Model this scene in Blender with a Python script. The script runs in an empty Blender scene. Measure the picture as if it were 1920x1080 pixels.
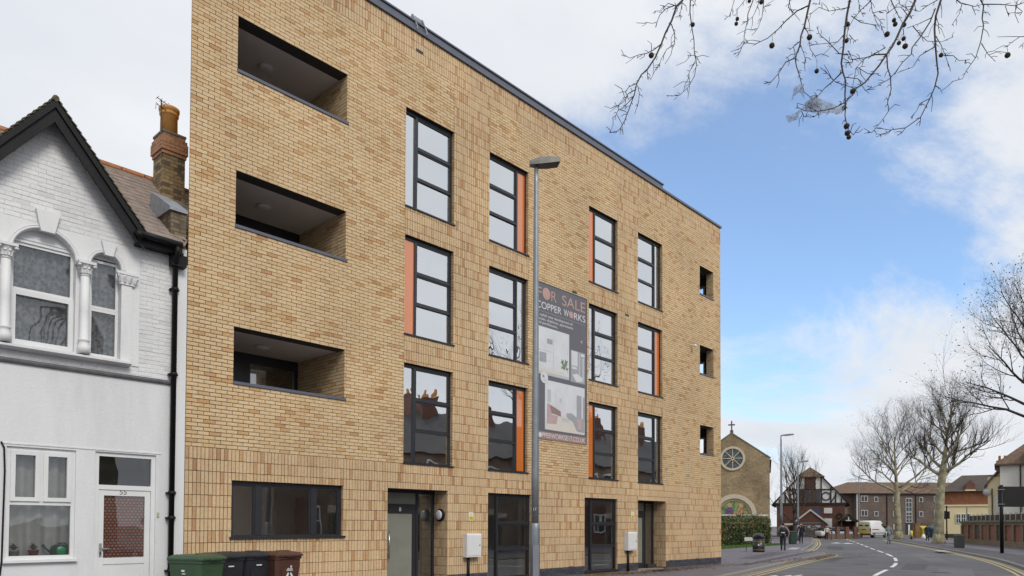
import bpy, bmesh, math, random
from mathutils import Vector, Matrix, noise as mnoise
R_ = math.radians
random.seed(7)
scene = bpy.context.scene
COL = scene.collection

# ------------------------------------------------------------------ camera
F = 1360.0
TH = math.atan(1258 / F); PITCH = math.atan(F / 53500); ROLL = R_(0.25)
CAM = Vector((-5.70, -13.5, 1.70))
f0 = Vector((math.cos(TH), math.sin(TH), 0)); r0 = Vector((math.sin(TH), -math.cos(TH), 0)); u0 = Vector((0, 0, 1))
fw = f0 * math.cos(PITCH) + u0 * math.sin(PITCH)
up = u0 * math.cos(PITCH) - f0 * math.sin(PITCH)
RV = r0 * math.cos(ROLL) + up * math.sin(ROLL)
UV = up * math.cos(ROLL) - r0 * math.sin(ROLL)
cd = bpy.data.cameras.new('camera'); cam = bpy.data.objects.new('camera', cd); COL.objects.link(cam)
cam.matrix_world = Matrix(((RV.x, UV.x, -fw.x, CAM.x), (RV.y, UV.y, -fw.y, CAM.y), (RV.z, UV.z, -fw.z, CAM.z), (0, 0, 0, 1)))
cd.sensor_width = 36; cd.lens = F / 1920 * 36; cd.shift_y = (948 - 540) / 1920
cd.clip_start = 0.1; cd.clip_end = 3000
scene.camera = cam

# ------------------------------------------------------------------ sky, sun, exposure
SUN_DIR = Vector((-0.20, -0.78, 0.72)).normalized()       # towards the sun
w = bpy.data.worlds.new('World'); scene.world = w; w.use_nodes = True
nt = w.node_tree; nt.nodes.clear()
def wn(t, **k):
    n = nt.nodes.new(t)
    for a, b in k.items(): setattr(n, a, b)
    return n
L = nt.links.new
out = wn('ShaderNodeOutputWorld'); bg = wn('ShaderNodeBackground')
sky = wn('ShaderNodeTexSky'); sky.sky_type = 'NISHITA'; sky.sun_disc = False
sky.sun_elevation = math.asin(SUN_DIR.z); sky.sun_rotation = math.atan2(SUN_DIR.x, SUN_DIR.y)
sky.air_density = 1.0; sky.dust_density = 0.2; sky.ozone_density = 1.5
tc = wn('ShaderNodeTexCoord')
sep = wn('ShaderNodeSeparateXYZ'); L(tc.outputs['Generated'], sep.inputs[0])
def mth(op, a, b=None, c=None, clamp=False):
    n = wn('ShaderNodeMath', operation=op); n.use_clamp = clamp
    for i, v in enumerate((a, b, c)):
        if v is None: continue
        if isinstance(v, (int, float)): n.inputs[i].default_value = v
        else: L(v, n.inputs[i])
    return n.outputs[0]
zc = mth('MAXIMUM', sep.outputs[2], 0.0)
den = mth('ADD', zc, 0.22)
px_ = mth('DIVIDE', sep.outputs[0], den); py_ = mth('DIVIDE', sep.outputs[1], den)
cmb = wn('ShaderNodeCombineXYZ'); L(px_, cmb.inputs[0]); L(py_, cmb.inputs[1])
n1 = wn('ShaderNodeTexNoise'); n1.inputs['Scale'].default_value = 0.95; n1.inputs['Detail'].default_value = 9; n1.inputs['Roughness'].default_value = 0.66
n1.inputs['Distortion'].default_value = 0.35
mp = wn('ShaderNodeMapping'); mp.inputs['Location'].default_value = (4.47, -.40, 0); mp.inputs['Rotation'].default_value = (0, 0, R_(35)); mp.inputs['Scale'].default_value = (1.0, 1.5, 1)
L(cmb.outputs[0], mp.inputs[0]); L(mp.outputs[0], n1.inputs['Vector'])
# broken cloud all round, with one large opening over the road
dt = wn('ShaderNodeVectorMath', operation='DOT_PRODUCT'); L(tc.outputs['Generated'], dt.inputs[0])
hole = (fw + RV * ((1470 - 960) / F) - UV * ((520 - 948) / F)).normalized(); dt.inputs[1].default_value = hole
hb_ = wn('ShaderNodeMapRange'); L(dt.outputs['Value'], hb_.inputs[0]); hb_.inputs[1].default_value = 0.91; hb_.inputs[2].default_value = 0.99; hb_.inputs[3].default_value = 0.28; hb_.inputs[4].default_value = -0.12
hz_ = wn('ShaderNodeMapRange'); L(sep.outputs[2], hz_.inputs[0]); hz_.inputs[1].default_value = 0.0; hz_.inputs[2].default_value = 0.34; hz_.inputs[3].default_value = 0.30; hz_.inputs[4].default_value = 0.0
bias = mth('ADD', hb_.outputs[0], hz_.outputs[0])
cov = mth('ADD', n1.outputs['Fac'], bias)
mr = wn('ShaderNodeMapRange', interpolation_type='SMOOTHSTEP'); L(cov, mr.inputs[0])
mr.inputs[1].default_value = 0.42; mr.inputs[2].default_value = 0.64; mr.inputs[3].default_value = 0.16; mr.inputs[4].default_value = 1.0
n2 = wn('ShaderNodeTexNoise'); n2.inputs['Scale'].default_value = 2.2; n2.inputs['Detail'].default_value = 6
L(mp.outputs[0], n2.inputs['Vector'])
cr = wn('ShaderNodeMix', data_type='RGBA'); L(n2.outputs['Fac'], cr.inputs[0])
cr.inputs[6].default_value = (0.62, 0.67, 0.74, 1); cr.inputs[7].default_value = (0.88, 0.89, 0.91, 1)
ms = wn('ShaderNodeMix', data_type='RGBA', blend_type='MULTIPLY'); ms.inputs[0].default_value = 1
L(sky.outputs[0], ms.inputs[6]); ms.inputs[7].default_value = (0.140, 0.178, 0.206, 1)
mx = wn('ShaderNodeMix', data_type='RGBA'); L(mr.outputs[0], mx.inputs[0]); L(ms.outputs[2], mx.inputs[6]); L(cr.outputs[2], mx.inputs[7])
L(mx.outputs[2], bg.inputs[0]); bg.inputs[1].default_value = 1.0
L(bg.outputs[0], out.inputs[0])
sl = bpy.data.lights.new('sun', 'SUN'); sl.energy = 1.9; sl.angle = R_(20); sl.color = (1.0, 0.95, 0.88)
so = bpy.data.objects.new('sun', sl); COL.objects.link(so); so.rotation_euler = SUN_DIR.to_track_quat('Z', 'Y').to_euler(); so.location = (-20, -40, 40)
scene.view_settings.view_transform = 'Standard'; scene.view_settings.look = 'None'
scene.view_settings.gamma = 1; scene.view_settings.exposure = 0.12; scene.view_settings.use_curve_mapping = False
scene.render.engine = 'CYCLES'
scene.cycles.max_bounces = 8; scene.cycles.transparent_max_bounces = 12; scene.cycles.caustics_reflective = False; scene.cycles.caustics_refractive = False

# ------------------------------------------------------------------ materials
MATS = {}
def new_mat(name):
    m = bpy.data.materials.new(name); m.use_nodes = True; m.node_tree.nodes.clear(); MATS[name] = m
    nt = m.node_tree
    def N(t, **k):
        n = nt.nodes.new(t)
        for a, b in k.items(): setattr(n, a, b)
        return n
    return m, N, nt.links.new
def rgba(c, k=1.0): return (min(c[0]*k, 1), min(c[1]*k, 1), min(c[2]*k, 1), 1)
def mat(name, col, rough=0.6, var=0.12, scale=3.0, bump=0.0, bscale=60.0, metal=0.0, col2=None, stain=0.0, streak=False, coat=0.0, spec=0.5):
    """principled, base colour broken up by two octaves of noise, fine relief by bump"""
    m, N, L = new_mat(name)
    o = N('ShaderNodeOutputMaterial'); p = N('ShaderNodeBsdfPrincipled'); L(p.outputs[0], o.inputs[0])
    tcn = N('ShaderNodeTexCoord'); src = tcn.outputs['Object']
    if streak:
        mpn = N('ShaderNodeMapping'); mpn.inputs['Scale'].default_value = (1, 1, 0.18); L(src, mpn.inputs[0]); src2 = mpn.outputs[0]
    else: src2 = src
    a = N('ShaderNodeTexNoise'); a.inputs['Scale'].default_value = scale; a.inputs['Detail'].default_value = 8; a.inputs['Roughness'].default_value = 0.65; L(src2, a.inputs['Vector'])
    rmp = N('ShaderNodeMapRange'); L(a.outputs['Fac'], rmp.inputs[0]); rmp.inputs[1].default_value = 0.3; rmp.inputs[2].default_value = 0.7
    mx = N('ShaderNodeMix', data_type='RGBA'); L(rmp.outputs[0], mx.inputs[0])
    mx.inputs[6].default_value = rgba(col, 1 - var); mx.inputs[7].default_value = rgba(col2 or col, 1 + var)
    last = mx.outputs[2]
    if stain:
        b = N('ShaderNodeTexNoise'); b.inputs['Scale'].default_value = scale * 0.37; b.inputs['Detail'].default_value = 10; b.inputs['Roughness'].default_value = 0.75; L(src2, b.inputs['Vector'])
        r2 = N('ShaderNodeMapRange'); L(b.outputs['Fac'], r2.inputs[0]); r2.inputs[1].default_value = 0.52; r2.inputs[2].default_value = 0.78; r2.inputs[4].default_value = stain
        m2 = N('ShaderNodeMix', data_type='RGBA', blend_type='MULTIPLY'); L(r2.outputs[0], m2.inputs[0]); L(last, m2.inputs[6]); m2.inputs[7].default_value = (0.35, 0.32, 0.28, 1)
        last = m2.outputs[2]
    L(last, p.inputs['Base Color'])
    p.inputs['Roughness'].default_value = rough; p.inputs['Metallic'].default_value = metal; p.inputs['Specular IOR Level'].default_value = spec
    if coat: p.inputs['Coat Weight'].default_value = coat; p.inputs['Coat Roughness'].default_value = 0.08
    if bump:
        c = N('ShaderNodeTexNoise'); c.inputs['Scale'].default_value = bscale; c.inputs['Detail'].default_value = 6; L(src, c.inputs['Vector'])
        bp = N('ShaderNodeBump'); bp.inputs['Strength'].default_value = bump; bp.inputs['Distance'].default_value = 0.02; L(c.outputs['Fac'], bp.inputs['Height']); L(bp.outputs[0], p.inputs['Normal'])
    return m
def ramp_mat(name, stops, source, rough=0.85, nscale=22.0, nvar=0.20, bump=0.45, bscale=70.0, dark=0.0):
    """a brick: its own colour from a per-piece random number, mottled by noise, creased by bump"""
    m, N, L = new_mat(name)
    o = N('ShaderNodeOutputMaterial'); p = N('ShaderNodeBsdfPrincipled'); L(p.outputs[0], o.inputs[0])
    if source == 'island': g = N('ShaderNodeNewGeometry'); rnd = g.outputs['Random Per Island']
    else: g = N('ShaderNodeObjectInfo'); rnd = g.outputs['Random']
    cr = N('ShaderNodeValToRGB'); L(rnd, cr.inputs[0]); e = cr.color_ramp.elements
    cr.color_ramp.interpolation = 'LINEAR'
    while len(e) < len(stops): e.new(0.5)
    for i, (pos, c) in enumerate(stops): e[i].position = pos; e[i].color = rgba(c)
    gm = N('ShaderNodeNewGeometry')
    a = N('ShaderNodeTexNoise'); a.inputs['Scale'].default_value = nscale; a.inputs['Detail'].default_value = 6; a.inputs['Roughness'].default_value = 0.7; L(gm.outputs['Position'], a.inputs['Vector'])
    r = N('ShaderNodeMapRange'); L(a.outputs['Fac'], r.inputs[0]); r.inputs[1].default_value = 0.3; r.inputs[2].default_value = 0.7; r.inputs[3].default_value = 1 - nvar; r.inputs[4].default_value = 1 + nvar * 0.6
    b = N('ShaderNodeTexNoise'); b.inputs['Scale'].default_value = 0.55; b.inputs['Detail'].default_value = 5; L(gm.outputs['Position'], b.inputs['Vector'])
    r2 = N('ShaderNodeMapRange'); L(b.outputs['Fac'], r2.inputs[0]); r2.inputs[1].default_value = 0.3; r2.inputs[2].default_value = 0.7; r2.inputs[3].default_value = 0.86; r2.inputs[4].default_value = 1.09
    mm = N('ShaderNodeMath', operation='MULTIPLY'); L(r.outputs[0], mm.inputs[0]); L(r2.outputs[0], mm.inputs[1])
    mx = N('ShaderNodeVectorMath', operation='SCALE'); L(cr.outputs[0], mx.inputs[0]); L(mm.outputs[0], mx.inputs['Scale'])
    L(mx.outputs[0], p.inputs['Base Color']); p.inputs['Roughness'].default_value = rough
    c = N('ShaderNodeTexNoise'); c.inputs['Scale'].default_value = bscale; c.inputs['Detail'].default_value = 5; L(gm.outputs['Position'], c.inputs['Vector'])
    bp = N('ShaderNodeBump'); bp.inputs['Strength'].default_value = bump; bp.inputs['Distance'].default_value = 0.01; L(c.outputs['Fac'], bp.inputs['Height']); L(bp.outputs[0], p.inputs['Normal'])
    return m
def tex_brick(name, c1, c2, mortar, bw=0.225, bh=0.075, msize=0.012, axis='xz', rot=0.0, stain=0.3):
    """brickwork too far away for its pieces to be told apart"""
    m, N, L = new_mat(name)
    o = N('ShaderNodeOutputMaterial'); p = N('ShaderNodeBsdfPrincipled'); L(p.outputs[0], o.inputs[0])
    g = N('ShaderNodeNewGeometry'); s = N('ShaderNodeSeparateXYZ'); L(g.outputs['Position'], s.inputs[0])
    ad = N('ShaderNodeMath', operation='MULTIPLY_ADD'); L(s.outputs[1], ad.inputs[0]); ad.inputs[1].default_value = 1.37; L(s.outputs[0], ad.inputs[2])
    cb = N('ShaderNodeCombineXYZ'); L(ad.outputs[0], cb.inputs[0]); L(s.outputs[2], cb.inputs[1])
    t = N('ShaderNodeTexBrick'); L(cb.outputs[0], t.inputs['Vector']); t.inputs['Scale'].default_value = 1
    t.inputs['Brick Width'].default_value = bw; t.inputs['Row Height'].default_value = bh; t.inputs['Mortar Size'].default_value = msize
    t.inputs['Color1'].default_value = rgba(c1); t.inputs['Color2'].default_value = rgba(c2); t.inputs['Mortar'].default_value = rgba(mortar)
    b = N('ShaderNodeTexNoise'); b.inputs['Scale'].default_value = 0.5; b.inputs['Detail'].default_value = 9; b.inputs['Roughness'].default_value = 0.7; L(g.outputs['Position'], b.inputs['Vector'])
    r2 = N('ShaderNodeMapRange'); L(b.outputs['Fac'], r2.inputs[0]); r2.inputs[1].default_value = 0.35; r2.inputs[2].default_value = 0.7; r2.inputs[3].default_value = 1 + stain * .3; r2.inputs[4].default_value = 1 - stain
    b3 = N('ShaderNodeTexNoise'); b3.inputs['Scale'].default_value = 9; b3.inputs['Detail'].default_value = 4; L(g.outputs['Position'], b3.inputs['Vector'])
    r3 = N('ShaderNodeMapRange'); L(b3.outputs['Fac'], r3.inputs[0]); r3.inputs[1].default_value = 0.3; r3.inputs[2].default_value = 0.7; r3.inputs[3].default_value = 0.7; r3.inputs[4].default_value = 1.3
    mm = N('ShaderNodeMath', operation='MULTIPLY'); L(r2.outputs[0], mm.inputs[0]); L(r3.outputs[0], mm.inputs[1])
    sc = N('ShaderNodeVectorMath', operation='SCALE'); L(t.outputs['Color'], sc.inputs[0]); L(mm.outputs[0], sc.inputs['Scale'])
    L(sc.outputs[0], p.inputs['Base Color']); p.inputs['Roughness'].default_value = 0.9
    return m
def glass_mat(name, refl=0.35, tint=(0.75, 0.78, 0.78), wav=0.02, rough=0.0):
    m, N, L = new_mat(name)
    o = N('ShaderNodeOutputMaterial'); t = N('ShaderNodeBsdfTransparent'); t.inputs[0].default_value = rgba(tint)
    gl = N('ShaderNodeBsdfGlossy'); gl.inputs['Roughness'].default_value = rough; gl.inputs['Color'].default_value = (0.97, 0.985, 1, 1)
    fr = N('ShaderNodeFresnel'); fr.inputs[0].default_value = 1.52
    mr = N('ShaderNodeMapRange'); L(fr.outputs[0], mr.inputs[0]); mr.inputs[1].default_value = 0.04; mr.inputs[2].default_value = 1.0; mr.inputs[3].default_value = refl; mr.inputs[4].default_value = 1.0
    mx = N('ShaderNodeMixShader'); L(mr.outputs[0], mx.inputs[0]); L(t.outputs[0], mx.inputs[1]); L(gl.outputs[0], mx.inputs[2]); L(mx.outputs[0], o.inputs[0])
    g = N('ShaderNodeNewGeometry'); n = N('ShaderNodeTexNoise'); n.inputs['Scale'].default_value = 1.6; n.inputs['Detail'].default_value = 1; L(g.outputs['Position'], n.inputs['Vector'])
    b = N('ShaderNodeBump'); b.inputs['Strength'].default_value = wav; b.inputs['Distance'].default_value = 0.1; L(n.outputs['Fac'], b.inputs['Height']); L(b.outputs[0], gl.inputs['Normal'])
    return m

BUFF = [(0.0, (.665, .495, .295)), (0.25, (.63, .46, .265)), (0.5, (.645, .475, .28)), (0.70, (.60, .42, .225)), (0.82, (.615, .44, .25)), (0.90, (.56, .37, .185)), (0.97, (.52, .31, .145)), (1.0, (.46, .26, .12))]
BUFF2 = [(0.0, (.64, .47, .28)), (0.3, (.60, .43, .25)), (0.6, (.62, .45, .265)), (0.76, (.58, .40, .225)), (0.86, (.55, .365, .20)), (0.95, (.50, .30, .15)), (1.0, (.44, .23, .11))]
brick_o = ramp_mat('buff_brick_single', BUFF, 'object'); brick_i = ramp_mat('buff_brick', BUFF, 'island')
soldier_o = ramp_mat('buff_soldier_single', BUFF2, 'object'); soldier_i = ramp_mat('buff_soldier', BUFF2, 'island')
WHT = [(0, (.68, .685, .69)), (.5, (.72, .725, .73)), (.85, (.70, .70, .70)), (1, (.62, .62, .61))]
wbrick_o = ramp_mat('painted_brick_single', WHT, 'object', rough=.6, nvar=.08, bump=.5, bscale=35); wbrick_i = ramp_mat('painted_brick', WHT, 'island', rough=.6, nvar=.08, bump=.5, bscale=35)
BLUE = [(0, (.045, .05, .065)), (.5, (.06, .065, .08)), (1, (.085, .085, .095))]
ebrick_i = ramp_mat('engineering_brick', BLUE, 'island', rough=.5)
STOCK = [(0, (.16, .12, .07)), (.3, (.30, .22, .11)), (.55, (.36, .26, .12)), (.75, (.20, .14, .08)), (1, (.09, .07, .05))]
stock_o = ramp_mat('stock_brick', STOCK, 'object', nvar=.4)
REDB = [(0, (.38, .20, .11)), (.5, (.42, .22, .12)), (1, (.26, .14, .08))]
red_o = ramp_mat('red_brick', REDB, 'object', nvar=.3)
M = dict(
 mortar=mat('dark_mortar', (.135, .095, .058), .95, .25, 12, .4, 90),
 wmortar=mat('painted_joint', (.60, .60, .59), .8, .2, 5, .4, 60, stain=.75),
 frame=mat('anthracite_aluminium', (.024, .025, .030), .35, .1, 3),
 sill=mat('grey_metal_sill', (.10, .108, .14), .4, .1, 3),
 coping=mat('coping_metal', (.12, .13, .165), .35, .12, 2, 0, 60, .3),
 glass=glass_mat('window_glass', .72, (.9, .92, .92), .05),
 glass_dark=glass_mat('ground_glass', .30, (.92, .94, .92)),
 house_glass=glass_mat('house_glass', .11, (.85, .87, .88), .05),
 far_glass=glass_mat('far_glass', .25, (.5, .5, .5)),
 frost=mat('frosted_glass', (.22, .225, .19), .28, .12, 2.0),
 room=mat('room_paint', (.72, .71, .68), .8, .04, 1), floor=mat('room_floor', (.22, .17, .12), .6, .1, 2),
 soffit=mat('soffit_board', (.70, .64, .60), .8, .05, 1), soffit_dark=mat('soffit_trim', (.035, .033, .033), .6, .1, 3),
 white_trim=mat('white_plastic', (.68, .69, .69), .35, .04, 2, stain=.12),
 stucco=mat('painted_stucco', (.68, .685, .69), .6, .06, 2.5, .2, 30, stain=.36, streak=True),
 render=mat('smooth_render', (.66, .67, .68), .6, .05, 1.6, .2, 25, stain=.34, streak=True),
 black_paint=mat('black_paint', (.009, .009, .010), .5, .3, 4, .2, 30, spec=.22),
 grey_band=mat('grey_band', (.10, .10, .105), .7, .3, 6, .3, 40),
 roof_tile=mat('grey_roof_tile', (.20, .16, .135), .8, .25, 5, .3, 60, col2=(.24, .19, .16)),
 ridge=mat('terracotta_ridge', (.34, .14, .06), .8, .25, 8, .3, 50),
 terracotta=mat('terracotta_pot', (.66, .33, .10), .7, .18, 6, .3, 40, stain=.35),
 lead=mat('lead_sheet', (.26, .28, .31), .5, .25, 6, .3, 20, .2),
 net=None, steel=mat('brushed_steel', (.6, .6, .58), .25, .05, 5, 0, 60, 1.0),
 galv=mat('galvanised_steel', (.25, .275, .30), .42, .12, 9, .1, 60, .55, stain=.2),
 lamp_dark=mat('lamp_housing', (.05, .05, .045), .5, .3, 8), lamp_grey=mat('lamp_top', (.17, .165, .15), .5, .15, 6),
 asphalt=mat('asphalt', (.098, .096, .102), .8, .18, .8, .6, 160, col2=(.125, .121, .126), stain=.4),
 pave=mat('pavement_tarmac', (.145, .132, .152), .82, .16, 1.5, .5, 140, stain=.3),
 ground=mat('outer_ground', (.11, .105, .09), .9, .2, .4),
 kerb=mat('kerb_stone', (.22, .205, .185), .85, .18, 7, .3, 80, stain=.3),
 yellow_line=mat('yellow_line_paint', (.50, .40, .16), .75, .15, 14, .2, 80, stain=.35),
 white_line=mat('white_line_paint', (.66, .66, .64), .7, .1, 14, .2, 80, stain=.3),
 grass=mat('grass', (.075, .16, .022), .9, .35, 9), 
 bark=mat('twig_bark', (.044, .033, .026), .9, .3, 6),
 plane=mat('plane_bark', (.13, .11, .065), .9, .15, 1.6, .4, 14, col2=(.38, .35, .23)),
 dark_bark=mat('dark_bark', (.055, .042, .034), .9, .3, 6),
)
def panel_glass(name, col, refl):
    m, N, L = new_mat(name)
    o = N('ShaderNodeOutputMaterial'); d = N('ShaderNodeBsdfDiffuse'); d.inputs[0].default_value = rgba(col); gl = N('ShaderNodeBsdfGlossy'); gl.inputs['Roughness'].default_value = .03
    fr = N('ShaderNodeFresnel'); fr.inputs[0].default_value = 1.52; mr = N('ShaderNodeMapRange'); L(fr.outputs[0], mr.inputs[0]); mr.inputs[1].default_value = .04; mr.inputs[2].default_value = 1; mr.inputs[3].default_value = refl; mr.inputs[4].default_value = 1
    mx = N('ShaderNodeMixShader'); L(mr.outputs[0], mx.inputs[0]); L(d.outputs[0], mx.inputs[1]); L(gl.outputs[0], mx.inputs[2]); L(mx.outputs[0], o.inputs[0])
    return m
M['orange'] = panel_glass('orange_glass_panel', (.66, .18, .03), .20)
def mottle(name, cols, scale=5.0, rough=.7):
    m, N, L = new_mat(name)
    o = N('ShaderNodeOutputMaterial'); p = N('ShaderNodeBsdfPrincipled'); L(p.outputs[0], o.inputs[0])
    g = N('ShaderNodeTexCoord'); v = N('ShaderNodeTexVoronoi'); v.inputs['Scale'].default_value = scale; L(g.outputs['Object'], v.inputs['Vector'])
    s = N('ShaderNodeSeparateColor'); L(v.outputs['Color'], s.inputs[0])
    cr = N('ShaderNodeValToRGB'); cr.color_ramp.interpolation = 'CONSTANT'; e = cr.color_ramp.elements
    while len(e) < len(cols): e.new(.5)
    for i, c in enumerate(cols): e[i].position = i / len(cols); e[i].color = rgba(c)
    L(s.outputs[0], cr.inputs[0]); L(cr.outputs[0], p.inputs['Base Color']); p.inputs['Roughness'].default_value = rough
    return m

# ------------------------------------------------------------------ mesh helpers
class MB:
    def __init__(s): s.v = []; s.f = []; s.m = []; s.M = None; s.mi = 0
    def add(s, vs, fs):
        b = len(s.v)
        if s.M is not None: vs = [s.M @ Vector(p) for p in vs]
        s.v += [tuple(p) for p in vs]; s.f += [tuple(i + b for i in f) for f in fs]; s.m += [s.mi] * len(fs)
        return s
    def box(s, x0, x1, y0, y1, z0, z1):
        return s.add([(x0, y0, z0), (x1, y0, z0), (x1, y1, z0), (x0, y1, z0), (x0, y0, z1), (x1, y0, z1), (x1, y1, z1), (x0, y1, z1)],
                     [(0, 3, 2, 1), (4, 5, 6, 7), (0, 1, 5, 4), (1, 2, 6, 5), (2, 3, 7, 6), (3, 0, 4, 7)])
    def quad(s, a, b, c, d): return s.add([a, b, c, d], [(0, 1, 2, 3)])
    def poly(s, pts): return s.add(pts, [tuple(range(len(pts)))])
    def prism(s, pts, d):
        """polygon pts (3-D) swept by vector d"""
        n = len(pts); d = Vector(d); a = [Vector(p) for p in pts]
        return s.add(a + [p + d for p in a], [tuple(range(n - 1, -1, -1)), tuple(range(n, 2 * n))] + [(i, (i + 1) % n, n + (i + 1) % n, n + i) for i in range(n)])
    def tube(s, pts, rad, n=6, cap=True):
        P = [Vector(p) for p in pts]; k = len(P)
        if not hasattr(rad, '__len__'): rad = [rad] * k
        vs = []; t0 = (P[1] - P[0]).normalized(); ref = Vector((0, 0, 1)) if abs(t0.z) < .9 else Vector((1, 0, 0))
        x = t0.cross(ref).normalized()
        for i in range(k):
            t = (P[min(i + 1, k - 1)] - P[max(i - 1, 0)])
            if t.length < 1e-9: t = t0
            t = t.normalized(); x = (x - t * x.dot(t))
            if x.length < 1e-6: x = t.cross(Vector((1, .3, .2)))
            x.normalize(); y = t.cross(x)
            for j in range(n):
                a = 2 * math.pi * j / n; vs.append(P[i] + (x * math.cos(a) + y * math.sin(a)) * rad[i])
        fs = [(i * n + j, i * n + (j + 1) % n, (i + 1) * n + (j + 1) % n, (i + 1) * n + j) for i in range(k - 1) for j in range(n)]
        if cap: fs += [tuple(range(n - 1, -1, -1)), tuple((k - 1) * n + j for j in range(n))]
        return s.add(vs, fs)
    def lathe(s, c, prof, n=16, axis='z'):
        vs = []; c = Vector(c)
        for r, h in prof:
            for j in range(n):
                a = 2 * math.pi * j / n; q = (r * math.cos(a), r * math.sin(a), h)
                if axis == 'y': q = (q[0], q[2], q[1])
                if axis == 'x': q = (q[2], q[0], q[1])
                vs.append(c + Vector(q))
        k = len(prof)
        fs = [(i * n + j, i * n + (j + 1) % n, (i + 1) * n + (j + 1) % n, (i + 1) * n + j) for i in range(k - 1) for j in range(n)]
        fs += [tuple(range(n - 1, -1, -1)), tuple((k - 1) * n + j for j in range(n))]
        return s.add(vs, fs)
    def build(s, name, mats, parent=None, smooth=False, loc=None):
        """world-space vertices; the object's origin is its thing's base"""
        o = Vector(loc) if loc is not None else (root_loc(parent) if parent else Vector((0, 0, 0)))
        me = bpy.data.meshes.new(name)
        me.from_pydata([(p[0] - o.x, p[1] - o.y, p[2] - o.z) for p in s.v], [], s.f)
        if not isinstance(mats, (list, tuple)): mats = [mats]
        for m in mats: me.materials.append(m)
        if len(mats) > 1: me.polygons.foreach_set('material_index', s.m)
        if smooth: me.polygons.foreach_set('use_smooth', [True] * len(me.polygons))
        ob = bpy.data.objects.new(name, me); COL.objects.link(ob)
        if parent: ob.parent = parent
        else: ob.location = o
        return ob
ROOT = {}
def root_loc(o):
    while o.parent: o = o.parent
    return Vector(o.location)
def thing(name, loc, label, cat, group=None):
    o = bpy.data.objects.new(name, None); COL.objects.link(o); o.location = loc; o.empty_display_size = .2
    return tag(o, label, cat, group)
def tag(o, label, cat, group=None):
    o['label'] = label; o['category'] = cat
    if group: o['group'] = group
    return o
def struct(o): o['kind'] = 'structure'; return o
def stuff(o): o['kind'] = 'stuff'; return o
def part(name, m, parent, *boxes, smooth=False):
    b = MB()
    for q in boxes: b.box(*q)
    return b.build(name, m, parent, smooth)
def frame_mat(o, a, n):
    """local x = a (along), y = -n (into), z = up, at o"""
    a = Vector(a).normalized(); n = Vector(n).normalized(); z = Vector((0, 0, 1)); y = -n
    return Matrix(((a.x, y.x, 0, o[0]), (a.y, y.y, 0, o[1]), (0, 0, 1, o[2]), (0, 0, 0, 1)))
def text(name, s, size, m, parent, origin, width=None, ydir=(0, 0, 1), xdir=(1, 0, 0), thick=0.002):
    c = bpy.data.curves.new(name, 'FONT'); c.body = s; c.size = size; c.extrude = thick
    t = bpy.data.objects.new(name, c); COL.objects.link(t)
    dg = bpy.context.evaluated_depsgraph_get(); dg.update()
    me = bpy.data.meshes.new_from_object(t.evaluated_get(dg)); bpy.data.objects.remove(t)
    xs = [v.co.x for v in me.vertices]; wid = max(xs) - min(xs); x0 = min(xs)
    k = width / wid if width else 1
    X = Vector(xdir).normalized(); Y = Vector(ydir).normalized(); Z = X.cross(Y)
    rl = root_loc(parent) if parent else Vector((0, 0, 0)); O = Vector(origin)
    for v in me.vertices: v.co = O + X * ((v.co.x - x0) * k) + Y * v.co.y + Z * v.co.z - rl
    me.materials.clear(); me.materials.append(m)
    ob = bpy.data.objects.new(name, me); COL.objects.link(ob); ob.parent = parent
    return ob
def cut(rect, holes):
    out = [rect]
    for h in holes:
        nx = []
        for r in out:
            if r[1] <= h[0] + 1e-6 or r[0] >= h[1] - 1e-6 or r[3] <= h[2] + 1e-6 or r[2] >= h[3] - 1e-6: nx.append(r); continue
            if r[0] < h[0]: nx.append((r[0], h[0], r[2], r[3]))
            if r[1] > h[1]: nx.append((h[1], r[1], r[2], r[3]))
            a, b = max(r[0], h[0]), min(r[1], h[1])
            if r[2] < h[2]: nx.append((a, b, r[2], h[2]))
            if r[3] > h[3]: nx.append((a, b, h[3], r[3]))
        out = nx
        if not out: break
    return [r for r in out if r[1] - r[0] > .018 and r[3] - r[2] > .018]
def catmull(P, step=.5):
    P = [Vector(p) for p in P]; out = []
    for i in range(len(P) - 1):
        a, b, c, d = P[max(i - 1, 0)], P[i], P[i + 1], P[min(i + 2, len(P) - 1)]
        n = max(2, int((c - b).length / step))
        for j in range(n):
            t = j / n; out.append(.5 * ((2 * b) + (c - a) * t + (2 * a - 5 * b + 4 * c - d) * t * t + (3 * b - a - 3 * c + d) * t ** 3))
    out.append(P[-1]); return out
def offset(P, d):
    out = []
    for i, p in enumerate(P):
        t = (P[min(i + 1, len(P) - 1)] - P[max(i - 1, 0)]).normalized(); out.append(p + Vector((-t.y, t.x, 0)) * d)
    return out
def arclen(P):
    s = [0]
    for i in range(1, len(P)): s.append(s[-1] + (P[i] - P[i - 1]).length)
    return s
def at_s(P, S, s):
    for i in range(1, len(P)):
        if S[i] >= s:
            t = (s - S[i - 1]) / max(S[i] - S[i - 1], 1e-9); return P[i - 1].lerp(P[i], t), (P[i] - P[i - 1]).normalized()
    return P[-1].copy(), (P[-1] - P[-2]).normalized()
def at(x, D):
    """a point on the ground plane seen in direction x (picture column) at depth D"""
    return CAM.xy.to_3d() + D * (f0 + r0 * ((x - 960) / F))

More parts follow.
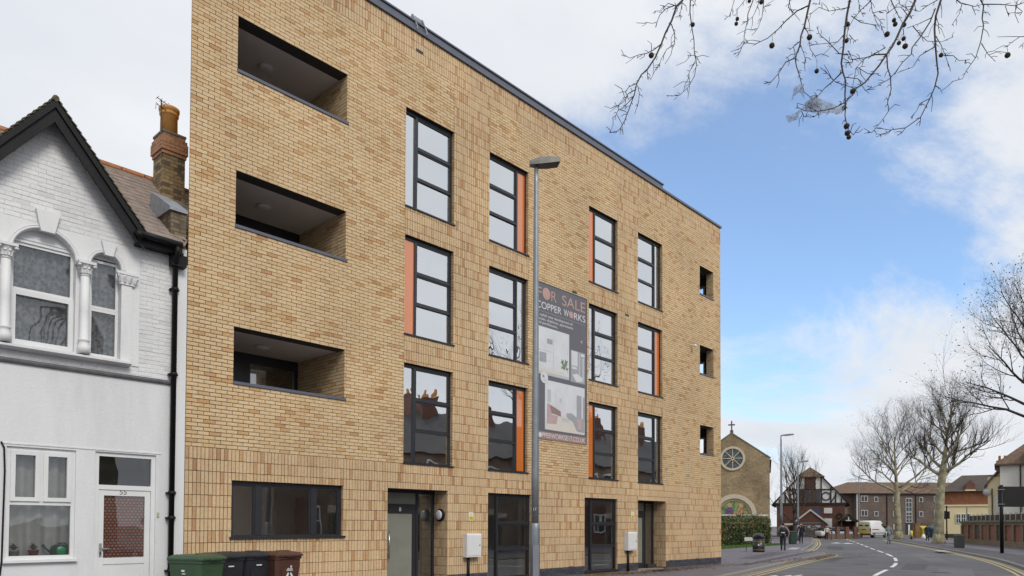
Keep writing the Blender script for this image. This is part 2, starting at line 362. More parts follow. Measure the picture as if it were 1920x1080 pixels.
# ================================================================== ground, road, pavements
g = MB(); g.quad((-700, -700, -.03), (900, -700, -.03), (900, 900, -.03), (-700, 900, -.03)); struct(g.build('ground', M['ground']))
LK = catmull([(-40, -13.9, 0), (-20, -9.9, 0), (0, -5.95, 0), (17.2, -2.55, 0), (26.2, -.72, 0), (30.2, .1, 0), (35.4, 1.05, 0), (37.6, 1.75, 0), (38.6, 2.6, 0), (39.6, 3.7, 0), (42.5, 4.9, 0), (47, 6.3, 0), (53, 8.3, 0), (62, 11.4, 0), (82, 18.8, 0), (110, 29.5, 0), (150, 45, 0)], .45)
RK = catmull([(-40, -23.0, 0), (-20, -18.9, 0), (0, -14.9, 0), (15, -11.9, 0), (24, -10.0, 0), (29.3, -8.75, 0), (36.0, -6.9, 0), (41, -5.2, 0), (48, -2.75, 0), (54, -.45, 0), (62, 2.6, 0), (71, 6.0, 0), (82, 10.3, 0), (88, 12.2, 0)], .45)
CL = catmull([(-40, -18.4, 0), (0, -10.4, 0), (12, -7.6, 0), (20.6, -5.83, 0), (26, -4.85, 0), (30.3, -3.92, 0), (36.9, -2.06, 0), (44, .48, 0), (53.9, 4.22, 0), (67.2, 9.13, 0), (82.1, 14.78, 0), (92, 18.6, 0)], .45)
b = MB()
road_l = [p for p in LK]; road_r = [p for p in RK] + [Vector((160, 20, 0))]
b.poly([(p.x, p.y, 0) for p in road_r] + [(p.x, p.y, 0) for p in reversed(road_l)])
road = struct(b.build('road', M['asphalt']))
KH = .12
def sheet(name, pts, m, z, parent=None):
    b = MB(); b.poly([(p[0], p[1], z) for p in pts]); return b.build(name, m, parent)
lk_in = offset(LK, .145)
pav_l = struct(sheet('pavement', [(p.x, p.y) for p in lk_in] + [(150, 120), (-40, 120)], M['pave'], KH - .004))
rk_in = offset(RK, -.145)
pav_r = struct(sheet('pavement', [(p.x, p.y) for p in reversed(rk_in)] + [(-40, -90), (150, -90), (150, 4), (97, 4), (92, 9)], M['pave'], KH - .004))
# kerb stones, one by one where they can be told apart
def kerb(P, side, s_from, s_to, name):
    ks = None; stones = []; S = arclen(P); me = None; L_ = .915; k = 0; far = MB()
    s = 0.0
    while s + L_ < S[-1]:
        p, t = at_s(P, S, s + L_ / 2); a, _ = at_s(P, S, s); c, _ = at_s(P, S, s + L_); t = (c - a).normalized(); ang = math.atan2(t.y, t.x)
        mid = (a + c) / 2; nrm = Vector((-t.y, t.x, 0)) * side
        if s_from < s < s_to:
            if me is None:
                q = MB(); q.prism([(-.452, 0, -.03), (-.452, .15, -.03), (-.452, .15, KH), (-.452, .022, KH), (-.452, 0, KH - .02)], (.904, 0, 0)); base = q.build('kerb_stone', M['kerb']); me = base.data; ob = base
            else: ob = bpy.data.objects.new('kerb_stone', me); COL.objects.link(ob)
            stones.append(ob); ob.location = (mid.x, mid.y, random.uniform(-.004, .004)); ob.rotation_euler = (0, 0, ang); ob.scale = (1, side, 1)
        else:
            far.M = Matrix.Translation(mid) @ Matrix.Rotation(ang, 4, 'Z'); y0, y1 = (0, .15) if side > 0 else (-.15, 0)
            far.box(-.452, .452, y0, y1, -.03, KH)
        s += L_
    far.M = None; ks = struct(far.build('kerb', M['kerb']))
    for ob in stones: ob.parent = ks
kerb(LK, 1, 48, 92, 'l'); kerb(RK, -1, 60, 118, 'r')
def ribbon(name, P, d0, d1, m, z=.004, s0=0, s1=1e9, parent=road):
    S = arclen(P); Q = [p for p, s in zip(P, S) if s0 <= s <= s1]
    if s1 < 1e8: Q = [at_s(P, S, s0)[0]] + [p for p, s in zip(P, S) if s0 + .05 < s < s1 - .05] + [at_s(P, S, s1)[0]]
    A = offset(Q, d0); B = offset(Q, d1); b = MB()
    b.add([(p.x, p.y, z) for p in A] + [(p.x, p.y, z) for p in B], [(i, i + 1, len(Q) + i + 1, len(Q) + i) for i in range(len(Q) - 1)])
    return b.build(name, m, parent)
for d in (-.28, -.52): ribbon('yellow_line', LK, d, d - .085, M['yellow_line'])
for d in (.28, .52): ribbon('yellow_line', RK, d + .085, d, M['yellow_line'])
ribbon('drain_channel', LK, -.02, -.24, M['kerb'], .0035); ribbon('drain_channel', RK, .24, .02, M['kerb'], .0035)
S = arclen(CL); s = 50.0
while s < S[-1] - 5:
    ribbon('centre_dash', CL, -.075, .075, M['white_line'], .0045, s, s + 4.0); s += 6.0
def tri(pts): 
    b = MB(); b.poly([(x, y, .0045) for x, y in pts]); b.build('road_arrow', M['white_line'], road)
for c in ((67.5, 11.2), (66.8, 9.9)):
    tri([(c[0] - 1.2, c[1] - .9), (c[0] + 1.8, c[1] + .65), (c[0] - 1.6, c[1] + .1)])
for c, w_ in (((18.0, -3.45), .12), ((18.5, -3.75), .10), ((17.6, -3.7), .14), ((18.9, -3.95), .08)):
    tri([(c[0] - .6, c[1] - w_), (c[0] + .25, c[1] - w_ * .6), (c[0] + .45, c[1] + w_), (c[0] - .4, c[1] + w_ * .7)])
# crossing slabs and the dark drop-kerb line on the left pavement
sheet('tactile_slab', [(41.6, 5.05), (45.6, 6.25), (45.4, 6.8), (41.4, 5.6)], mat('pale_slab', (.34, .35, .38), .7, .15, 5), KH + .003, pav_l)
sheet('trench_patch', [(27, 1.2), (36, 3.3), (35.7, 4.2), (27, 2.0)], mat('old_tarmac', (.075, .07, .078), .85, .15, 3), KH, pav_l)
sheet('trench_patch', [(21.4, -.9), (40, 3.0), (40, 3.3), (21.4, -.55)], mat('tarmac_joint', (.055, .052, .058), .85, .15, 3), KH, pav_l)
ribbon('footway_joint', RK, -1.9, -2.02, mat('footway_joint_tar', (.05, .048, .05), .8, .1, 3), KH, 60, 130, pav_r)
ribbon('footway_strip', RK, -.2, -1.85, mat('footway_outer_tarmac', (.085, .08, .088), .85, .16, 2, .4, 120), KH - .0015, 40, 140, pav_r)
sheet('cover_slab', [(45.5, -3.0), (48, -2.1), (47.7, -1.55), (45.2, -2.45)][::-1], mat('cover_pale', (.42, .41, .39), .7, .1, 4), KH, pav_r)
# repairs, covers and gullies in the carriageway
PATCH = [mat('road_patch', (.080, .078, .081), .85, .15, 2, .5, 150), mat('road_patch_pale', (.135, .131, .134), .85, .12, 2, .5, 150)]
for k, (P, m_) in enumerate((([(25.5, -6.2), (30.5, -5.2), (30.2, -4.4), (25.2, -5.4)], 0), ([(33, -5.6), (43.5, -2.2), (43.2, -1.3), (32.7, -4.7)], 1), ([(21.5, -8.6), (27.5, -7.4), (27.2, -6.3), (21.2, -7.5)], 1), ([(46, 3.4), (56, 7.0), (55.6, 8.0), (45.6, 4.4)], 0), ([(29, -1.6), (34, -.5), (33.9, .0), (28.9, -1.1)], 0))): sheet('road_patch', P, PATCH[m_], .0022, road)
for c_ in ((28.3, -3.0), (38.8, -3.4), (24.3, -7.0), (51.5, 5.6)):
    q = MB(); q.lathe((c_[0], c_[1], .0), [(.33, .0), (.33, .006), (.29, .006), (.285, .003)], 20); q.build('manhole_cover', mat('cast_iron', (.035, .032, .03), .55, .3, 12, .6, 60) if 'cast_iron' not in MATS else MATS['cast_iron'], road)
# lawn in front of the hedge
sheet('lawn', [(22, 7.2), (38, 8.7), (50, 9.95), (54.5, 10.7), (55, 16), (22, 13)], M['grass'], KH + .02)
lawn = bpy.data.objects['lawn']; struct(lawn)
b = MB(); rng = random.Random(3)
for i in range(9000):
    u = rng.uniform(30, 54); y = 8.75 + (u - 38) * .112 + rng.random() ** 1.5 * 2.0; a = rng.uniform(0, 6.28); h = rng.uniform(.05, .13); c, s_ = math.cos(a) * .012, math.sin(a) * .012
    b.add([(u - c, y - s_, KH + .01), (u + c, y + s_, KH + .01), (u + s_ * 3, y + c * 3, KH + h)], [(0, 1, 2)])
gr = stuff(b.build('grass', M['grass'])); tag(gr, 'strip of short green grass in front of the clipped hedge', 'grass')
# fallen leaves
LEAF = mottle('dead_leaf', [(.16, .085, .035), (.22, .12, .05), (.10, .055, .03), (.27, .17, .08)], .8)
b = MB()
def leaf(x, y, z, s):
    a = rng.uniform(0, 6.28); q = [(-1, 0), (-.3, .55), (.35, .6), (1, .05), (.4, -.55), (-.35, -.5)]; ca, sa = math.cos(a), math.sin(a)
    t = rng.uniform(-.5, .5); t2 = rng.uniform(-.5, .5)
    b.add([(x + s * (ca * p - sa * r), y + s * (sa * p + ca * r), z + s * (.3 + .5 * abs(p) * abs(t) + t2 * r * .4)) for p, r in q], [(0, 1, 2, 3, 4, 5)])
for i in range(900):
    u = 12 + 26 * rng.random(); leaf(u, -.05 - abs(rng.gauss(0, .45)), KH, rng.uniform(.03, .075))
for i in range(420): leaf(rng.gauss(15.6, 1.2), -.05 - abs(rng.gauss(0, .3)), KH, rng.uniform(.04, .08))
for i in range(420): 
    p, t = at_s(LK, arclen(LK), rng.uniform(72, 84)) if i % 1 == 0 else (None, None); leaf(p.x + t.y * rng.uniform(.0, .5), p.y - t.x * rng.uniform(.0, .5), 0.003, rng.uniform(.04, .09))
for i in range(700): leaf(rng.uniform(20, 44), rng.uniform(-1.0, 7.5), KH, rng.uniform(.03, .07)) if True else None
for i in range(160):
    p, t = at_s(RK, arclen(RK), rng.uniform(60, 110)); leaf(p.x + t.y * rng.uniform(.3, 3), p.y - t.x * rng.uniform(.3, 3), KH, rng.uniform(.03, .06))
lv_ = stuff(b.build('fallen_leaves', LEAF)); tag(lv_, 'brown fallen leaves scattered along the foot of the brick building and kerb', 'leaves')

# ================================================================== the buff brick apartment block
BL = 21.15; Z0 = .42; ZS = 3.12; ZT = 12.945; ZC = 13.62; SK = .60
block = thing('apartment_block', (10, 3, KH), 'four storey buff brick apartment block with dark framed windows and recessed balconies', 'building')
ST = 3.075
WIN = []                                                     # u0, u1, z0, z1, side of the narrow light, filling
for k in range(3):
    z0, z1 = ZS + k * ST, ZS + 2.4 + k * ST
    WIN += [(5.1, 6.675, z0, z1, -1, 'orange' if k == 1 else 'glass'), (7.95, 9.525, z0, z1, 1, 'glass' if k == 1 else 'orange'),
            (12.375, 13.95, z0, z1, -1, 'glass' if k == 1 else 'orange'), (15.15, 16.725, z0, z1, 1, 'orange' if k == 1 else 'glass')]
GW = [(7.95, 9.70, .22, 2.52, -1, 'glass'), (12.18, 13.95, .22, 2.52, -1, 'glass')]
BALC = [(.9, 3.45, 4.395 + k * ST, 5.52 + k * ST) for k in range(3)]
SMALL = [(19.45, 20.55, 4.395 + k * ST, 5.52 + k * ST) for k in range(3)]
WIDE = (.9, 3.45, 1.40, 2.52)
DOORS = [(4.65, 6.525), (15.15, 16.95)]
OPEN = [w_[:4] for w_ in WIN + GW] + BALC + SMALL + [WIDE] + [(d[0], d[1], .1, 2.52) for d in DOORS]
# mortar backing, split round the openings
us = sorted(set([0, BL] + [o[0] for o in OPEN] + [o[1] for o in OPEN])); zs = sorted(set([.05, ZC] + [o[2] for o in OPEN] + [o[3] for o in OPEN]))
b = MB()
for i in range(len(us) - 1):
    for j in range(len(zs) - 1):
        cu, cz = (us[i] + us[i + 1]) / 2, (zs[j] + zs[j + 1]) / 2
        if not any(o[0] < cu < o[1] and o[2] < cz < o[3] for o in OPEN):
            b.quad((us[i], .006, zs[j]), (us[i + 1], .006, zs[j]), (us[i + 1], .006, zs[j + 1]), (us[i], .006, zs[j + 1]))
wall = b.build('wall', M['mortar'], block)
flank_m = tex_brick('flank_brick', (.60, .43, .22), (.50, .32, .15), (.17, .13, .08))
b = MB(); b.quad((0, .006, .05), (SK * 13, 13, .05), (SK * 13, 13, ZC), (0, .006, ZC)); b.quad((SK * 13, 13, .05), (BL, 13, .05), (BL, 13, ZC), (SK * 13, 13, ZC))
b.build('side_wall', flank_m, block)
def pierced(u, y0, y1, z0, z1, hs):
    b = MB(); ys = sorted(set([y0, y1] + [h[i] for h in hs for i in (0, 1)])); zz = sorted(set([z0, z1] + [h[i] for h in hs for i in (2, 3)]))
    for i in range(len(ys) - 1):
        for j in range(len(zz) - 1):
            cy, cz = (ys[i] + ys[i + 1]) / 2, (zz[j] + zz[j + 1]) / 2
            if not any(h[0] < cy < h[1] and h[2] < cz < h[3] for h in hs): b.quad((u, ys[i], zz[j]), (u, ys[i + 1], zz[j]), (u, ys[i + 1], zz[j + 1]), (u, ys[i], zz[j + 1]))
    return b
SIDEH = [(.66, 1.25, o[2] + .10, o[2] + .80) for o in SMALL]
pierced(BL, .006, 13, .05, ZC, SIDEH).build('side_wall', flank_m, block)
b = MB(); b.poly([(0, .02, ZC - .05), (BL, .02, ZC - .05), (BL, 13, ZC - .05), (SK * 13, 13, ZC - .05)]); b.build('roof', M['lead'], block)
# bricks
SOLD = [(0, BL, Z0, ZS), (0, BL, ZT, ZC), (6.675, 7.95, ZS, ZT), (13.95, 15.15, ZS, ZT)]
for k in range(2):
    a, c = ZS + 2.4 + k * ST, ZS + ST + k * ST
    SOLD += [(5.1, 6.675, a, c), (7.95, 9.525, a, c), (12.375, 13.95, a, c), (15.15, 16.725, a, c)]
sold = []; stre = []
for (a0, a1, c0, c1) in SOLD:
    base = Z0 if c0 < ZT else ZT
    k = int(math.floor((c0 - base) / .225 + 1e-6))
    while base + k * .225 < c1 - 1e-6:
        r0_, r1_ = max(base + k * .225, c0), min(base + (k + 1) * .225, c1)
        n = int(round((a1 - a0) / .075))
        for i in range(n):
            sold += cut((a0 + i * .075, a0 + (i + 1) * .075, r0_, r1_), OPEN)
        k += 1
holes = OPEN + SOLD[2:]
for k in range(int(round((ZT - ZS) / .075))):
    z = ZS + k * .075; off = 0 if k % 2 else -.1125
    for i in range(int(BL / .225) + 2):
        r = (max(off + i * .225, 0), min(off + (i + 1) * .225, BL), z, z + .075)
        if r[1] - r[0] > .02: stre += cut(r, holes)
J = .0055; rng = random.Random(11)
def full(r): return (abs(r[1] - r[0] - .225) < 1e-4 and abs(r[3] - r[2] - .075) < 1e-4) or (abs(r[1] - r[0] - .075) < 1e-4 and abs(r[3] - r[2] - .225) < 1e-4)
def brick_mesh(w_, h_, name, m):
    b = MB(); x, z = w_ / 2 - J, h_ / 2 - J; e = .004
    b.add([(-x, .012, -z), (x, .012, -z), (x, .012, z), (-x, .012, z), (-x, -.002, -z), (x, -.002, -z), (x, -.002, z), (-x, -.002, z), (-x + e, -.006, -z + e), (x - e, -.006, -z + e), (x - e, -.006, z - e), (-x + e, -.006, z - e)],
          [(0, 1, 5, 4), (1, 2, 6, 5), (2, 3, 7, 6), (3, 0, 4, 7), (4, 5, 9, 8), (5, 6, 10, 9), (6, 7, 11, 10), (7, 4, 8, 11), (8, 9, 10, 11)])
    me = bpy.data.meshes.new(name); me.from_pydata(b.v, [], b.f); me.materials.append(m); return me
def lay(rects, me, m_i, parent, count, y=0.0, test=full, name='brick', far_name='brick_field'):
    rl = root_loc(parent)
    rects = sorted(rects, key=lambda r: (Vector(((r[0] + r[1]) / 2, y, (r[2] + r[3]) / 2)) - CAM).length)
    b = MB(); n = 0
    for r in rects:
        cu, cz = (r[0] + r[1]) / 2, (r[2] + r[3]) / 2
        dy = rng.uniform(-.003, .003)
        if n < count and test(r):
            o = bpy.data.objects.new(name, me); COL.objects.link(o); o.parent = parent; o.location = (cu - rl.x, y + dy - rl.y, cz - rl.z); o.rotation_euler = (0, rng.gauss(0, .004), 0); n += 1
        else:
            x0, x1, z0, z1 = r[0] + J + rng.uniform(-.0015, .0015), r[1] - J + rng.uniform(-.0015, .0015), r[2] + J + rng.uniform(-.001, .001), r[3] - J + rng.uniform(-.001, .001)
            f = y - .006 + dy
            b.add([(x0, y + .012, z0), (x1, y + .012, z0), (x1, y + .012, z1), (x0, y + .012, z1), (x0, f, z0), (x1, f, z0), (x1, f, z1), (x0, f, z1)],
                  [(0, 1, 5, 4), (1, 2, 6, 5), (2, 3, 7, 6), (3, 0, 4, 7), (4, 5, 6, 7)])
    return stuff(b.build(far_name, m_i, parent))
lay(stre, brick_mesh(.225, .075, 'brick', brick_o), brick_i, block, 150)
lay(sold, brick_mesh(.075, .225, 'soldier_brick', soldier_o), soldier_i, block, 150, name='soldier_brick', far_name='soldier_brick_field')
# dark plinth
pl = []
for k in range(3):
    for i in range(95):
        r = (i * .225 - (.1125 if k % 2 else 0), (i + 1) * .225 - (.1125 if k % 2 else 0), Z0 - .075 * (k + 1), Z0 - .075 * k)
        r = (max(r[0], 0), min(r[1], BL), r[2], r[3])
        if r[1] - r[0] > .03: pl += cut(r, OPEN)
pj = mat('plinth_joint', (.10, .10, .11), .9, .2, 8)
for a, c in ((0, 4.65), (6.525, 7.95), (9.70, 12.18), (13.95, 15.15), (16.95, BL)): part('plinth', pj, block, (a, c, -.0, .0055, .05, Z0))
lay(pl, None, ebrick_i, block, 0, y=-.008, far_name='plinth_brick_field')
# right-hand brick returns of every opening (the ones that face the road's near end) and heads
def jamb(u, z0, z1, depth, rowh, dirn, zb, y_from=0.0, bl=None, m=None):
    """brickwork on the plane x=u between y_from and depth; dirn=-1 faces left"""
    b = MB(); k = math.floor((z0 - zb) / rowh + 1e-6); bl = bl or (.225 if rowh < .1 else .075)
    while zb + k * rowh < z1 - 1e-6:
        a, c = max(zb + k * rowh, z0), min(zb + (k + 1) * rowh, z1)
        y = y_from - (bl / 2 if (k % 2 and rowh < .1) else 0)
        while y < depth:
            p, q = max(y, y_from) + (J if y > y_from else 0), min(y + bl, depth) - J
            if q - p > .02 and c - a > .02:
                x0 = u + dirn * (.004 + rng.uniform(0, .003)); x1 = u + .01 * -dirn
                b.box(min(x0, x1), max(x0, x1), p, q, a + J, c - J)
            y += bl
        k += 1
    return stuff(b.build('jamb_bricks', m or (brick_i if rowh < .1 else soldier_i), block))
for (a, c, z0, z1) in OPEN:
    bk = MB(); d = .10
    if (a, c, z0, z1) in BALC: d = .32
    if (a, c, z0, z1) in SMALL: d = .30
    if z0 < .15: d = .50
    rh = .225 if (z1 < 3) else .075
    zb = Z0 if rh > .1 else ZS
    jamb(c, max(z0, .2), z1, d, rh, -1, zb); jamb(a, max(z0, .2), z1, d, rh, 1, zb)
    bk.quad((c + .002, .006, z0), (c + .002, d, z0), (c + .002, d, z1), (c + .002, .006, z1)); bk.quad((a - .002, .006, z0), (a - .002, d, z0), (a - .002, d, z1), (a - .002, .006, z1))
    stuff(bk.build('jamb_mortar', M['mortar'], block))
for (a, c, z0, z1) in OPEN:
    d = .10
    if (a, c, z0, z1) in BALC: d = .32
    if (a, c, z0, z1) in SMALL: d = .30
    if z0 < .15: d = .50
    part('head_soffit', M['soffit_dark'], block, (a, c, .012, d, z1 + .001, z1 + .03))

# ---- windows
def room(u0_, u1_, z0, z1, y0=.22, depth=3.4, fl=True):
    b = MB(); a, c = u0_ - .32, u1_ + .32; z0 -= .12; z1 += .22; ab = max(a, SK * depth + .15)
    b.quad((ab, depth, z0), (c, depth, z0), (c, depth, z1), (ab, depth, z1)); b.quad((a, y0, z0), (ab, depth, z0), (ab, depth, z1), (a, y0, z1))
    b.quad((c, y0, z0), (c, depth, z0), (c, depth, z1), (c, y0, z1)); b.quad((a, y0, z1), (c, y0, z1), (c, depth, z1), (ab, depth, z1))
    b.mi = 1; b.quad((a, y0, z0), (c, y0, z0), (c, depth, z0), (ab, depth, z0))
    b.mi = 0                                               # returns between the frame and the room
    for p in (u0_ + .012, u1_ - .012): b.quad((p, y0 - .065, z0 + .12), (p, y0 + .28, z0 + .12), (p, y0 + .28, z1 - .22), (p, y0 - .065, z1 - .22))
    for p, q in ((a, u0_ + .012), (u1_ - .012, c)): b.quad((p, y0 + .28, z0), (q, y0 + .28, z0), (q, y0 + .28, z1), (p, y0 + .28, z1))
    for p, q in ((a, u0_ + .01), (u1_ - .01, c)): b.quad((p, y0, z0), (q, y0, z0), (q, y0, z1), (p, y0, z1))
    b.quad((a, y0, z1 - .22), (c, y0, z1 - .22), (c, y0, z1), (a, y0, z1)); b.quad((a, y0, z0), (c, y0, z0), (c, y0, z0 + .12), (a, y0, z0 + .12))
    b.build('room', [M['room'], M['floor']], block)
def window(u0_, u1_, z0, z1, side, fill, gl, narrow=.40):
    yf, yb = .085, .155; f = MB(); o = .048
    f.box(u0_, u0_ + o, yf, yb, z0, z1); f.box(u1_ - o, u1_, yf, yb, z0, z1)
    f.box(u0_ + o, u1_ - o, yf + .002, yb, z1 - .075, z1); f.box(u0_ + o, u1_ - o, yf + .002, yb, z0, z0 + .06)
    mu = u0_ + narrow if side < 0 else u1_ - narrow
    f.box(mu - .03, mu + .03, yf - .006, yb, z0 + .06, z1 - .075)
    if side < 0: n0, n1, m0, m1 = u0_ + o, mu - .03, mu + .03, u1_ - o
    else: n0, n1, m0, m1 = mu + .03, u1_ - o, u0_ + o, mu - .03
    w = f.build('window', M['frame'], block)
    H = z1 - .075 - (z0 + .06); zz = [z0 + .06 + H * t for t in (0, .335, .665, 1)]
    for t in (1, 2): part('transom', M['frame'], w, (m0, m1, yf - .003, yb, zz[t] - .03, zz[t] + .03))
    for t in range(3):
        a, c = zz[t] + (.03 if t else 0), zz[t + 1] - (.03 if t < 2 else 0)
        if t > 0:
            e = .032; part('sash', M['frame'], w, (m0, m0 + e, yf + .012, yb - .01, a, c), (m1 - e, m1, yf + .012, yb - .01, a, c), (m0 + e, m1 - e, yf + .014, yb - .01, a, a + e), (m0 + e, m1 - e, yf + .014, yb - .01, c - e, c))
        q = MB(); ty = rng.uniform(-.0025, .0025); tz = rng.uniform(-.004, .004)
        q.quad((m0, .125 - ty, a), (m1, .125 + ty, a), (m1, .125 + ty + tz, c), (m0, .125 - ty + tz, c)); q.build('pane', gl, w)
    if fill == 'glass':
        q = MB(); ty = rng.uniform(-.0015, .0015); q.quad((n0, .125 - ty, zz[0]), (n1, .125 + ty, zz[0]), (n1, .125 + ty, zz[3]), (n0, .125 - ty, zz[3])); q.build('pane', gl, w)
    else:
        q = part('spandrel_panel', M['orange'], w, (n0, n1, .110, .135, zz[0], zz[3])); q['label'] = 'orange glass panel'
    part('sill', M['frame'], w, (u0_ - .012, u1_ + .03, -.035, .10, z0 - .006, z0 + .028))
    room(u0_, u1_, z0, z1)
for i, q in enumerate(WIN): window(*q, M['glass'])
for q in GW: window(*q, M['glass_dark'], narrow=.44)
# wide ground-floor window
a, c, z0, z1 = WIDE; f = MB(); yf, yb = .085, .155
f.box(a, a + .055, yf, yb, z0, z1); f.box(c - .055, c, yf, yb, z0, z1); f.box(a + .055, c - .055, yf + .002, yb, z1 - .07, z1); f.box(a + .055, c - .055, yf + .002, yb, z0, z0 + .06)
for m_ in (1.50, 2.76): f.box(m_ - .06, m_ + .06, yf - .003, yb, z0 + .06, z1 - .07)
w = f.build('window', M['frame'], block)
for p, q in ((a + .055, 1.44), (1.56, 2.70), (2.82, c - .055)):
    e = .03; part('sash', M['frame'], w, (p, p + e, yf + .01, yb, z0 + .06, z1 - .07), (q - e, q, yf + .01, yb, z0 + .06, z1 - .07), (p + e, q - e, yf + .012, yb, z1 - .1, z1 - .07))
    g_ = MB(); t = rng.uniform(-.004, .004); g_.quad((p, .125 - t, z0 + .06), (q, .125 + t, z0 + .06), (q, .125 + t, z1 - .07), (p, .125 - t, z1 - .07)); g_.build('pane', M['glass_dark'], w)
part('sill', M['frame'], w, (a - .03, c + .04, -.045, .09, z0 - .012, z0 + .03)); room(a, c, z0, z1)
# doors
def entrance(u0_, u1_, num, lamp):
    yd = .50; l0, l1 = u0_ + .28, u1_ - .60
    fr = MB(); fr.box(u0_, l0, yd, yd + .07, .16, 2.52); fr.box(l1, l1 + .07, yd - .004, yd + .07, .16, 2.52); fr.box(u1_ - .06, u1_, yd, yd + .07, .16, 2.52)
    fr.box(l0, l1, yd + .002, yd + .07, 2.45, 2.52); fr.box(l1 + .07, u1_ - .06, yd + .002, yd + .07, 2.44, 2.52); fr.box(l0, l1, yd + .002, yd + .07, 2.10, 2.18); fr.box(l1 + .07, u1_ - .06, yd + .002, yd + .07, .16, .30)
    d = fr.build('door', M['frame'], block)
    e = .11; part('door_leaf', M['frame'], d, (l0, l0 + e, yd + .01, yd + .06, .18, 2.10), (l1 - e, l1, yd + .01, yd + .06, .18, 2.10), (l0 + e, l1 - e, yd + .012, yd + .06, 1.95, 2.10), (l0 + e, l1 - e, yd + .012, yd + .06, .18, .36))
    part('door_glass', M['frost'], d, (l0 + e, l1 - e, yd + .03, yd + .045, .36, 1.95))
    part('transom_light', M['frost'], d, (l0, l1, yd + .03, yd + .045, 2.18, 2.45))
    q = MB(); q.quad((l1 + .07, yd + .035, .30), (u1_ - .06, yd + .035, .30), (u1_ - .06, yd + .035, 2.44), (l1 + .07, yd + .035, 2.44)); q.build('side_light', M['glass_dark'], d)
    hb = MB(); hb.tube([(l0 + .13, yd - .05, .85), (l0 + .13, yd - .05, 1.52)], .014, 8)
    for zz in (.96, 1.40): hb.tube([(l0 + .13, yd - .05, zz), (l0 + .13, yd + .02, zz)], .009, 6); hb.tube([(l0 + .13, yd - .05, zz), (l0 - .12, yd - .02, zz)], .007, 6)
    hb.build('pull_handle', M['steel'], d, True)
    text('door_number', num, .14, M['white_trim'], d, ((l0 + l1) / 2 - .04, yd - .002, 2.0))
    part('threshold', M['kerb'], d, (u0_, u1_, .05, yd + .1, .05, .165))
    part('low_step', M['soffit_dark'], d, (l1 + .02, u1_ - .003, yd - .13, yd, .165, .30))
    room(u0_ + .1, u1_ - .05, .25, 2.4, .62, 4.0)
entrance(*DOORS[0], '8', 1); entrance(*DOORS[1], '6', 0)
# balconies
M['balc_floor'] = mat('pale_bounce_floor', (.62, .60, .57), .8, .08, 3)  # unseen floor, made pale to bounce light up onto the balcony ceiling
for i, (a, c, z0, z1) in enumerate(BALC):
    b = MB(); D = 1.95; af, ab = .30, SK * 1.95 + .12
    b.quad((af, .32, z1 + .004), (c + .05, .32, z1 + .004), (c + .05, D, z1 + .004), (ab, D, z1 + .004))
    bal = b.build('balcony_ceiling', M['soffit'], block)
    fl = MB().prism([(af, .33, z0 - 1.0), (c + .05, .33, z0 - 1.0), (c + .05, D, z0 - 1.0), (ab, D, z0 - 1.0)], (0, 0, .05)).build('balcony_floor', M['balc_floor'], block)
    jamb(c + .004, z0 - .9, z1, D, .075, -1, ZS, .33)
    q = MB(); q.quad((c + .01, .32, z0 - .95), (c + .01, D, z0 - .95), (c + .01, D, z1), (c + .01, .32, z1)); q.quad((af, .32, z0 - .95), (ab, D, z0 - .95), (ab, D, z1), (af, .32, z1))
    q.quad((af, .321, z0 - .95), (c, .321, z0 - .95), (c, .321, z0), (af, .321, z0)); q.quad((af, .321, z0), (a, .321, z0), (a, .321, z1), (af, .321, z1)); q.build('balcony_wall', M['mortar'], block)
    f = MB(); f.box(ab, c, D - .02, D + .05, z1 - .22, z1)
    for uu in (ab, a + .9, a + 1.25, c - .10): f.box(uu, uu + .10, D - .024, D + .05, z0 - .95, z1 - .22)
    f.box(a + 1.0, a + 1.25, D - .02, D + .05, z0 - .95, z1 - .22)
    bd = f.build('balcony_door', M['frame'], block)
    for p, r in ((ab + .1, a + .9), (a + 1.35, c - .1)):
        g_ = MB(); g_.quad((p, D + .02, z0 - .95), (r, D + .02, z0 - .95), (r, D + .02, z1 - .22), (p, D + .02, z1 - .22)); g_.build('pane', M['glass_dark'], bd)
    q = MB(); q.quad((SK * 3.45 + .1, D + 1.5, z0 - .95), (c, D + 1.5, z0 - .95), (c, D + 1.5, z1), (SK * 3.45 + .1, D + 1.5, z1)); q.build('balcony_room', M['room'], block)
    part('balcony_coping', M['sill'], block, (a + .001, c + .03, -.03, .36, z0 + .0, z0 + .058))
    lt = MB(); lt.lathe(((a + c) / 2 - .1, 1.1, z1 - .06), [(.12, 0), (.15, .02), (.155, .06)], 20); lt.build('ceiling_light', M['soffit'], block, True)
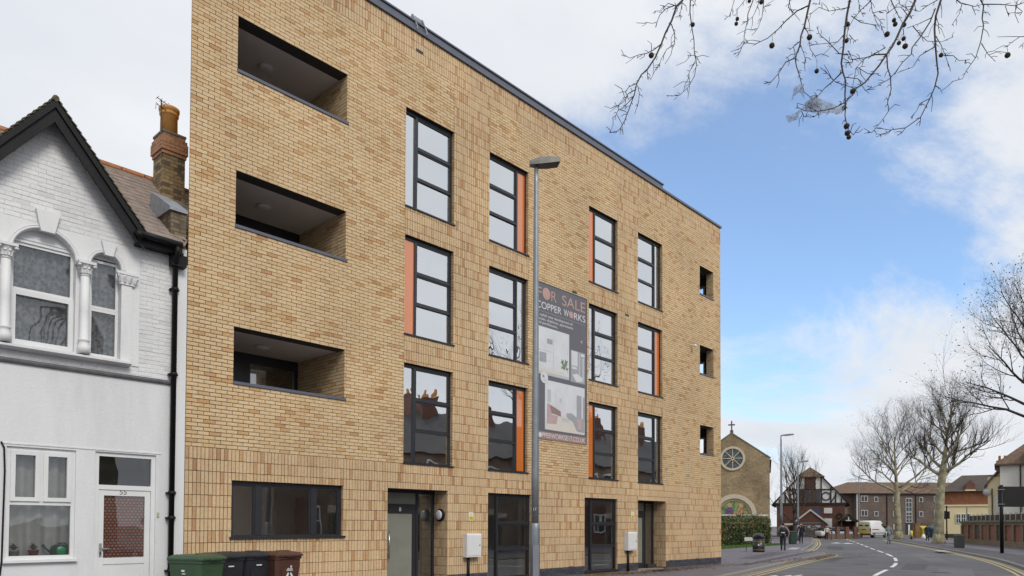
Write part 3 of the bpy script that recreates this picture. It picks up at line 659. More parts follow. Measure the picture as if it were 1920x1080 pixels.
for i, (a, c, z0, z1) in enumerate(SMALL):
    D = 1.5
    q = MB(); q.quad((a - .6, .3, z1 + .004), (c + .5, .3, z1 + .004), (c + .5, D, z1 + .004), (a - .6, D, z1 + .004)); q.quad((a - .6, D, z0 - .95), (c + .5, D, z0 - .95), (c + .5, D, z1), (a - .6, D, z1)); q.quad((c + .003, .302, z0 - .95), (c + .5, .302, z0 - .95), (c + .5, .302, z1), (c + .003, .302, z1)); q.quad((a - .6, .3, z0 - .95), (a - .6, D, z0 - .95), (a - .6, D, z1), (a - .6, .3, z1)); q.build('recess_lining', M['grey_band'], block)
    pierced(c + .5, .3, D, z0 - .95, z1, [SIDEH[i]]).build('recess_wall', M['grey_band'], block); h = SIDEH[i]
    part('side_frame', M['white_trim'], block, (c + .47, c + .58, h[0] - .04, h[0] + .03, h[2] - .04, h[3] + .04), (c + .47, c + .58, h[0] + .03, h[1], h[2] - .04, h[2] + .02), (c + .47, c + .58, h[0] + .03, h[1], h[3] - .02, h[3] + .04))
    f = part('recess_window', M['white_trim'], block, (a + .10, a + .17, D - .05, D - .01, z0 - .3, z0 + .66), (a + .52, a + .59, D - .05, D - .01, z0 - .3, z0 + .66), (a + .17, a + .52, D - .048, D - .01, z0 + .6, z0 + .66))
    g_ = MB(); g_.quad((a + .17, D - .02, z0 - .3), (a + .52, D - .02, z0 - .3), (a + .52, D - .02, z0 + .6), (a + .17, D - .02, z0 + .6)); g_.build('pane', M['glass'], f)
    part('recess_coping', M['sill'], block, (a + .001, c + .03, -.03, .33, z0, z0 + .05))
# roof edge
cp = part('coping', M['coping'], block, (-.03, BL + .04, -.055, .30, ZC + .002, ZC + .075))
part('roof_upstand', M['coping'], block, (-.02, 16.8, .02, .34, ZC + .075, ZC + .25)); part('roof_upstand_cap', M['sill'], block, (-.02, 16.84, -.012, .36, ZC + .25, ZC + .29))
bkt = MB(); bkt.prism([(5.36, -.07, ZC + .05), (5.36, -.07, ZC + .14), (5.36, .1, ZC + .50), (5.36, .16, ZC + .50), (5.36, .16, ZC + .05)], (.035, 0, 0)); bkt.prism([(5.66, -.07, ZC + .05), (5.66, -.07, ZC + .14), (5.66, .1, ZC + .50), (5.66, .16, ZC + .50), (5.66, .16, ZC + .05)], (.035, 0, 0)); bkt.box(5.395, 5.66, .10, .16, ZC + .3, ZC + .48)
bkt.build('roof_bracket', M['lead'], block)
for u_, z_ in ((11.65, 8.76), (14.48, 8.67), (5.5, 13.2), (17.3, .40), (19.2, .40), (11.5, .405)):
    part('air_vent', M['soffit_dark'], block, (u_ - .11, u_ + .11, -.012, .0, z_ - .035, z_ + .035))
cv = MB(); cv.tube([(18.79, 0, 8.45), (18.79, -.10, 8.44)], .025, 8); cv.lathe((18.79, -.16, 8.41), [(.03, -.05), (.06, -.03), (.065, .03), (.04, .05)], 12); cv.build('cctv_camera', M['white_trim'], block, True)  # small white CCTV camera on the wall, not a lamp

# ---- things fixed on the block
for (u_, v_, lab) in ((7.04, .85, 'white electricity meter box on brick wall left of the near tall ground window'), (14.32, .85, 'white electricity meter box on brick wall beside the far recessed door')):
    t = thing('meter_box', (u_ + .25, -.05, v_), lab, 'meter box', 'meter boxes on the brick wall')
    q = MB(); q.prism([(u_, -.16, v_), (u_, -.012, v_), (u_, -.012, v_ + .60), (u_, -.15, v_ + .60), (u_, -.165, v_ + .57)], (.52, 0, 0)); q.build('case', M['white_trim'], t)
    part('door_panel', M['white_trim'], t, (u_ + .03, u_ + .49, -.172, -.166, v_ + .04, v_ + .55)); part('lock', M['soffit_dark'], t, (u_ + .44, u_ + .465, -.178, -.172, v_ + .28, v_ + .32))
    q = MB(); q.tube([(u_ + .16, -.06, .13), (u_ + .16, -.06, v_ + .02)], .035, 8); q.build('conduit', M['black_paint'], t, True)
YEL = mat('warning_yellow', (.75, .62, .02), .5, .05, 3)
for (u_, v_, lab) in ((7.24, 1.78, 'small yellow and white warning notice above the near meter box'), (14.72, 1.90, 'small yellow and white warning notice above the far meter box')):
    t = thing('warning_notice', (u_ + .08, -.02, v_), lab, 'notice', 'warning notices on the brick wall')
    part('plate', M['white_trim'], t, (u_, u_ + .17, -.016, -.011, v_, v_ + .22)); part('yellow_field', YEL, t, (u_ + .012, u_ + .158, -.018, -.016, v_ + .01, v_ + .11))
    q = MB(); q.prism([(u_ + .04, -.016, v_ + .12), (u_ + .13, -.016, v_ + .12), (u_ + .085, -.016, v_ + .205)], (0, -.003, 0)); q.build('warning_triangle', YEL, t)
    part('text_bar', M['soffit_dark'], t, (u_ + .03, u_ + .14, -.0195, -.018, v_ + .07, v_ + .085), (u_ + .03, u_ + .14, -.0195, -.018, v_ + .04, v_ + .05))
t = thing('bulkhead_lamp', (6.50, .25, 1.92), 'round bulkhead lamp with black rim in the near door recess', 'wall lamp')
q = MB(); q.lathe((6.519, .25, 1.92), [(.155, 0), (.155, -.055), (.125, -.075)], 24, 'x'); q.build('rim', M['black_paint'], t, True)
q = MB(); q.lathe((6.519, .25, 1.92), [(.122, -.06), (.122, -.078), (.09, -.095), (.03, -.102)], 24, 'x'); q.build('diffuser', mat('opal_diffuser', (.62, .63, .68), .35, .03, 2), t, True)

# ---- sales banner
BN = dict(dark=mat('banner_grey', (.115, .115, .135), .42, .06, 2), pink=mat('banner_copper', (.46, .29, .255), .5, .05, 2), strip=mat('banner_strip', (.30, .19, .175), .5, .06, 2), white=mat('banner_white', (.62, .62, .64), .5, .03, 2),
          pale=mat('print_pale', (.60, .62, .65), .5, .10, 1.4), grey=mat('print_grey', (.32, .33, .36), .5, .1, 3), mid=mat('print_mid', (.46, .48, .51), .5, .08, 2), rose=mat('print_rose', (.46, .34, .34), .5, .1, 4), green=mat('print_green', (.16, .23, .12), .6, .4, 20), brown=mat('print_brown', (.27, .18, .17), .5, .1, 4), cream=mat('print_cream', (.60, .57, .52), .5, .06, 3))
t = thing('sales_banner', (11, -.02, 4.15), 'tall dark grey FOR SALE banner with interior photographs fixed to brick wall', 'banner')
part('sheet', BN['dark'], t, (9.80, 12.22, -.024, -.014, 4.15, 8.66)); part('edge_trim', M['frame'], t, (12.22, 12.245, -.028, -.012, 4.15, 8.68), (9.80, 12.22, -.028, -.012, 8.66, 8.685), (9.775, 9.80, -.028, -.012, 4.15, 8.685))
part('url_strip', BN['strip'], t, (9.80, 12.22, -.026, -.024, 4.15, 4.37))
def lab_(s_, size, m_, u_, z_, wd): text('lettering', s_, size, m_, t, (u_, -.0265, z_), wd)
lab_('F', .44, BN['pink'], 9.90, 8.22, .19); lab_('R', .44, BN['pink'], 10.52, 8.22, .24); lab_('SALE', .44, BN['pink'], 11.02, 8.22, 1.13)
q = MB(); q.lathe((10.30, -.0245, 8.385), [(.175, 0), (.175, -.004)], 24, 'y'); q.build('copper_disc', BN['pink'], t)
lab_('COPPER', .29, BN['white'], 9.86, 7.92, 1.13); lab_('W', .29, BN['white'], 11.10, 7.92, .24); lab_('RKS', .29, BN['white'], 11.60, 7.92, .56)
q = MB(); q.lathe((11.46, -.0245, 8.02), [(.105, 0), (.105, -.004)], 20, 'y'); q.build('copper_disc', BN['pink'], t)
for s_, z_, wd in (('A stylish new development of', 7.70, 1.66), ('houses, duplexes, apartments', 7.585, 1.68), ('and penthouses.', 7.47, .95)): lab_(s_, .115, BN['white'], 9.87, z_, wd)
part('rule', BN['mid'], t, (9.9, 12.16, -.0262, -.0242, 7.84, 7.846))
lab_('C', .20, BN['white'], 9.84, 4.20, .12); lab_('PPERWORKSE17.CO.UK', .20, BN['white'], 10.13, 4.20, 2.03)
q = MB(); q.lathe((10.04, -.0265, 4.265), [(.07, 0), (.07, -.003)], 16, 'y'); q.build('copper_disc', BN['white'], t)
def pic(name, m_, *rects, y=-.026):
    b = MB()
    for r in rects:
        if len(r) == 4: b.box(r[0], r[1], y, -.0245, r[2], r[3])
    return b.build(name, m_, t)
def pol(name, m_, pts, y): b = MB(); b.prism([(p[0], y, p[1]) for p in pts], (0, .0012, 0)); return b.build(name, m_, t)
pic('kitchen_picture', BN['pale'], (9.86, 11.37, 6.02, 7.40)); y1 = -.0275; y2 = -.0288; y3 = -.030
pic('cabinet_lines', BN['mid'], (10.62, 10.635, 6.1, 7.15), (9.95, 10.62, 6.72, 6.735), (10.28, 10.62, 6.45, 6.46), (11.28, 11.29, 6.3, 7.0), (9.86, 11.37, 6.02, 6.10), y=y1)
pic('oven', BN['grey'], (10.0, 10.30, 6.38, 6.66), y=y2); pic('cooker_hood', BN['grey'], (10.33, 10.58, 6.95, 7.09), y=y2); pic('worktop', BN['cream'], (9.86, 11.1, 6.10, 6.2), y=y2)
for px_c, pz, rr in ((11.12, 6.38, .16), (11.22, 6.52, .12), (11.05, 6.52, .1), (11.26, 6.32, .1)): pol('house_plant', BN['green'], [(px_c + rr * math.cos(k * .7) * (1 if k % 2 else .45), pz + rr * math.sin(k * .7) * (1 if k % 2 else .45)) for k in range(9)], y2)
pol('vase', BN['white'], [(11.1, 6.12), (11.24, 6.12), (11.28, 6.3), (11.06, 6.3)], y3)
pic('bathroom_picture', BN['grey'], (11.44, 12.15, 6.0, 6.96)); pic('mirror', BN['pale'], (11.48, 11.78, 6.5, 6.95), (11.95, 12.13, 6.84, 6.92), y=y1); pic('shelf', BN['pale'], (11.50, 11.74, 6.40, 6.47), y=y1); pic('curtain', BN['mid'], (11.84, 11.90, 6.1, 6.9), (12.02, 12.10, 6.05, 6.8), y=y1)
pol('basin', BN['white'], [(11.52, 6.22), (11.75, 6.28), (12.02, 6.18), (12.0, 6.06), (11.72, 6.02)], y2)
pic('living_picture', BN['pale'], (10.25, 12.14, 4.44, 5.88)); pol('floor_print', BN['cream'], [(10.26, 4.45), (12.13, 4.45), (12.13, 4.62), (11.3, 5.0), (10.26, 4.75)], y1)
pic('bright_window', BN['white'], (11.15, 11.52, 5.0, 5.55), y=y1); pic('curtain', BN['grey'], (11.74, 11.98, 4.85, 5.62), (12.06, 12.13, 4.9, 5.6), y=y1); pic('wall_art', BN['mid'], (10.36, 10.52, 5.25, 5.62), (10.92, 11.02, 5.3, 5.42), y=y1); pic('wall_edge', BN['mid'], (10.74, 10.755, 4.98, 5.6), y=y1)
pol('sofa', BN['brown'], [(10.36, 4.95), (10.62, 4.93), (10.98, 4.88), (10.98, 5.03), (10.7, 5.12), (10.38, 5.2)], y2); pol('armchair', BN['rose'], [(10.34, 4.62), (10.78, 4.64), (10.84, 4.88), (10.56, 4.9), (10.44, 5.22), (10.34, 5.2)], y3)
pol('sofa', BN['grey'], [(11.25, 5.02), (11.5, 5.04), (11.7, 4.95), (12.12, 4.92), (12.12, 4.5), (11.75, 4.52), (11.56, 4.78), (11.25, 4.9)], y2); pol('throw', BN['rose'], [(11.74, 4.92), (11.98, 4.90), (12.0, 4.58), (11.78, 4.60)], y3); pol('coffee_table', BN['mid'], [(11.0, 4.86), (11.42, 4.86), (11.36, 4.74), (11.06, 4.74)], y2)
q = MB(); q.lathe((10.21, -.026, 5.93), [(.165, 0), (.165, -.006)], 24, 'y'); q.build('round_sticker', BN['white'], t); pol('sticker_house', BN['grey'], [(10.12, 5.93), (10.22, 5.93), (10.22, 5.98), (10.17, 6.03), (10.12, 5.98)], -.034); pic('sticker_line', BN['mid'], (10.14, 10.30, 5.87, 5.885), (10.16, 10.28, 5.83, 5.842), y=-.0335)
q = MB(); q.lathe((11.97, -.0245, 7.29), [(.045, 0), (.045, -.004)], 14, 'y'); q.build('copper_disc', BN['pink'], t)
pol('thin_line', BN['brown'], [(11.78, 7.06), (11.785, 7.05), (12.19, 7.47), (12.185, 7.48)], y1)
for u_, z_ in ((12.20, 8.5), (12.20, 7.4), (12.20, 6.2), (12.20, 5.0), (11.0, 8.64)):
    q = MB(); q.lathe((u_, -.026, z_), [(.012, 0), (.012, -.006)], 8, 'y'); q.build('eyelet', M['steel'], t)

# ================================================================== white gabled house
house = thing('white_house', (-2.2, 2, KH), 'white painted brick house with black bargeboard gable and arched upper windows', 'house')
HU0, HU1 = -4.55, -.02; SLP = 1.25; GA, GZ = -2.27, 8.47         # gable apex
def gable_z(u): return GZ - .14 - SLP * abs(u - GA)
# openings of the front
BIGW = (-2.30, .45, 4.50, 5.98); SMW = [(-1.385, .235, 4.50, 6.06), (-3.215, .235, 4.50, 6.06)]
ARCH = [BIGW] + SMW
PANEL = (-3.75, -.84, 4.44, 6.52)
GWIN = (-2.76, -1.79, 1.10, 2.89); HDOOR = (-1.50, -.51, .10, 2.90)
holes = [PANEL]
# backing (upper gable, joints of the painted bricks)
b = MB()
def strip(u_a, u_b, za, zb): b.quad((u_a, -.0045, za), (u_b, -.0045, za), (u_b, -.0045, zb), (u_a, -.0045, zb))
strip(HU0, PANEL[0], 4.2, 6.75); strip(PANEL[1], HU1, 4.2, 6.75); strip(PANEL[0], PANEL[1], 4.2, 4.44)
b.poly([(-3.72, -.0045, 6.52), (-.84, -.0045, 6.52), (-.84, -.0045, 6.72), (GA, -.0045, GZ - .1), (-3.72, -.0045, 6.72)])
b.build('wall', M['wmortar'], house)
rects = []
for k in range(66):
    z = 4.22 + k * .0745; off = -.1125 if k % 2 else 0
    for i in range(22):
        u = HU0 + off + i * .225; r = (max(u, HU0), min(u + .225, HU1), z, z + .0745)
        if r[1] - r[0] < .03: continue
        if z + .04 > 6.72 and z + .03 > gable_z((r[0] + r[1]) / 2) + .12: continue
        if z > 6.70 and not (-3.75 < (r[0] + r[1]) / 2 < -.80): continue
        rects += cut(r, holes)
J = .0025
lay(rects, brick_mesh(.225, .0745, 'painted_brick', wbrick_o), wbrick_i, house, 300, y=-.004, test=lambda r: abs(r[1] - r[0] - .225) < 1e-3 and abs(r[3] - r[2] - .0745) < 1e-3, name='painted_brick', far_name='painted_brick_field')
J = .0055
# smooth surround with arched openings
b = MB(); yS = -.022; n = 18
cuts = sorted([(c - w_, c + w_, c, w_, zb, zsp) for c, w_, zb, zsp in ARCH]); x = PANEL[0]; zt = PANEL[3] + .0
def rev(P, d): 
    for i in range(len(P) - 1): b.quad((P[i][0], yS, P[i][1]), (P[i + 1][0], yS, P[i + 1][1]), (P[i + 1][0], d, P[i + 1][1]), (P[i][0], d, P[i][1]))
for (a, c_, cc, w_, zb, zsp) in cuts:
    b.quad((x, yS, PANEL[2]), (a, yS, PANEL[2]), (a, yS, zt), (x, yS, zt)); x = c_
    b.quad((a, yS, PANEL[2]), (c_, yS, PANEL[2]), (c_, yS, zb), (a, yS, zb))
    arc = [(cc - w_ * math.cos(math.pi * i / n), zsp + w_ * math.sin(math.pi * i / n)) for i in range(n + 1)]
    for i in range(n): b.quad((arc[i][0], yS, arc[i][1]), (arc[i + 1][0], yS, arc[i + 1][1]), (arc[i + 1][0], yS, zt), (arc[i][0], yS, zt))
    rev([(a, zb)] + arc + [(c_, zb), (a, zb)], .16)
b.quad((x, yS, PANEL[2]), (PANEL[1], yS, PANEL[2]), (PANEL[1], yS, zt), (x, yS, zt)); b.quad((PANEL[1], yS, PANEL[2]), (PANEL[1], .004, PANEL[2]), (PANEL[1], .004, zt), (PANEL[1], yS, zt)); b.quad((PANEL[0], yS, zt), (PANEL[1], yS, zt), (PANEL[1], .004, zt), (PANEL[0], .004, zt))
b.build('window_surround', M['stucco'], house)
# archivolts and keystones
for (cc, w_, zb, zsp) in ARCH:
    q = MB(); r = w_ + .03
    pts = [(cc - r * math.cos(math.pi * i / 24), yS, zsp + r * math.sin(math.pi * i / 24)) for i in range(25)]
    q.tube(pts, .028, 6); q.tube([(p[0], p[1] - .012, p[2]) for p in [(cc - (r + .03) * math.cos(math.pi * i / 24), yS, zsp + (r + .03) * math.sin(math.pi * i / 24)) for i in range(25)]], .013, 5); q.build('arch_moulding', M['stucco'], house, True)
    q = MB(); k0, k1 = (.10, .17) if w_ > .3 else (.065, .12); zt_ = zsp + w_ + .30 if w_ > .3 else zsp + w_ + .20
    q.prism([(cc + .02 - k0, -.09, zsp + w_ - .04), (cc + .02 + k0, -.09, zsp + w_ - .04), (cc + .02 + k1, -.09, zt_), (cc + .02 - k1, -.09, zt_)], (0, .075, 0)); q.build('keystone', M['stucco'], house)
def leafy_capital(q, cu, w0, w1, zc0, zc1, y=-.10):
    q.lathe((cu, y, 0), [(w0, zc0), (w0 * 1.18, zc0 + .018), (w0, zc0 + .035), (w0 * 1.05, zc0 + .07), (w1 * .85, zc1 - .07), (w1 * .95, zc1 - .045)], 12)
    q.box(cu - w1, cu + w1, y - w1, y + w1 * .9, zc1 - .045, zc1)
    for k in range(10):
        a = 2 * math.pi * k / 10; d = Vector((math.cos(a), math.sin(a), 0)); rr = w0 * 1.0
        P = [Vector((cu, y, zc0 + .05)) + d * rr, Vector((cu, y, zc0 + .11)) + d * (rr * 1.15), Vector((cu, y, zc0 + .14)) + d * (rr * 1.5), Vector((cu, y, zc0 + .115)) + d * (rr * 1.62)]
        q.tube(P, [.026, .024, .02, .012], 5)
    for sx in (-1, 1): q.lathe((cu + sx * w1 * .85, y - w1 * .85, zc1 - .075), [(.012, -.02), (.03, -.01), (.03, .015), (.01, .025)], 8)
for cu, rr in ((-2.845, .074), (-1.735, .074)):
    q = MB(); q.lathe((cu, -.10, 0), [(rr * 1.35, 4.50), (rr * 1.35, 4.62), (rr * 1.1, 4.65), (rr * 1.12, 4.67), (rr, 4.70), (rr * 1.22, 4.715), (rr * 1.22, 4.735), (rr * .98, 4.755), (rr * .98, 5.2), (rr * .9, 5.79)], 18)
    cm = q.build('column', M['stucco'], house, True)
    q = MB(); leafy_capital(q, cu, .068, .135, 5.79, 6.03); q.build('capital', M['stucco'], cm)
for cu in (-1.065, -3.55):
    q = MB(); q.box(cu - .085, cu + .085, -.05, yS - .001, 4.50, 5.83); cm = q.build('pilaster', M['stucco'], house)
    q = MB(); q.box(cu - .13, cu + .13, -.07, yS, 5.83, 5.86); q.box(cu - .18, cu + .18, -.10, yS, 6.0, 6.045); q.prism([(cu - .13, -.06, 5.86), (cu + .13, -.06, 5.86), (cu + .17, -.09, 6.0), (cu - .17, -.09, 6.0)], (0, .04, 0))
    for sx in (-.12, -.04, .04, .12): q.tube([(cu + sx, -.07, 5.87), (cu + sx * 1.1, -.10, 5.93), (cu + sx * 1.3, -.12, 5.97), (cu + sx * 1.35, -.115, 5.95)], [.026, .024, .02, .012], 5)
    q.build('capital', M['stucco'], cm)
q = MB(); q.prism([(-3.9, -.165, 4.44), (-3.9, -.165, 4.475), (-3.9, yS, 4.51), (-3.9, yS, 4.40), (-3.9, -.06, 4.40)], (2.9, 0, 0)); q.build('window_ledge', M['stucco'], house)
q = MB(); q.prism([(HU0, -.06, 4.235), (HU0, -.045, 4.275), (HU0, .0, 4.285), (HU0, .0, 4.195), (HU0, -.05, 4.205)], (HU1 - .24 - HU0, 0, 0)); q.build('string_course', M['grey_band'], house)
# lower smooth render, with openings
b = MB(); zr = 4.20; cols = [HU0, GWIN[0], GWIN[1], HDOOR[0], HDOOR[1], -.225]; yR = -.012
for i in range(5):
    a, c_ = cols[i], cols[i + 1]
    if i == 1: segs = [(.05, GWIN[2]), (GWIN[3], zr)]
    elif i == 3: segs = [(HDOOR[3], zr)]
    else: segs = [(.05, zr)]
    for z_a, z_b in segs: b.quad((a, yR, z_a), (c_, yR, z_a), (c_, yR, z_b), (a, yR, z_b))
for a, c_, z_a, z_b in (GWIN, HDOOR):
    for p in (((a, z_a), (a, z_b)), ((c_, z_a), (c_, z_b)), ((a, z_b), (c_, z_b)), ((a, z_a), (c_, z_a))): b.quad((p[0][0], yR, p[0][1]), (p[1][0], yR, p[1][1]), (p[1][0], .12, p[1][1]), (p[0][0], .12, p[0][1]))
b.build('render_coat', M['render'], house)
part('wall_pier', M['stucco'], house, (-.215, -.025, -.05, .03, .05, 6.45))
part('fascia_bead', M['stucco'], house, (-2.85, -.42, -.022, -.012, 2.925, 2.945))
# side and back, hidden behind the neighbours
b = MB(); b.quad((HU0, .004, .05), (HU0 + SK * 8, 8, .05), (HU0 + SK * 8, 8, 6.7), (HU0, .004, 6.7)); b.quad((HU1, .01, .05), (HU1 + SK * 8, 8, .05), (HU1 + SK * 8, 8, 6.7), (HU1, .01, 6.7)); b.quad((HU0 + SK * 8, 8, .05), (HU1 + SK * 8, 8, .05), (HU1 + SK * 8, 8, 6.7), (HU0 + SK * 8, 8, 6.7)); b.build('side_wall', M['stucco'], house)
# windows
NET = new_mat('net_curtain'); m_, N_, L_ = NET
o_ = N_('ShaderNodeOutputMaterial'); d_ = N_('ShaderNodeBsdfDiffuse'); tl = N_('ShaderNodeBsdfTranslucent'); mx_ = N_('ShaderNodeMixShader'); L_(d_.outputs[0], mx_.inputs[1]); L_(tl.outputs[0], mx_.inputs[2]); mx_.inputs[0].default_value = .35; L_(mx_.outputs[0], o_.inputs[0])
t_ = N_('ShaderNodeTexCoord'); v_ = N_('ShaderNodeTexVoronoi'); v_.inputs['Scale'].default_value = 16; L_(t_.outputs['Object'], v_.inputs['Vector']); nn = N_('ShaderNodeTexNoise'); nn.inputs['Scale'].default_value = 7; L_(t_.outputs['Object'], nn.inputs['Vector'])
ad = N_('ShaderNodeMath', operation='MULTIPLY'); L_(v_.outputs['Distance'], ad.inputs[0]); L_(nn.outputs['Fac'], ad.inputs[1]); cr_ = N_('ShaderNodeValToRGB'); L_(ad.outputs[0], cr_.inputs[0]); cr_.color_ramp.elements[0].position = .08; cr_.color_ramp.elements[1].position = .42; cr_.color_ramp.elements[0].color = (.34, .35, .37, 1); cr_.color_ramp.elements[1].color = (.80, .82, .85, 1)
L_(cr_.outputs[0], d_.inputs[0]); L_(cr_.outputs[0], tl.inputs[0]); NET = m_
def curtain(name, u_a, u_b, z_a, z_b, y, parent, amp=.03, freq=38, m=NET):
    q = MB(); k = 60; vs = []
    for j in range(2):
        for i in range(k + 1):
            u = u_a + (u_b - u_a) * i / k; vs.append((u, y + amp * math.sin(u * freq + j * .7) + amp * .5 * math.sin(u * freq * .37 + 1), (z_a, z_b)[j]))
    q.add(vs, [(i, i + 1, k + 2 + i, k + 1 + i) for i in range(k)]); return q.build(name, m, parent, True)
UPVC = M['white_trim']
def upvc(parent, u_a, u_b, z_a, z_b, y, e=.05):
    return part('sash', UPVC, parent, (u_a, u_a + e, y, y + .06, z_a, z_b), (u_b - e, u_b, y, y + .06, z_a, z_b), (u_a + e, u_b - e, y + .002, y + .06, z_a, z_a + e), (u_a + e, u_b - e, y + .002, y + .06, z_b - e, z_b))
def pane(parent, u_a, u_b, z_a, z_b, y, m=None):
    q = MB(); q.quad((u_a, y, z_a), (u_b, y, z_a), (u_b, y, z_b), (u_a, y, z_b)); return q.build('pane', m or M['house_glass'], parent)
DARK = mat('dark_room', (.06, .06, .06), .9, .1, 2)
for (cc, w_, zb, zsp) in ARCH:
    q = MB(); big = w_ > .3; a, c_ = cc - w_, cc + w_; zt_ = zsp + (.20 if big else .13)
    if big: arc = [(cc - w_ * math.cos(math.pi * i / 18), .09, zsp + w_ * math.sin(math.pi * i / 18)) for i in range(19)]; arc = [p for p in arc if p[2] > zt_ - .001]; q.prism(arc, (0, .03, 0))
    else: arc = [(cc - w_ * math.cos(math.pi * i / 18), .09, zsp + w_ * math.sin(math.pi * i / 18)) for i in range(19)]; arc = [p for p in arc if p[2] > zt_ - .001]; q.prism(arc, (0, .03, 0))
    wn_ = q.build('window', UPVC, house)
    if big: part('head_board', UPVC, wn_, (cc - .36, cc + .36, .075, .09, zt_ + .055, zt_ + .075), (cc - .40, cc + .40, .07, .09, zt_ - .002, zt_ + .03))
    zm = 5.40 if big else 5.35
    upvc(wn_, a + .004, c_ - .004, zm, zt_ - .004, .09, .045); pane(wn_, a + .05, c_ - .05, zm + .045, zt_ - .05, .12)
    upvc(wn_, a + .004, c_ - .004, zb + .03, zm - .004, .045 if big else .085, .075 if big else .045); pane(wn_, a + .06, c_ - .06, zb + .08, zm - .05, .11)
    part('sill', UPVC, wn_, (a, c_, -.01, .1, zb - .002, zb + .028))
    curtain('net_curtain', a, c_, zb, zt_ + .1, .24, wn_, .025, 40)
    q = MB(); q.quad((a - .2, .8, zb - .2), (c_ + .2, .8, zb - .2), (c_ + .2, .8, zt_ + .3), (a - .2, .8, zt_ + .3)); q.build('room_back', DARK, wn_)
a, c_, z_a, z_b = GWIN
wn_ = part('window', UPVC, house, (a, a + .06, .02, .09, z_a, z_b), (c_ - .06, c_, .02, .09, z_a, z_b), (a + .06, c_ - .06, .022, .09, z_b - .06, z_b), (a + .06, c_ - .06, .022, .09, z_a, z_a + .06), (a + .06, c_ - .06, .022, .09, 1.97, 2.03), (-2.30, -2.25, .018, .09, 2.03, z_b - .06))
for p, r in ((a + .06, -2.30), (-2.25, c_ - .06)): upvc(wn_, p, r, 2.03, z_b - .06, -.005, .065); pane(wn_, p + .06, r - .06, 2.09, z_b - .12, .05)
pane(wn_, a + .06, c_ - .06, z_a + .06, 1.97, .06)
part('sill', UPVC, wn_, (a - .03, c_ + .03, -.075, .05, z_a - .045, z_a - .003))
GREYC = mat('grey_curtain', (.68, .67, .62), .9, .12, 5)
curtain('curtain', a, c_, z_a, z_b, .26, wn_, .045, 26, GREYC)
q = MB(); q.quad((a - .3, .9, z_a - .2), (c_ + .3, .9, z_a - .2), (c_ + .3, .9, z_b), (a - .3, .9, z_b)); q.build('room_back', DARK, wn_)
# things on the inner sill
for cu, lab, mm in ((-2.60, 'cream plant pot on the sill behind the lower window of the white house', mat('cream_pot', (.5, .46, .38), .7)), (-2.33, 'small red plant pot with seedling behind the lower window of the white house', mat('red_pot', (.36, .09, .06), .7))):
    t = thing('plant_pot', (cu, .16, 1.16), lab, 'plant pot'); q = MB(); q.lathe((cu, .16, 1.16), [(.055, 0), (.075, .07), (.082, .07), (.082, .09)], 14); q.build('pot', mm, t, True)
    q = MB()
    for k in range(7): an = k * .9; q.tube([(cu, .16, 1.24), (cu + .03 * math.cos(an), .16 + .03 * math.sin(an), 1.29 + .02 * (k % 3)), (cu + .07 * math.cos(an), .16 + .06 * math.sin(an), 1.30 + .03 * (k % 3))], [.005, .012, .003], 4)
    q.build('leaves', mat('pot_leaf', (.06, .11, .03), .8), t)
t = thing('watering_can', (-1.96, .17, 1.16), 'green plastic watering can behind the lower window of the white house', 'watering can'); GRN = mat('green_plastic', (.02, .13, .06), .4)
q = MB(); q.lathe((-1.96, .17, 1.16), [(.125, 0), (.13, .1), (.11, .15), (.05, .17)], 16); q.build('body', GRN, t, True)
q = MB(); q.tube([(-2.08, .17, 1.20), (-2.16, .17, 1.27), (-2.20, .17, 1.33)], [.02, .015, .02], 6); q.build('spout', GRN, t, True); q = MB(); q.tube([(-1.86, .17, 1.20), (-1.82, .17, 1.28), (-1.88, .17, 1.35), (-1.98, .17, 1.35)], .012, 6); q.build('handle', GRN, t, True)
# front door
a, c_, z_a, z_b = HDOOR
d = part('door', UPVC, house, (a, a + .07, .02, .10, .12, z_b), (c_ - .07, c_, .02, .10, .12, z_b), (a + .07, c_ - .07, .022, .10, z_b - .07, z_b), (a + .07, c_ - .07, .022, .10, 2.26, 2.34))
pane(d, a + .07, c_ - .07, 2.34, z_b - .07, .06)
part('door_leaf', UPVC, d, (a + .075, a + .16, .035, .09, .16, 2.255), (c_ - .165, c_ - .075, .035, .09, .16, 2.255), (a + .16, c_ - .165, .037, .09, 2.16, 2.255), (a + .16, c_ - .165, .037, .09, .98, 1.09), (a + .16, c_ - .165, .037, .09, .16, .28))
part('lower_panel', UPVC, d, (a + .16, c_ - .165, .05, .085, .28, .98)); pane(d, a + .16, c_ - .165, 1.09, 2.16, .06)
PAT, N_, L_ = new_mat('patterned_blind'); o_ = N_('ShaderNodeOutputMaterial'); p_ = N_('ShaderNodeBsdfPrincipled'); L_(p_.outputs[0], o_.inputs[0]); t_ = N_('ShaderNodeTexCoord'); s_ = N_('ShaderNodeSeparateXYZ'); L_(t_.outputs['Object'], s_.inputs[0]); c_b = N_('ShaderNodeCombineXYZ'); L_(s_.outputs[0], c_b.inputs[0]); L_(s_.outputs[2], c_b.inputs[1])
b_ = N_('ShaderNodeTexBrick'); L_(c_b.outputs[0], b_.inputs['Vector']); b_.inputs['Scale'].default_value = 1; b_.inputs['Brick Width'].default_value = .062; b_.inputs['Row Height'].default_value = .05; b_.inputs['Mortar Size'].default_value = .012; b_.inputs['Color1'].default_value = (.60, .53, .40, 1); b_.inputs['Color2'].default_value = (.40, .40, .30, 1); b_.inputs['Mortar'].default_value = (.42, .08, .05, 1); L_(b_.outputs['Color'], p_.inputs['Base Color'])
q = MB(); q.quad((a + .15, .085, 1.08), (c_ - .155, .085, 1.08), (c_ - .155, .085, 2.17), (a + .15, .085, 2.17)); q.build('patterned_blind', PAT, d)
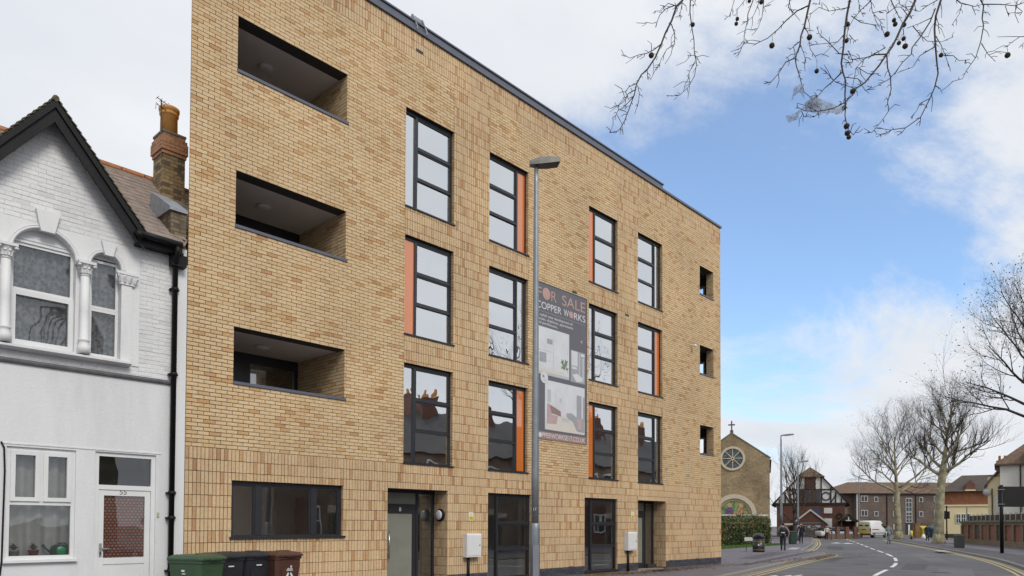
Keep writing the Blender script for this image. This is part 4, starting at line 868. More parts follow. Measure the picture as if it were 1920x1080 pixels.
q = MB(); q.quad((a, .6, .1), (c_, .6, .1), (c_, .6, 2.9), (a, .6, 2.9)); q.build('room_back', DARK, d)
part('handle', M['steel'], d, (a + .095, a + .135, .02, .035, 1.12, 1.34), (a + .11, a + .24, -.005, .012, 1.24, 1.262)); part('letter_lock', M['soffit_dark'], d, (a + .103, a + .127, .016, .02, 1.15, 1.19))
text('house_number', '55', .125, mat('number_bronze', (.12, .10, .07), .4), d, (-1.09, .035, 2.185)); part('threshold', M['kerb'], d, (a, c_, -.05, .12, .05, .15))
part('door_bell', mat('bell_cream', (.45, .42, .3), .5), house, (-.485, -.45, -.035, -.012, 1.80, 1.88))
# bargeboards
def slope_board(name, side, off_top, wdt, y0, y1, m, ext=1.42):
    q = MB(); d = Vector((side, 0, -SLP)).normalized(); nrm = Vector((side * SLP, 0, 1)).normalized()
    A = Vector((GA, 0, GZ - off_top)); e = ext * math.sqrt(1 + SLP * SLP)
    drop = wdt * math.sqrt(1 + SLP * SLP)
    P = [A, A + d * e, A + d * e - nrm * wdt, Vector((GA, 0, GZ - off_top - drop))]
    q.prism([(p.x, y0, p.z) for p in P], (0, y1 - y0, 0)); return q.build(name, m, house)
for sd in (-1, 1):
    slope_board('bargeboard', sd, .03, .20, -.30, -.255, M['black_paint']); slope_board('barge_moulding', sd, .0, .075, -.335, -.302, M['black_paint']); slope_board('barge_bead', sd, .22, .035, -.275, -.245, M['black_paint']); slope_board('barge_soffit', sd, .06, .03, -.254, .0, M['black_paint'])
    slope_board('gable_roof', sd, -.035, .03, -.30, 2.3, M['roof_tile'], 1.46)
    mm = mat('mossy_tile', (.10, .10, .06), .9, .4, 8)
    q = MB(); d = Vector((sd, 0, -SLP)).normalized(); nn_ = Vector((sd * SLP, 0, 1)).normalized()
    for k in range(20):
        p = Vector((GA, -.345, GZ + .045)) + d * (k * .115); e_ = p + d * .125
        q.prism([p + nn_ * .0, e_ + nn_ * .022, e_ + nn_ * .008, p - nn_ * .012], (0, .30, 0))
    stuff(q.build('verge_tiles', mm, house))
q = MB(); q.tube([(GA, -.34, GZ + .025), (GA, .4, GZ + .035)], .05, 8); q.build('ridge_tile', mat('mossy_ridge', (.13, .11, .06), .9, .4, 10), house)
q = MB(); q.tube([(GA, .45, GZ + .06), (GA, 2.3, GZ + .06)], .065, 8); q.build('ridge_tile', M['ridge'], house)
# main roof with tile courses
EY, EZ, RY, RZ = -.22, 6.78, 2.5, 8.98
def rz_(y): return EZ + (RZ - EZ) * (y - EY) / (RY - EY)
yv = EY + (GZ - EZ) * (RY - EY) / (RZ - EZ)
b = MB(); b.poly([(-1.02, EY, EZ - .05), (HU1 + SK * EY, EY, EZ - .05), (HU1 + SK * RY, RY, RZ - .05), (HU0 + SK * RY, RY, RZ - .05), (HU0 + SK * .5, .5, rz_(.5) - .05), (-3.55, .3, rz_(.3) - .05), (GA, yv, GZ - .05)]); b.poly([(HU0 + SK * RY, RY, RZ - .05), (HU1 + SK * RY, RY, RZ - .05), (HU1 + SK * 8, 8, 6.0), (HU0 + SK * 8, 8, 6.0)]); b.build('roof', M['roof_tile'], house)
q = MB(); nc = 17; rng2 = random.Random(5)
for k in range(nc):
    y0 = EY + (RY - EY) * k / nc; y1 = EY + (RY - EY) * (k + 1.25) / nc; u = HU0 + SK * y0 + (.13 if k % 2 else 0)
    while u < HU1 + SK * y0 - .02:
        u1_ = min(u + .262, HU1 + SK * y0); h = .018 + rng2.uniform(0, .006)
        if rz_(y0) > GZ - SLP * abs(u + .13 - GA) + .02 and u > -3.6 and (u > -1.3 or y0 > .6):
            q.add([(u + .003, y0, rz_(y0) + h - .02), (u1_ - .003, y0, rz_(y0) + h - .02), (u1_ - .003, y0, rz_(y0) + h), (u + .003, y0, rz_(y0) + h), (u1_ - .003, y1, rz_(y1) + .001), (u + .003, y1, rz_(y1) + .001)], [(0, 1, 2, 3), (3, 2, 4, 5)])
        u += .262
stuff(q.build('roof_tiles', M['roof_tile'], house))
u = HU0 + SK * RY
while u < HU1 + SK * RY - .3:
    q = MB(); q.tube([(u + .01, RY, RZ - .03), (u + .43, RY, RZ - .03)], .10, 8); q.build('ridge_tile', M['ridge'], house); u += .45
# gutter and downpipe
q = MB(); q.tube([(-1.02, -.33, 6.70), (-.25, -.33, 6.685)], .06, 10); gt = q.build('gutter', M['black_paint'], house, True); part('fascia', M['black_paint'], house, (-.95, -.20, -.24, -.20, 6.55, 6.76)); part('eaves_soffit', M['black_paint'], house, (-.95, -.16, -.20, .0, 6.56, 6.60))
q = MB(); q.tube([(-.95, -.335, 6.62), (-1.0, -.33, 6.72)], [.05, .075], 8); q.build('gutter_joint', M['black_paint'], house, True); part('corbel', M['black_paint'], house, (-.36, -.10, -.20, -.052, 6.35, 6.56))
q = MB(); q.tube([(-.32, -.33, 6.66), (-.32, -.33, 6.55), (-.30, -.2, 6.42), (-.265, -.105, 6.34), (-.265, -.105, .15)], .048, 10); dp = q.build('downpipe', M['black_paint'], house, True)
for z_ in (5.9, 4.35, 2.2, 1.75, .8): 
    q = MB(); q.lathe((-.265, -.105, z_), [(.062, 0), (.062, .07)], 10); q.box(-.345, -.185, -.105, -.02, z_ + .02, z_ + .05); q.build('pipe_collar', M['black_paint'], dp, True)
q = MB(); q.tube([(-2.84, -.03, 2.95), (-2.80, -.035, 2.86), (-2.785, -.035, 2.5), (-2.795, -.035, 1.6), (-2.80, -.035, 1.1), (-2.88, -.035, .2)], .014, 5); q.build('cable', M['black_paint'], house, True)
# chimney
CU0, CU1, CY0, CY1 = .20, .66, 1.76, 2.26; ch = MB(); ch.box(CU0 + .01, CU1 - .01, CY0 + .01, CY1 - .01, 7.4, 9.70); chim = ch.build('chimney', M['mortar'], house)
rl = root_loc(house); meA = {}
def stack_brick(cx, cy, cz, lx, ly, m):
    key = (round(lx, 3), round(ly, 3), m.name)
    if key not in meA:
        q = MB(); x, y, z = lx / 2 - .004, ly / 2 - .004, .0335; q.box(-x, x, -y, y, -z, z); me = bpy.data.meshes.new('stack_brick'); me.from_pydata(q.v, [], q.f); me.materials.append(m); meA[key] = me
    o = bpy.data.objects.new('stack_brick', meA[key]); COL.objects.link(o); o.parent = chim; o.location = (cx - rl.x, cy - rl.y, cz - rl.z); o.rotation_euler = (0, 0, rng.gauss(0, .008))
for k in range(31):
    z = 7.42 + k * .075; ex = .0
    if k >= 25: ex = (.02, .045, .045, .045, .03, .0)[k - 25]
    m_ = red_o if k >= 25 else stock_o; W = CU1 - CU0 + 2 * ex; D_ = CY1 - CY0 + 2 * ex; off = (k % 2) * .5
    n_ = 3; e = [0] + [(i + .5 * (k % 2)) * W / n_ for i in range(1, n_)] + [W] if k % 2 else [i * W / n_ for i in range(n_ + 1)]
    for i in range(len(e) - 1): stack_brick(CU0 - ex + (e[i] + e[i + 1]) / 2, CY0 - ex + .05, z + .037, e[i + 1] - e[i], .10, m_)
    e = [i * (D_ - .1) / 3 for i in range(4)] if k % 2 else [0, (D_ - .1) / 6, (D_ - .1) / 2, (D_ - .1) * 5 / 6, D_ - .1]
    for i in range(len(e) - 1): stack_brick(CU0 - ex + .05, CY0 - ex + .1 + (e[i] + e[i + 1]) / 2, z + .037, .10, e[i + 1] - e[i], m_)
part('chimney_cap', mat('cement_flaunching', (.16, .15, .12), .9, .3, 8, .4, 30), chim, (CU0 - .01, CU1 + .01, CY0 - .01, CY1 + .01, 9.745, 9.79))
q = MB(); q.lathe((.40, 1.98, 9.77), [(.17, 0), (.165, .42), (.185, .43), (.19, .46), (.17, .48), (.17, .50), (.20, .52), (.205, .58), (.175, .60), (.14, .60), (.13, .4)], 20); q.build('chimney_pot', M['terracotta'], chim, True)
q = MB(); q.tube([(.19, 1.80, 9.2), (.17, 1.80, 10.38)], .014, 6)
for k, z_ in enumerate((10.36, 10.22)): q.tube([(.17 - .12, 1.72, z_), (.17 + .26, 1.92, z_ + .02)], .008, 5)
for k in range(5): x_ = .17 - .1 + k * .08; q.tube([(x_, 1.74 + k * .04 - .08, 10.37), (x_, 1.74 + k * .04 + .08, 10.37)], .005, 4)
q.tube([(.10, 1.72, 10.2), (.05, 1.75, 10.27), (.06, 1.8, 10.15)], .006, 4); q.build('aerial', M['lamp_dark'], chim)
# parapet stub of the party wall with lead cap
pw = MB(); pw.box(-.31, -.03, .02, .6, 6.60, 7.42); stub = pw.build('party_wall', tex_brick('stub_brick', (.26, .19, .10), (.12, .09, .06), (.10, .085, .065)), house)
q = MB(); q.prism([(-.35, -.02, 7.42), (-.35, -.02, 7.48), (-.35, .50, 7.80), (-.35, .9, 8.02), (-.35, .9, 7.5), (-.35, .6, 7.42)], (.33, 0, 0)); q.build('lead_cap', M['lead'], stub)
q = MB(); q.quad((-.37, -.05, 6.82), (-.37, -.05, 6.62), (-.32, .6, 7.3), (-.32, .6, 7.5)); q.build('lead_flashing', M['lead'], stub)

# ================================================================== wheelie bins
def bin_(name, loc, yaw, col, lid, label, marks=None, wx=.58, wy=.70, h=1.07):
    t = thing(name, loc, label, 'wheelie bin', 'wheelie bins in front of the brick wall'); X = Matrix.Translation(Vector(loc)) @ Matrix.Rotation(yaw, 4, 'Z')
    q = MB(); q.M = X
    def ring(w_, d_, z, yo=0): r = .05; return [(-w_ + r, -d_ + yo, z), (w_ - r, -d_ + yo, z), (w_, -d_ + r + yo, z), (w_, d_ - r + yo, z), (w_ - r, d_ + yo, z), (-w_ + r, d_ + yo, z), (-w_, d_ - r + yo, z), (-w_, -d_ + r + yo, z)]
    rings = [ring(wx * .39, wy * .36, .04), ring(wx * .40, wy * .37, .08), ring(wx * .475, wy * .46, .90), ring(wx * .475, wy * .46, .93), ring(wx * .50, wy * .49, .935), ring(wx * .50, wy * .49, .985)]
    vs = [p for r in rings for p in r]; q.add(vs, [(i * 8 + j, i * 8 + (j + 1) % 8, i * 8 + 8 + (j + 1) % 8, i * 8 + 8 + j) for i in range(len(rings) - 1) for j in range(8)] + [tuple(range(7, -1, -1)), tuple((len(rings) - 1) * 8 + j for j in range(8))])
    # raised panel on the front
    q.prism([(-.15, -wy * .413, .35), (.15, -wy * .413, .35), (.16, -wy * .447, .74), (.10, -wy * .455, .80), (-.10, -wy * .455, .80), (-.16, -wy * .447, .74)], (0, -.012, 0))
    q.build('body', col, t)
    q = MB(); q.M = X; r2 = [ring(wx * .52, wy * .515, .985, -.01), ring(wx * .52, wy * .515, 1.012, -.01), ring(wx * .46, wy * .45, 1.05, .0), ring(wx * .36, wy * .35, 1.066, .02)]; vs = [p for r in r2 for p in r]
    q.add(vs, [(i * 8 + j, i * 8 + (j + 1) % 8, i * 8 + 8 + (j + 1) % 8, i * 8 + 8 + j) for i in range(3) for j in range(8)] + [tuple(range(7, -1, -1)), tuple(24 + j for j in range(8))])
    q.box(-.12, .12, -wy * .56, -wy * .50, .982, 1.006); q.prism([(-.16, -.22, 1.05), (.16, -.22, 1.05), (.13, -.10, 1.078), (-.13, -.10, 1.078)], (0, 0, .012)); q.build('lid', lid, t)
    q = MB(); q.M = X; q.tube([(-.2, wy * .56, .97), (.2, wy * .56, .97)], .016, 6)
    for sx in (-.2, .2): q.tube([(sx, wy * .44, .95), (sx, wy * .56, .97)], .016, 6)
    q.build('handle', col, t)
    for sx in (-1, 1):
        q = MB(); q.M = X @ Matrix.Translation((sx * wx * .40, wy * .36, .1)); q.lathe((0, 0, 0), [(.095, -.025), (.1, -.015), (.1, .015), (.095, .025)], 16, 'x'); q.build('wheel', M['black_paint'], t, True)
    if marks == 'small':
        q = MB(); q.M = X; q.box(-.05, .05, -wy * .467 - .006, -wy * .462, .83, .85); q.build('maker_mark', M['white_trim'], t)
    if marks == 'recycle':
        q = MB(); q.M = X; y = -wy * .44 - .012
        for k in range(3):
            a = 2 * math.pi * k / 3 + .5; c_ = Vector((math.cos(a), 0, math.sin(a))); s_ = Vector((-math.sin(a), 0, math.cos(a))); C0 = Vector((0, y, .63))
            q.prism([C0 + c_ * .065 - s_ * .045, C0 + c_ * .065 + s_ * .02, C0 + c_ * .05 + s_ * .055, C0 + c_ * .03 + s_ * .02, C0 + c_ * .03 - s_ * .03], (0, -.004, 0)); q.build('recycling_arrow', M['white_trim'], t); q = MB(); q.M = X
        q = MB(); q.M = X; q.box(-.09, .09, y - .004, y, .52, .532); q.build('mark_line', M['white_trim'], t); q = MB(); q.M = X; q.box(-.07, .07, y - .012, y - .004, .725, .735)
        for k in range(5): q.box(-.06 + k * .026, -.045 + k * .026, y - .012, y - .004, .745, .765 + .012 * (k % 2))
        q.lathe((.03, y - .01, .80), [(.02, 0), (.02, .004)], 10, 'y'); q.build('council_mark', M['white_trim'], t)
    if marks == 'side':
        q = MB(); q.M = X; 
        q.lathe((-wx * .462, -.02, .66), [(.05, 0), (.05, -.006)], 14, 'x'); q.box(-wx * .472 - .004, -wx * .468, -.05, .02, .76, .775); q.box(-wx * .474 - .004, -wx * .470, -.03, .03, .80, .83); q.build('recycling_mark', M['white_trim'], t)
    return t
GB = mat('bin_green', (.035, .075, .035), .45, .15, 6, .1, 200, stain=.2); KB = mat('bin_black', (.016, .017, .021), .42, .2, 6, .1, 200); BB = mat('bin_brown', (.075, .03, .018), .45, .15, 6, .1, 200)
bin_('wheelie_bin', (-.52, -1.75, KH), R_(22), GB, GB, 'dark green wheelie bin nearest the white house', 'side', .60, .72)
bin_('wheelie_bin', (.10, -1.30, KH), R_(4), KB, KB, 'black wheelie bin next to the green bin', 'small')
bin_('wheelie_bin', (.66, -1.22, KH), R_(2), KB, KB, 'black wheelie bin next to the brown bin', 'small')
bin_('wheelie_bin', (1.12, -1.40, KH), R_(8), BB, BB, 'brown wheelie bin with white recycling mark', 'recycle')

# ================================================================== street lamps
def lamp(loc, H, r, head, yaw, label, arm=0.0, grp='street lamps'):
    t = thing('street_lamp', loc, label, 'street lamp', grp); X = Matrix.Translation(Vector(loc)) @ Matrix.Rotation(yaw, 4, 'Z')
    q = MB(); q.M = X; q.lathe((0, 0, 0), [(r, 1.55), (r * .98, 2.5), (r * .82, H * .6), (r * .62, H - .3), (r * .55, H)], 14); q.build('pole', M['galv'], t, True)
    q = MB(); q.M = X; q.lathe((0, 0, 0), [(r * 1.35, -.02), (r * 1.35, 1.50), (r * 1.15, 1.58), (r, 1.60)], 14); bs = q.build('base', M['galv'], t, True)
    q = MB(); q.M = X; q.box(-r * .8, r * .8, -r * 1.5, -r * 1.2, .55, 1.2); q.build('access_door', mat('lamp_door', (.20, .21, .24), .5), bs)
    q = MB(); q.M = X
    if arm: q.tube([(0, 0, H - .02), (0, 0, H + .04), (arm, 0, H + .10)], r * .5, 8)
    # flat head: tapered plate, rising slightly outward
    Lh, Wh = head; x0 = arm - .12; P = []
    for x_, w_, zt_, zb_ in ((x0, .06, H + .10, H + .02), (x0 + Lh * .3, Wh * .42, H + .16, H + .02), (x0 + Lh * .65, Wh * .5, H + .185, H + .05), (x0 + Lh * .97, Wh * .5, H + .185, H + .085), (x0 + Lh, Wh * .46, H + .165, H + .10)):
        P.append([(x_, -w_, zb_), (x_, w_, zb_), (x_, w_ * .97, (zt_ + zb_) / 2), (x_, w_ * .75, zt_), (x_, -w_ * .75, zt_), (x_, -w_ * .97, (zt_ + zb_) / 2)])
    vs = [p for r_ in P for p in r_]; q.add(vs, [(i * 6 + j, i * 6 + (j + 1) % 6, i * 6 + 6 + (j + 1) % 6, i * 6 + 6 + j) for i in range(4) for j in range(6)] + [tuple(range(5, -1, -1)), tuple(24 + j for j in range(6))]); q.build('head', M['lamp_grey'], t)
    q = MB(); q.M = X; q.add([(x0 + .1, -.07, H + .012), (x0 + Lh * .3, -Wh * .38, H + .013), (x0 + Lh * .65, -Wh * .45, H + .043), (x0 + Lh * .97, -Wh * .45, H + .08), (x0 + Lh * .97, Wh * .45, H + .08), (x0 + Lh * .65, Wh * .45, H + .043), (x0 + Lh * .3, Wh * .38, H + .013), (x0 + .1, .07, H + .012)], [(0, 1, 6, 7), (1, 2, 5, 6), (2, 3, 4, 5)]); q.build('lens', M['lamp_dark'], t)
    return t
nl = lamp((4.42, -4.72, KH), 8.25, .070, (.56, .25), R_(-38), 'tall grey lamp post with flat head standing before the brick block', 0.0)
text('post_number', '17', .07, M['white_trim'], nl, (4.42 - .755 * .073 - .02, -4.72 - .655 * .073 + .022, 1.95), None, (0, 0, 1), (.679, -.734, 0), .0015)

# ================================================================== far buildings
TIMB = mat('black_timber', (.02, .018, .016), .6, .2, 4); PANELW = mat('white_panel', (.80, .80, .78), .7, .06, 1, stain=.2)
CHB = tex_brick('church_brick', (.37, .265, .13), (.25, .18, .095), (.28, .23, .16), stain=.5); REDW = tex_brick('red_wall_brick', (.20, .075, .048), (.14, .058, .042), (.13, .09, .07)); BRN = tex_brick('brown_flat_brick', (.165, .115, .085), (.115, .085, .07), (.12, .10, .09), stain=.3)
BROOF = mat('brown_roof', (.095, .062, .042), .85, .3, 3, .3, 20, col2=(.145, .092, .06)); STONE = mat('pale_stone', (.50, .44, .33), .8, .1, 3, .2, 20)
CREAM = mat('cream_render', (.70, .60, .36), .7, .05, .6, stain=.12); WH2 = mat('offwhite_render', (.62, .60, .54), .7, .06, .6, stain=.15)
def fwin(parent, X, x0, x1, z0, z1, y=-.02, bars=(1, 1), fr=None, e=.09, name='window'):
    """a window in local coordinates of frame X: frame with bars, pane behind"""
    q = MB(); q.M = X; fr = fr or M['white_trim']
    q.box(x0, x0 + e, y - .05, y + .05, z0, z1); q.box(x1 - e, x1, y - .05, y + .05, z0, z1); q.box(x0 + e, x1 - e, y - .048, y + .05, z0, z0 + e); q.box(x0 + e, x1 - e, y - .048, y + .05, z1 - e, z1)
    for i in range(1, bars[0]): xx = x0 + (x1 - x0) * i / bars[0]; q.box(xx - e * .45, xx + e * .45, y - .046, y + .05, z0 + e, z1 - e)
    for i in range(1, bars[1]): zz = z0 + (z1 - z0) * i / bars[1]; q.box(x0 + e, x1 - e, y - .044, y + .05, zz - e * .4, zz + e * .4)
    w = q.build(name, fr, parent); q = MB(); q.M = X; q.quad((x0 + e, y - .02, z0 + e), (x1 - e, y - .02, z0 + e), (x1 - e, y - .02, z1 - e), (x0 + e, y - .02, z1 - e)); q.build('pane', PANEG, w); return w
PANEG = mat('far_pane', (.035, .04, .045), .08, .3, 2)
def lbox(parent, X, name, m, *bx):
    q = MB(); q.M = X
    for b_ in bx: q.box(*b_)
    return q.build(name, m, parent)
def lprism(parent, X, name, m, pts, d): q = MB(); q.M = X; q.prism(pts, d); return q.build(name, m, parent)

# ---- church: gable wall faces -X (local x = -Y)
CH = frame_mat((74.2, 25.3, 0), (.396, -.918, 0), (-.918, -.396, 0)); HW = 4.2
church = thing('church', (77.9, 26.9, 0), 'yellow brick church gable with round window, mosaic arch and stone cross', 'church')
lprism(church, CH, 'gable_wall', CHB, [(-HW, 0, 0), (HW, 0, 0), (HW, 0, 9.5), (0, 0, 12.45), (-HW, 0, 9.5)], (0, .5, 0))
lbox(church, CH, 'nave_wall', CHB, (HW - .55, HW - .05, .5, 22, 0, 9.2)); lbox(church, CH, 'nave_wall', CHB, (-HW + .05, -HW + .55, .5, 22, 0, 9.2))
lprism(church, CH, 'roof', BROOF, [(-HW - .2, .5, 9.25), (HW + .2, .5, 9.25), (0, .5, 12.2)], (0, 22, 0))
for sd in (-1, 1): lprism(church, CH, 'gable_coping', STONE if False else mat('weathered_coping', (.17, .15, .11), .9, .2, 5), [(0, -.06, 12.45), (sd * (HW + .12), -.06, 9.42), (sd * (HW + .12), -.06, 9.55), (0, -.06, 12.60)], (0, .62, 0))
CRO = mat('cross_stone', (.09, .085, .08), .9, .2, 6)
lbox(church, CH, 'cross', CRO, (-.18, .18, .04, .40, 12.52, 12.85), (-.075, .075, .13, .29, 12.85, 13.95), (-.38, -.075, .14, .28, 13.42, 13.57), (.075, .38, .14, .28, 13.42, 13.57))
q = MB(); q.M = CH; RC = (.1, 0, 9.5)
n = 40
def annulus(q, c, ri, ro, y0, y1, a0=0, a1=2 * math.pi, n=40):
    for i in range(n):
        a, b_ = a0 + (a1 - a0) * i / n, a0 + (a1 - a0) * (i + 1) / n
        P = [(c[0] + r_ * math.cos(t), y, c[2] + r_ * math.sin(t)) for y in (y0, y1) for r_, t in ((ri, a), (ro, a), (ro, b_), (ri, b_))]
        q.add(P, [(0, 1, 2, 3), (0, 3, 7, 4), (1, 2, 6, 5)])
annulus(q, RC, 1.16, 1.42, -.14, .1); rose = q.build('rose_window', STONE, church)
q = MB(); q.M = CH; q.poly([(RC[0] + 1.17 * math.cos(2 * math.pi * i / 32), -.02, RC[2] + 1.17 * math.sin(2 * math.pi * i / 32)) for i in range(32)]); q.build('rose_glass', mottle('leaded_glass', [(.05, .07, .08), (.09, .11, .12), (.035, .05, .055), (.07, .10, .09), (.12, .14, .15)], 5, .2), rose)
for k in range(8):
    a = math.pi * k / 4 + .0; q = MB(); q.M = CH; d = Vector((math.cos(a), 0, math.sin(a))); q.tube([Vector(RC) + d * .18 + Vector((0, -.06, 0)), Vector(RC) + d * 1.18 + Vector((0, -.06, 0))], .05, 5); q.build('tracery_spoke', STONE, rose)
q = MB(); q.M = CH; annulus(q, RC, .10, .22, -.12, .0, n=16); q.build('tracery_hub', STONE, rose)
# mosaic arch
q = MB(); q.M = CH; AC = (.28, 0, 2.8); annulus(q, AC, 2.0, 2.5, -.22, .1, 0, math.pi); q.box(AC[0] - 2.5, AC[0] - 2.0, -.22, .1, 0, 2.8); q.box(AC[0] + 2.0, AC[0] + 2.5, -.22, .1, 0, 2.8); arch = q.build('mosaic_arch', STONE, church)
q = MB(); q.M = CH; annulus(q, AC, 1.72, 1.98, -.1, .1, 0, math.pi); q.build('inner_moulding', mat('tan_stone', (.34, .26, .16), .8, .1, 4), arch)
def arcpts(c, r, y, n=24): return [(c[0] + r * math.cos(math.pi * i / n), y, c[2] + r * math.sin(math.pi * i / n)) for i in range(n + 1)]
q = MB(); q.M = CH; q.poly(arcpts(AC, 1.74, -.03)); q.build('mosaic', mottle('mosaic_ground', [(.10, .20, .08), (.16, .26, .10), (.22, .26, .08), (.08, .14, .08), (.28, .26, .10)], 4), arch)
for cx, robe, sk in ((-.55, [(.06, .05, .16), (.20, .05, .06), (.10, .08, .22)], 1), (.75, [(.34, .22, .06), (.30, .12, .05), (.38, .30, .16)], 1.05)):
    mm = mottle('robe_mosaic', robe, 6); c = AC[0] + cx
    q = MB(); q.M = CH; q.prism([(c - .48, -.05, 2.82), (c + .48, -.05, 2.82), (c + .40, -.05, 3.5), (c + .16, -.05, 3.85), (c - .16, -.05, 3.85), (c - .40, -.05, 3.5)], (0, .02, 0)); q.build('robed_figure', mm, arch)
    q = MB(); q.M = CH; q.lathe((c, -.055, 4.02), [(.27, 0), (.27, .012)], 14, 'y'); q.build('halo', mat('halo_gold', (.42, .32, .10), .6), arch); q = MB(); q.M = CH; q.lathe((c, -.06, 4.0), [(.14, 0), (.14, .006)], 12, 'y'); q.build('face', mat('mosaic_skin', (.42, .28, .20), .7), arch)
lbox(church, CH, 'arch_door', mat('church_door', (.07, .04, .03), .7), (AC[0] - 1.7, AC[0] + 1.7, -.02, .1, 0, 2.78))
# low white-topped wall before the church
yw = thing('churchyard_wall', (58, 21, 0), 'low churchyard wall with white coping behind the hedge', 'wall')
P0, P1 = at(1345, 74), at(1440, 73); X = frame_mat((P0.x, P0.y, 0), (P1 - P0), -(f0)); Lw = (P1 - P0).length
lbox(yw, X, 'wall', CHB, (0, Lw, 0, .25, 0, 2.62)); lbox(yw, X, 'coping', mat('white_coping', (.55, .53, .50), .8, .3, 6), (0, Lw, -.05, .3, 2.62, 2.78))

# ---- half-timbered hall, faces -X
HX = frame_mat((95.5, 24.15, 0), (.354, -.935, 0), (-.935, -.354, 0)); hall = thing('parish_hall', (99, 26, 0), 'half timbered hall with white gable panels, brick base and clipped gable roof', 'hall'); HB = 4.55; ZB = 4.75; ZA = 9.3
lbox(hall, HX, 'brick_base', REDW, (-HB + .2, HB - .2, 0, 12, 0, ZB))
lprism(hall, HX, 'gable_panel', PANELW, [(-HB, 0.05, ZB), (HB, 0.05, ZB), (1.35, 0.05, 8.6), (-1.35, 0.05, 8.6)], (0, 12, 0))
for sd in (-1, 1): lprism(hall, HX, 'roof_slope', BROOF, [(sd * (HB + .45), -.16, ZB - .35), (sd * (HB + .45), -.16, ZB - .15), (sd * 1.2, -.16, 8.85), (sd * 1.2, -.16, 8.62)], (0, 12.2, 0)); lprism(hall, HX, 'bargeboard', TIMB, [(sd * (HB + .4), -.19, ZB - .30), (sd * (HB + .4), -.19, ZB - .08), (sd * 1.3, -.19, 8.70), (sd * 1.3, -.19, 8.46)], (0, .06, 0))
q = MB(); q.M = HX; q.add([(-1.85, -.3, 8.42), (1.85, -.3, 8.42), (0, 1.6, 9.85), (-1.85, 12, 8.42), (1.85, 12, 8.42), (0, 12, 9.85), (-1.85, -.3, 8.34), (1.85, -.3, 8.34)], [(0, 1, 2), (0, 2, 5, 3), (1, 4, 5, 2), (6, 7, 1, 0)]); q.build('hipped_roof', BROOF, hall)
def beam(x0, z0, x1, z1, w_=.16): 
    d = Vector((x1 - x0, 0, z1 - z0)).normalized(); nn_ = Vector((-d.z, 0, d.x)) * w_ / 2; a, b_ = Vector((x0, -.06, z0)), Vector((x1, -.06, z1)); lprism(hall, HX, 'timber_beam', TIMB, [a - nn_, b_ - nn_, b_ + nn_, a + nn_], (0, .1, 0))
lbox(hall, HX, 'sill_beam', TIMB, (-HB, HB, -.10, .04, ZB - .25, ZB + .05))
def top_(x): return min(8.45, ZB + (HB - abs(x)) * (8.6 - ZB) / (HB - 1.35) - .15)
for x in (-3.9, -3.2, -2.6, -1.4, -.62, .62, 1.4, 2.6, 3.2, 3.9): beam(x, ZB, x, top_(x))
beam(-2.9, 6.62, 2.9, 6.62); beam(2.6, ZB, 3.2, 5.9, .13); beam(-2.6, ZB, -3.2, 5.9, .13)
for sx in (-2.0, 2.0):
    q = MB(); q.M = HX; annulus(q, (sx, 0, 5.7), .46, .60, -.07, .0, n=18); q.build('curved_brace', TIMB, hall)
WB = mat('brown_casement', (.13, .06, .04), .6)
for k in range(4): fwin(hall, HX, -1.28 + k * .64, -1.28 + k * .64 + .60, ZB + .1, 6.5, -.10, (1, 1), WB)
lbox(hall, HX, 'herringbone_panel', mat('chevron_brick', (.16, .055, .04), .8, .3, 4), (-.55, .55, -.02, .05, 6.75, 8.3))
for k in range(5):
    for sd in (-1, 1): beam(0, 6.95 + k * .28, sd * .5, 6.72 + k * .28, .07)
# porch
lbox(hall, HX, 'porch_wall', REDW, (-1.75, -1.35, -2.2, 0, 0, 2.2)); lbox(hall, HX, 'porch_wall', REDW, (1.35, 1.75, -2.2, 0, 0, 2.2)); lprism(hall, HX, 'porch_gable', REDW, [(-1.75, -2.15, 2.2), (1.75, -2.15, 2.2), (0, -2.15, 3.6)], (0, .3, 0))
for sd in (-1, 1): lprism(hall, HX, 'porch_bargeboard', M['white_trim'], [(sd * 2.35, -2.32, 1.72), (sd * 2.35, -2.32, 1.98), (0, -2.32, 3.92), (0, -2.32, 3.66)], (0, .1, 0)); lprism(hall, HX, 'porch_roof', BROOF, [(sd * 2.35, -2.2, 1.9), (sd * 2.35, -2.2, 2.02), (0, -2.2, 3.95), (0, -2.2, 3.83)], (0, 2.2, 0))
lbox(hall, HX, 'porch_flat', M['white_trim'], (-3.5, -2.2, -2.3, -1.2, 1.72, 1.95)); pd = lbox(hall, HX, 'porch_screen', WB, (-1.35, 1.35, -2.05, -1.98, 1.72, 1.95), (-1.35, 1.35, -2.05, -1.98, 0, .15), (-.5, -.42, -2.05, -1.98, .15, 1.72), (.42, .5, -2.05, -1.98, .15, 1.72), (-1.35, -1.27, -2.05, -1.98, .15, 1.72), (1.27, 1.35, -2.05, -1.98, .15, 1.72))
lbox(hall, HX, 'porch_light', mat('porch_header', (.30, .33, .33), .3), (-1.35, 1.35, -2.0, -1.95, 1.95, 2.2)); q = MB(); q.M = HX; q.quad((-1.3, -2.0, .1), (1.3, -2.0, .1), (1.3, -2.0, 1.8), (-1.3, -2.0, 1.8)); q.build('pane', M['far_glass'], pd)
lbox(hall, HX, 'notice_board', PANELW, (1.75, 2.72, -.1, -.02, .95, 2.65)); lbox(hall, HX, 'notice_board', PANELW, (1.72, 2.75, -.1, -.02, 3.35, 4.1)); lbox(hall, HX, 'notice_board', mat('blue_notice', (.06, .08, .16), .6), (.45, 1.25, -.1, -.02, 3.0, 4.0)); lbox(hall, HX, 'notice_board', mat('buff_notice', (.45, .36, .22), .7), (1.95, 2.5, -.1, -.02, .45, .8))
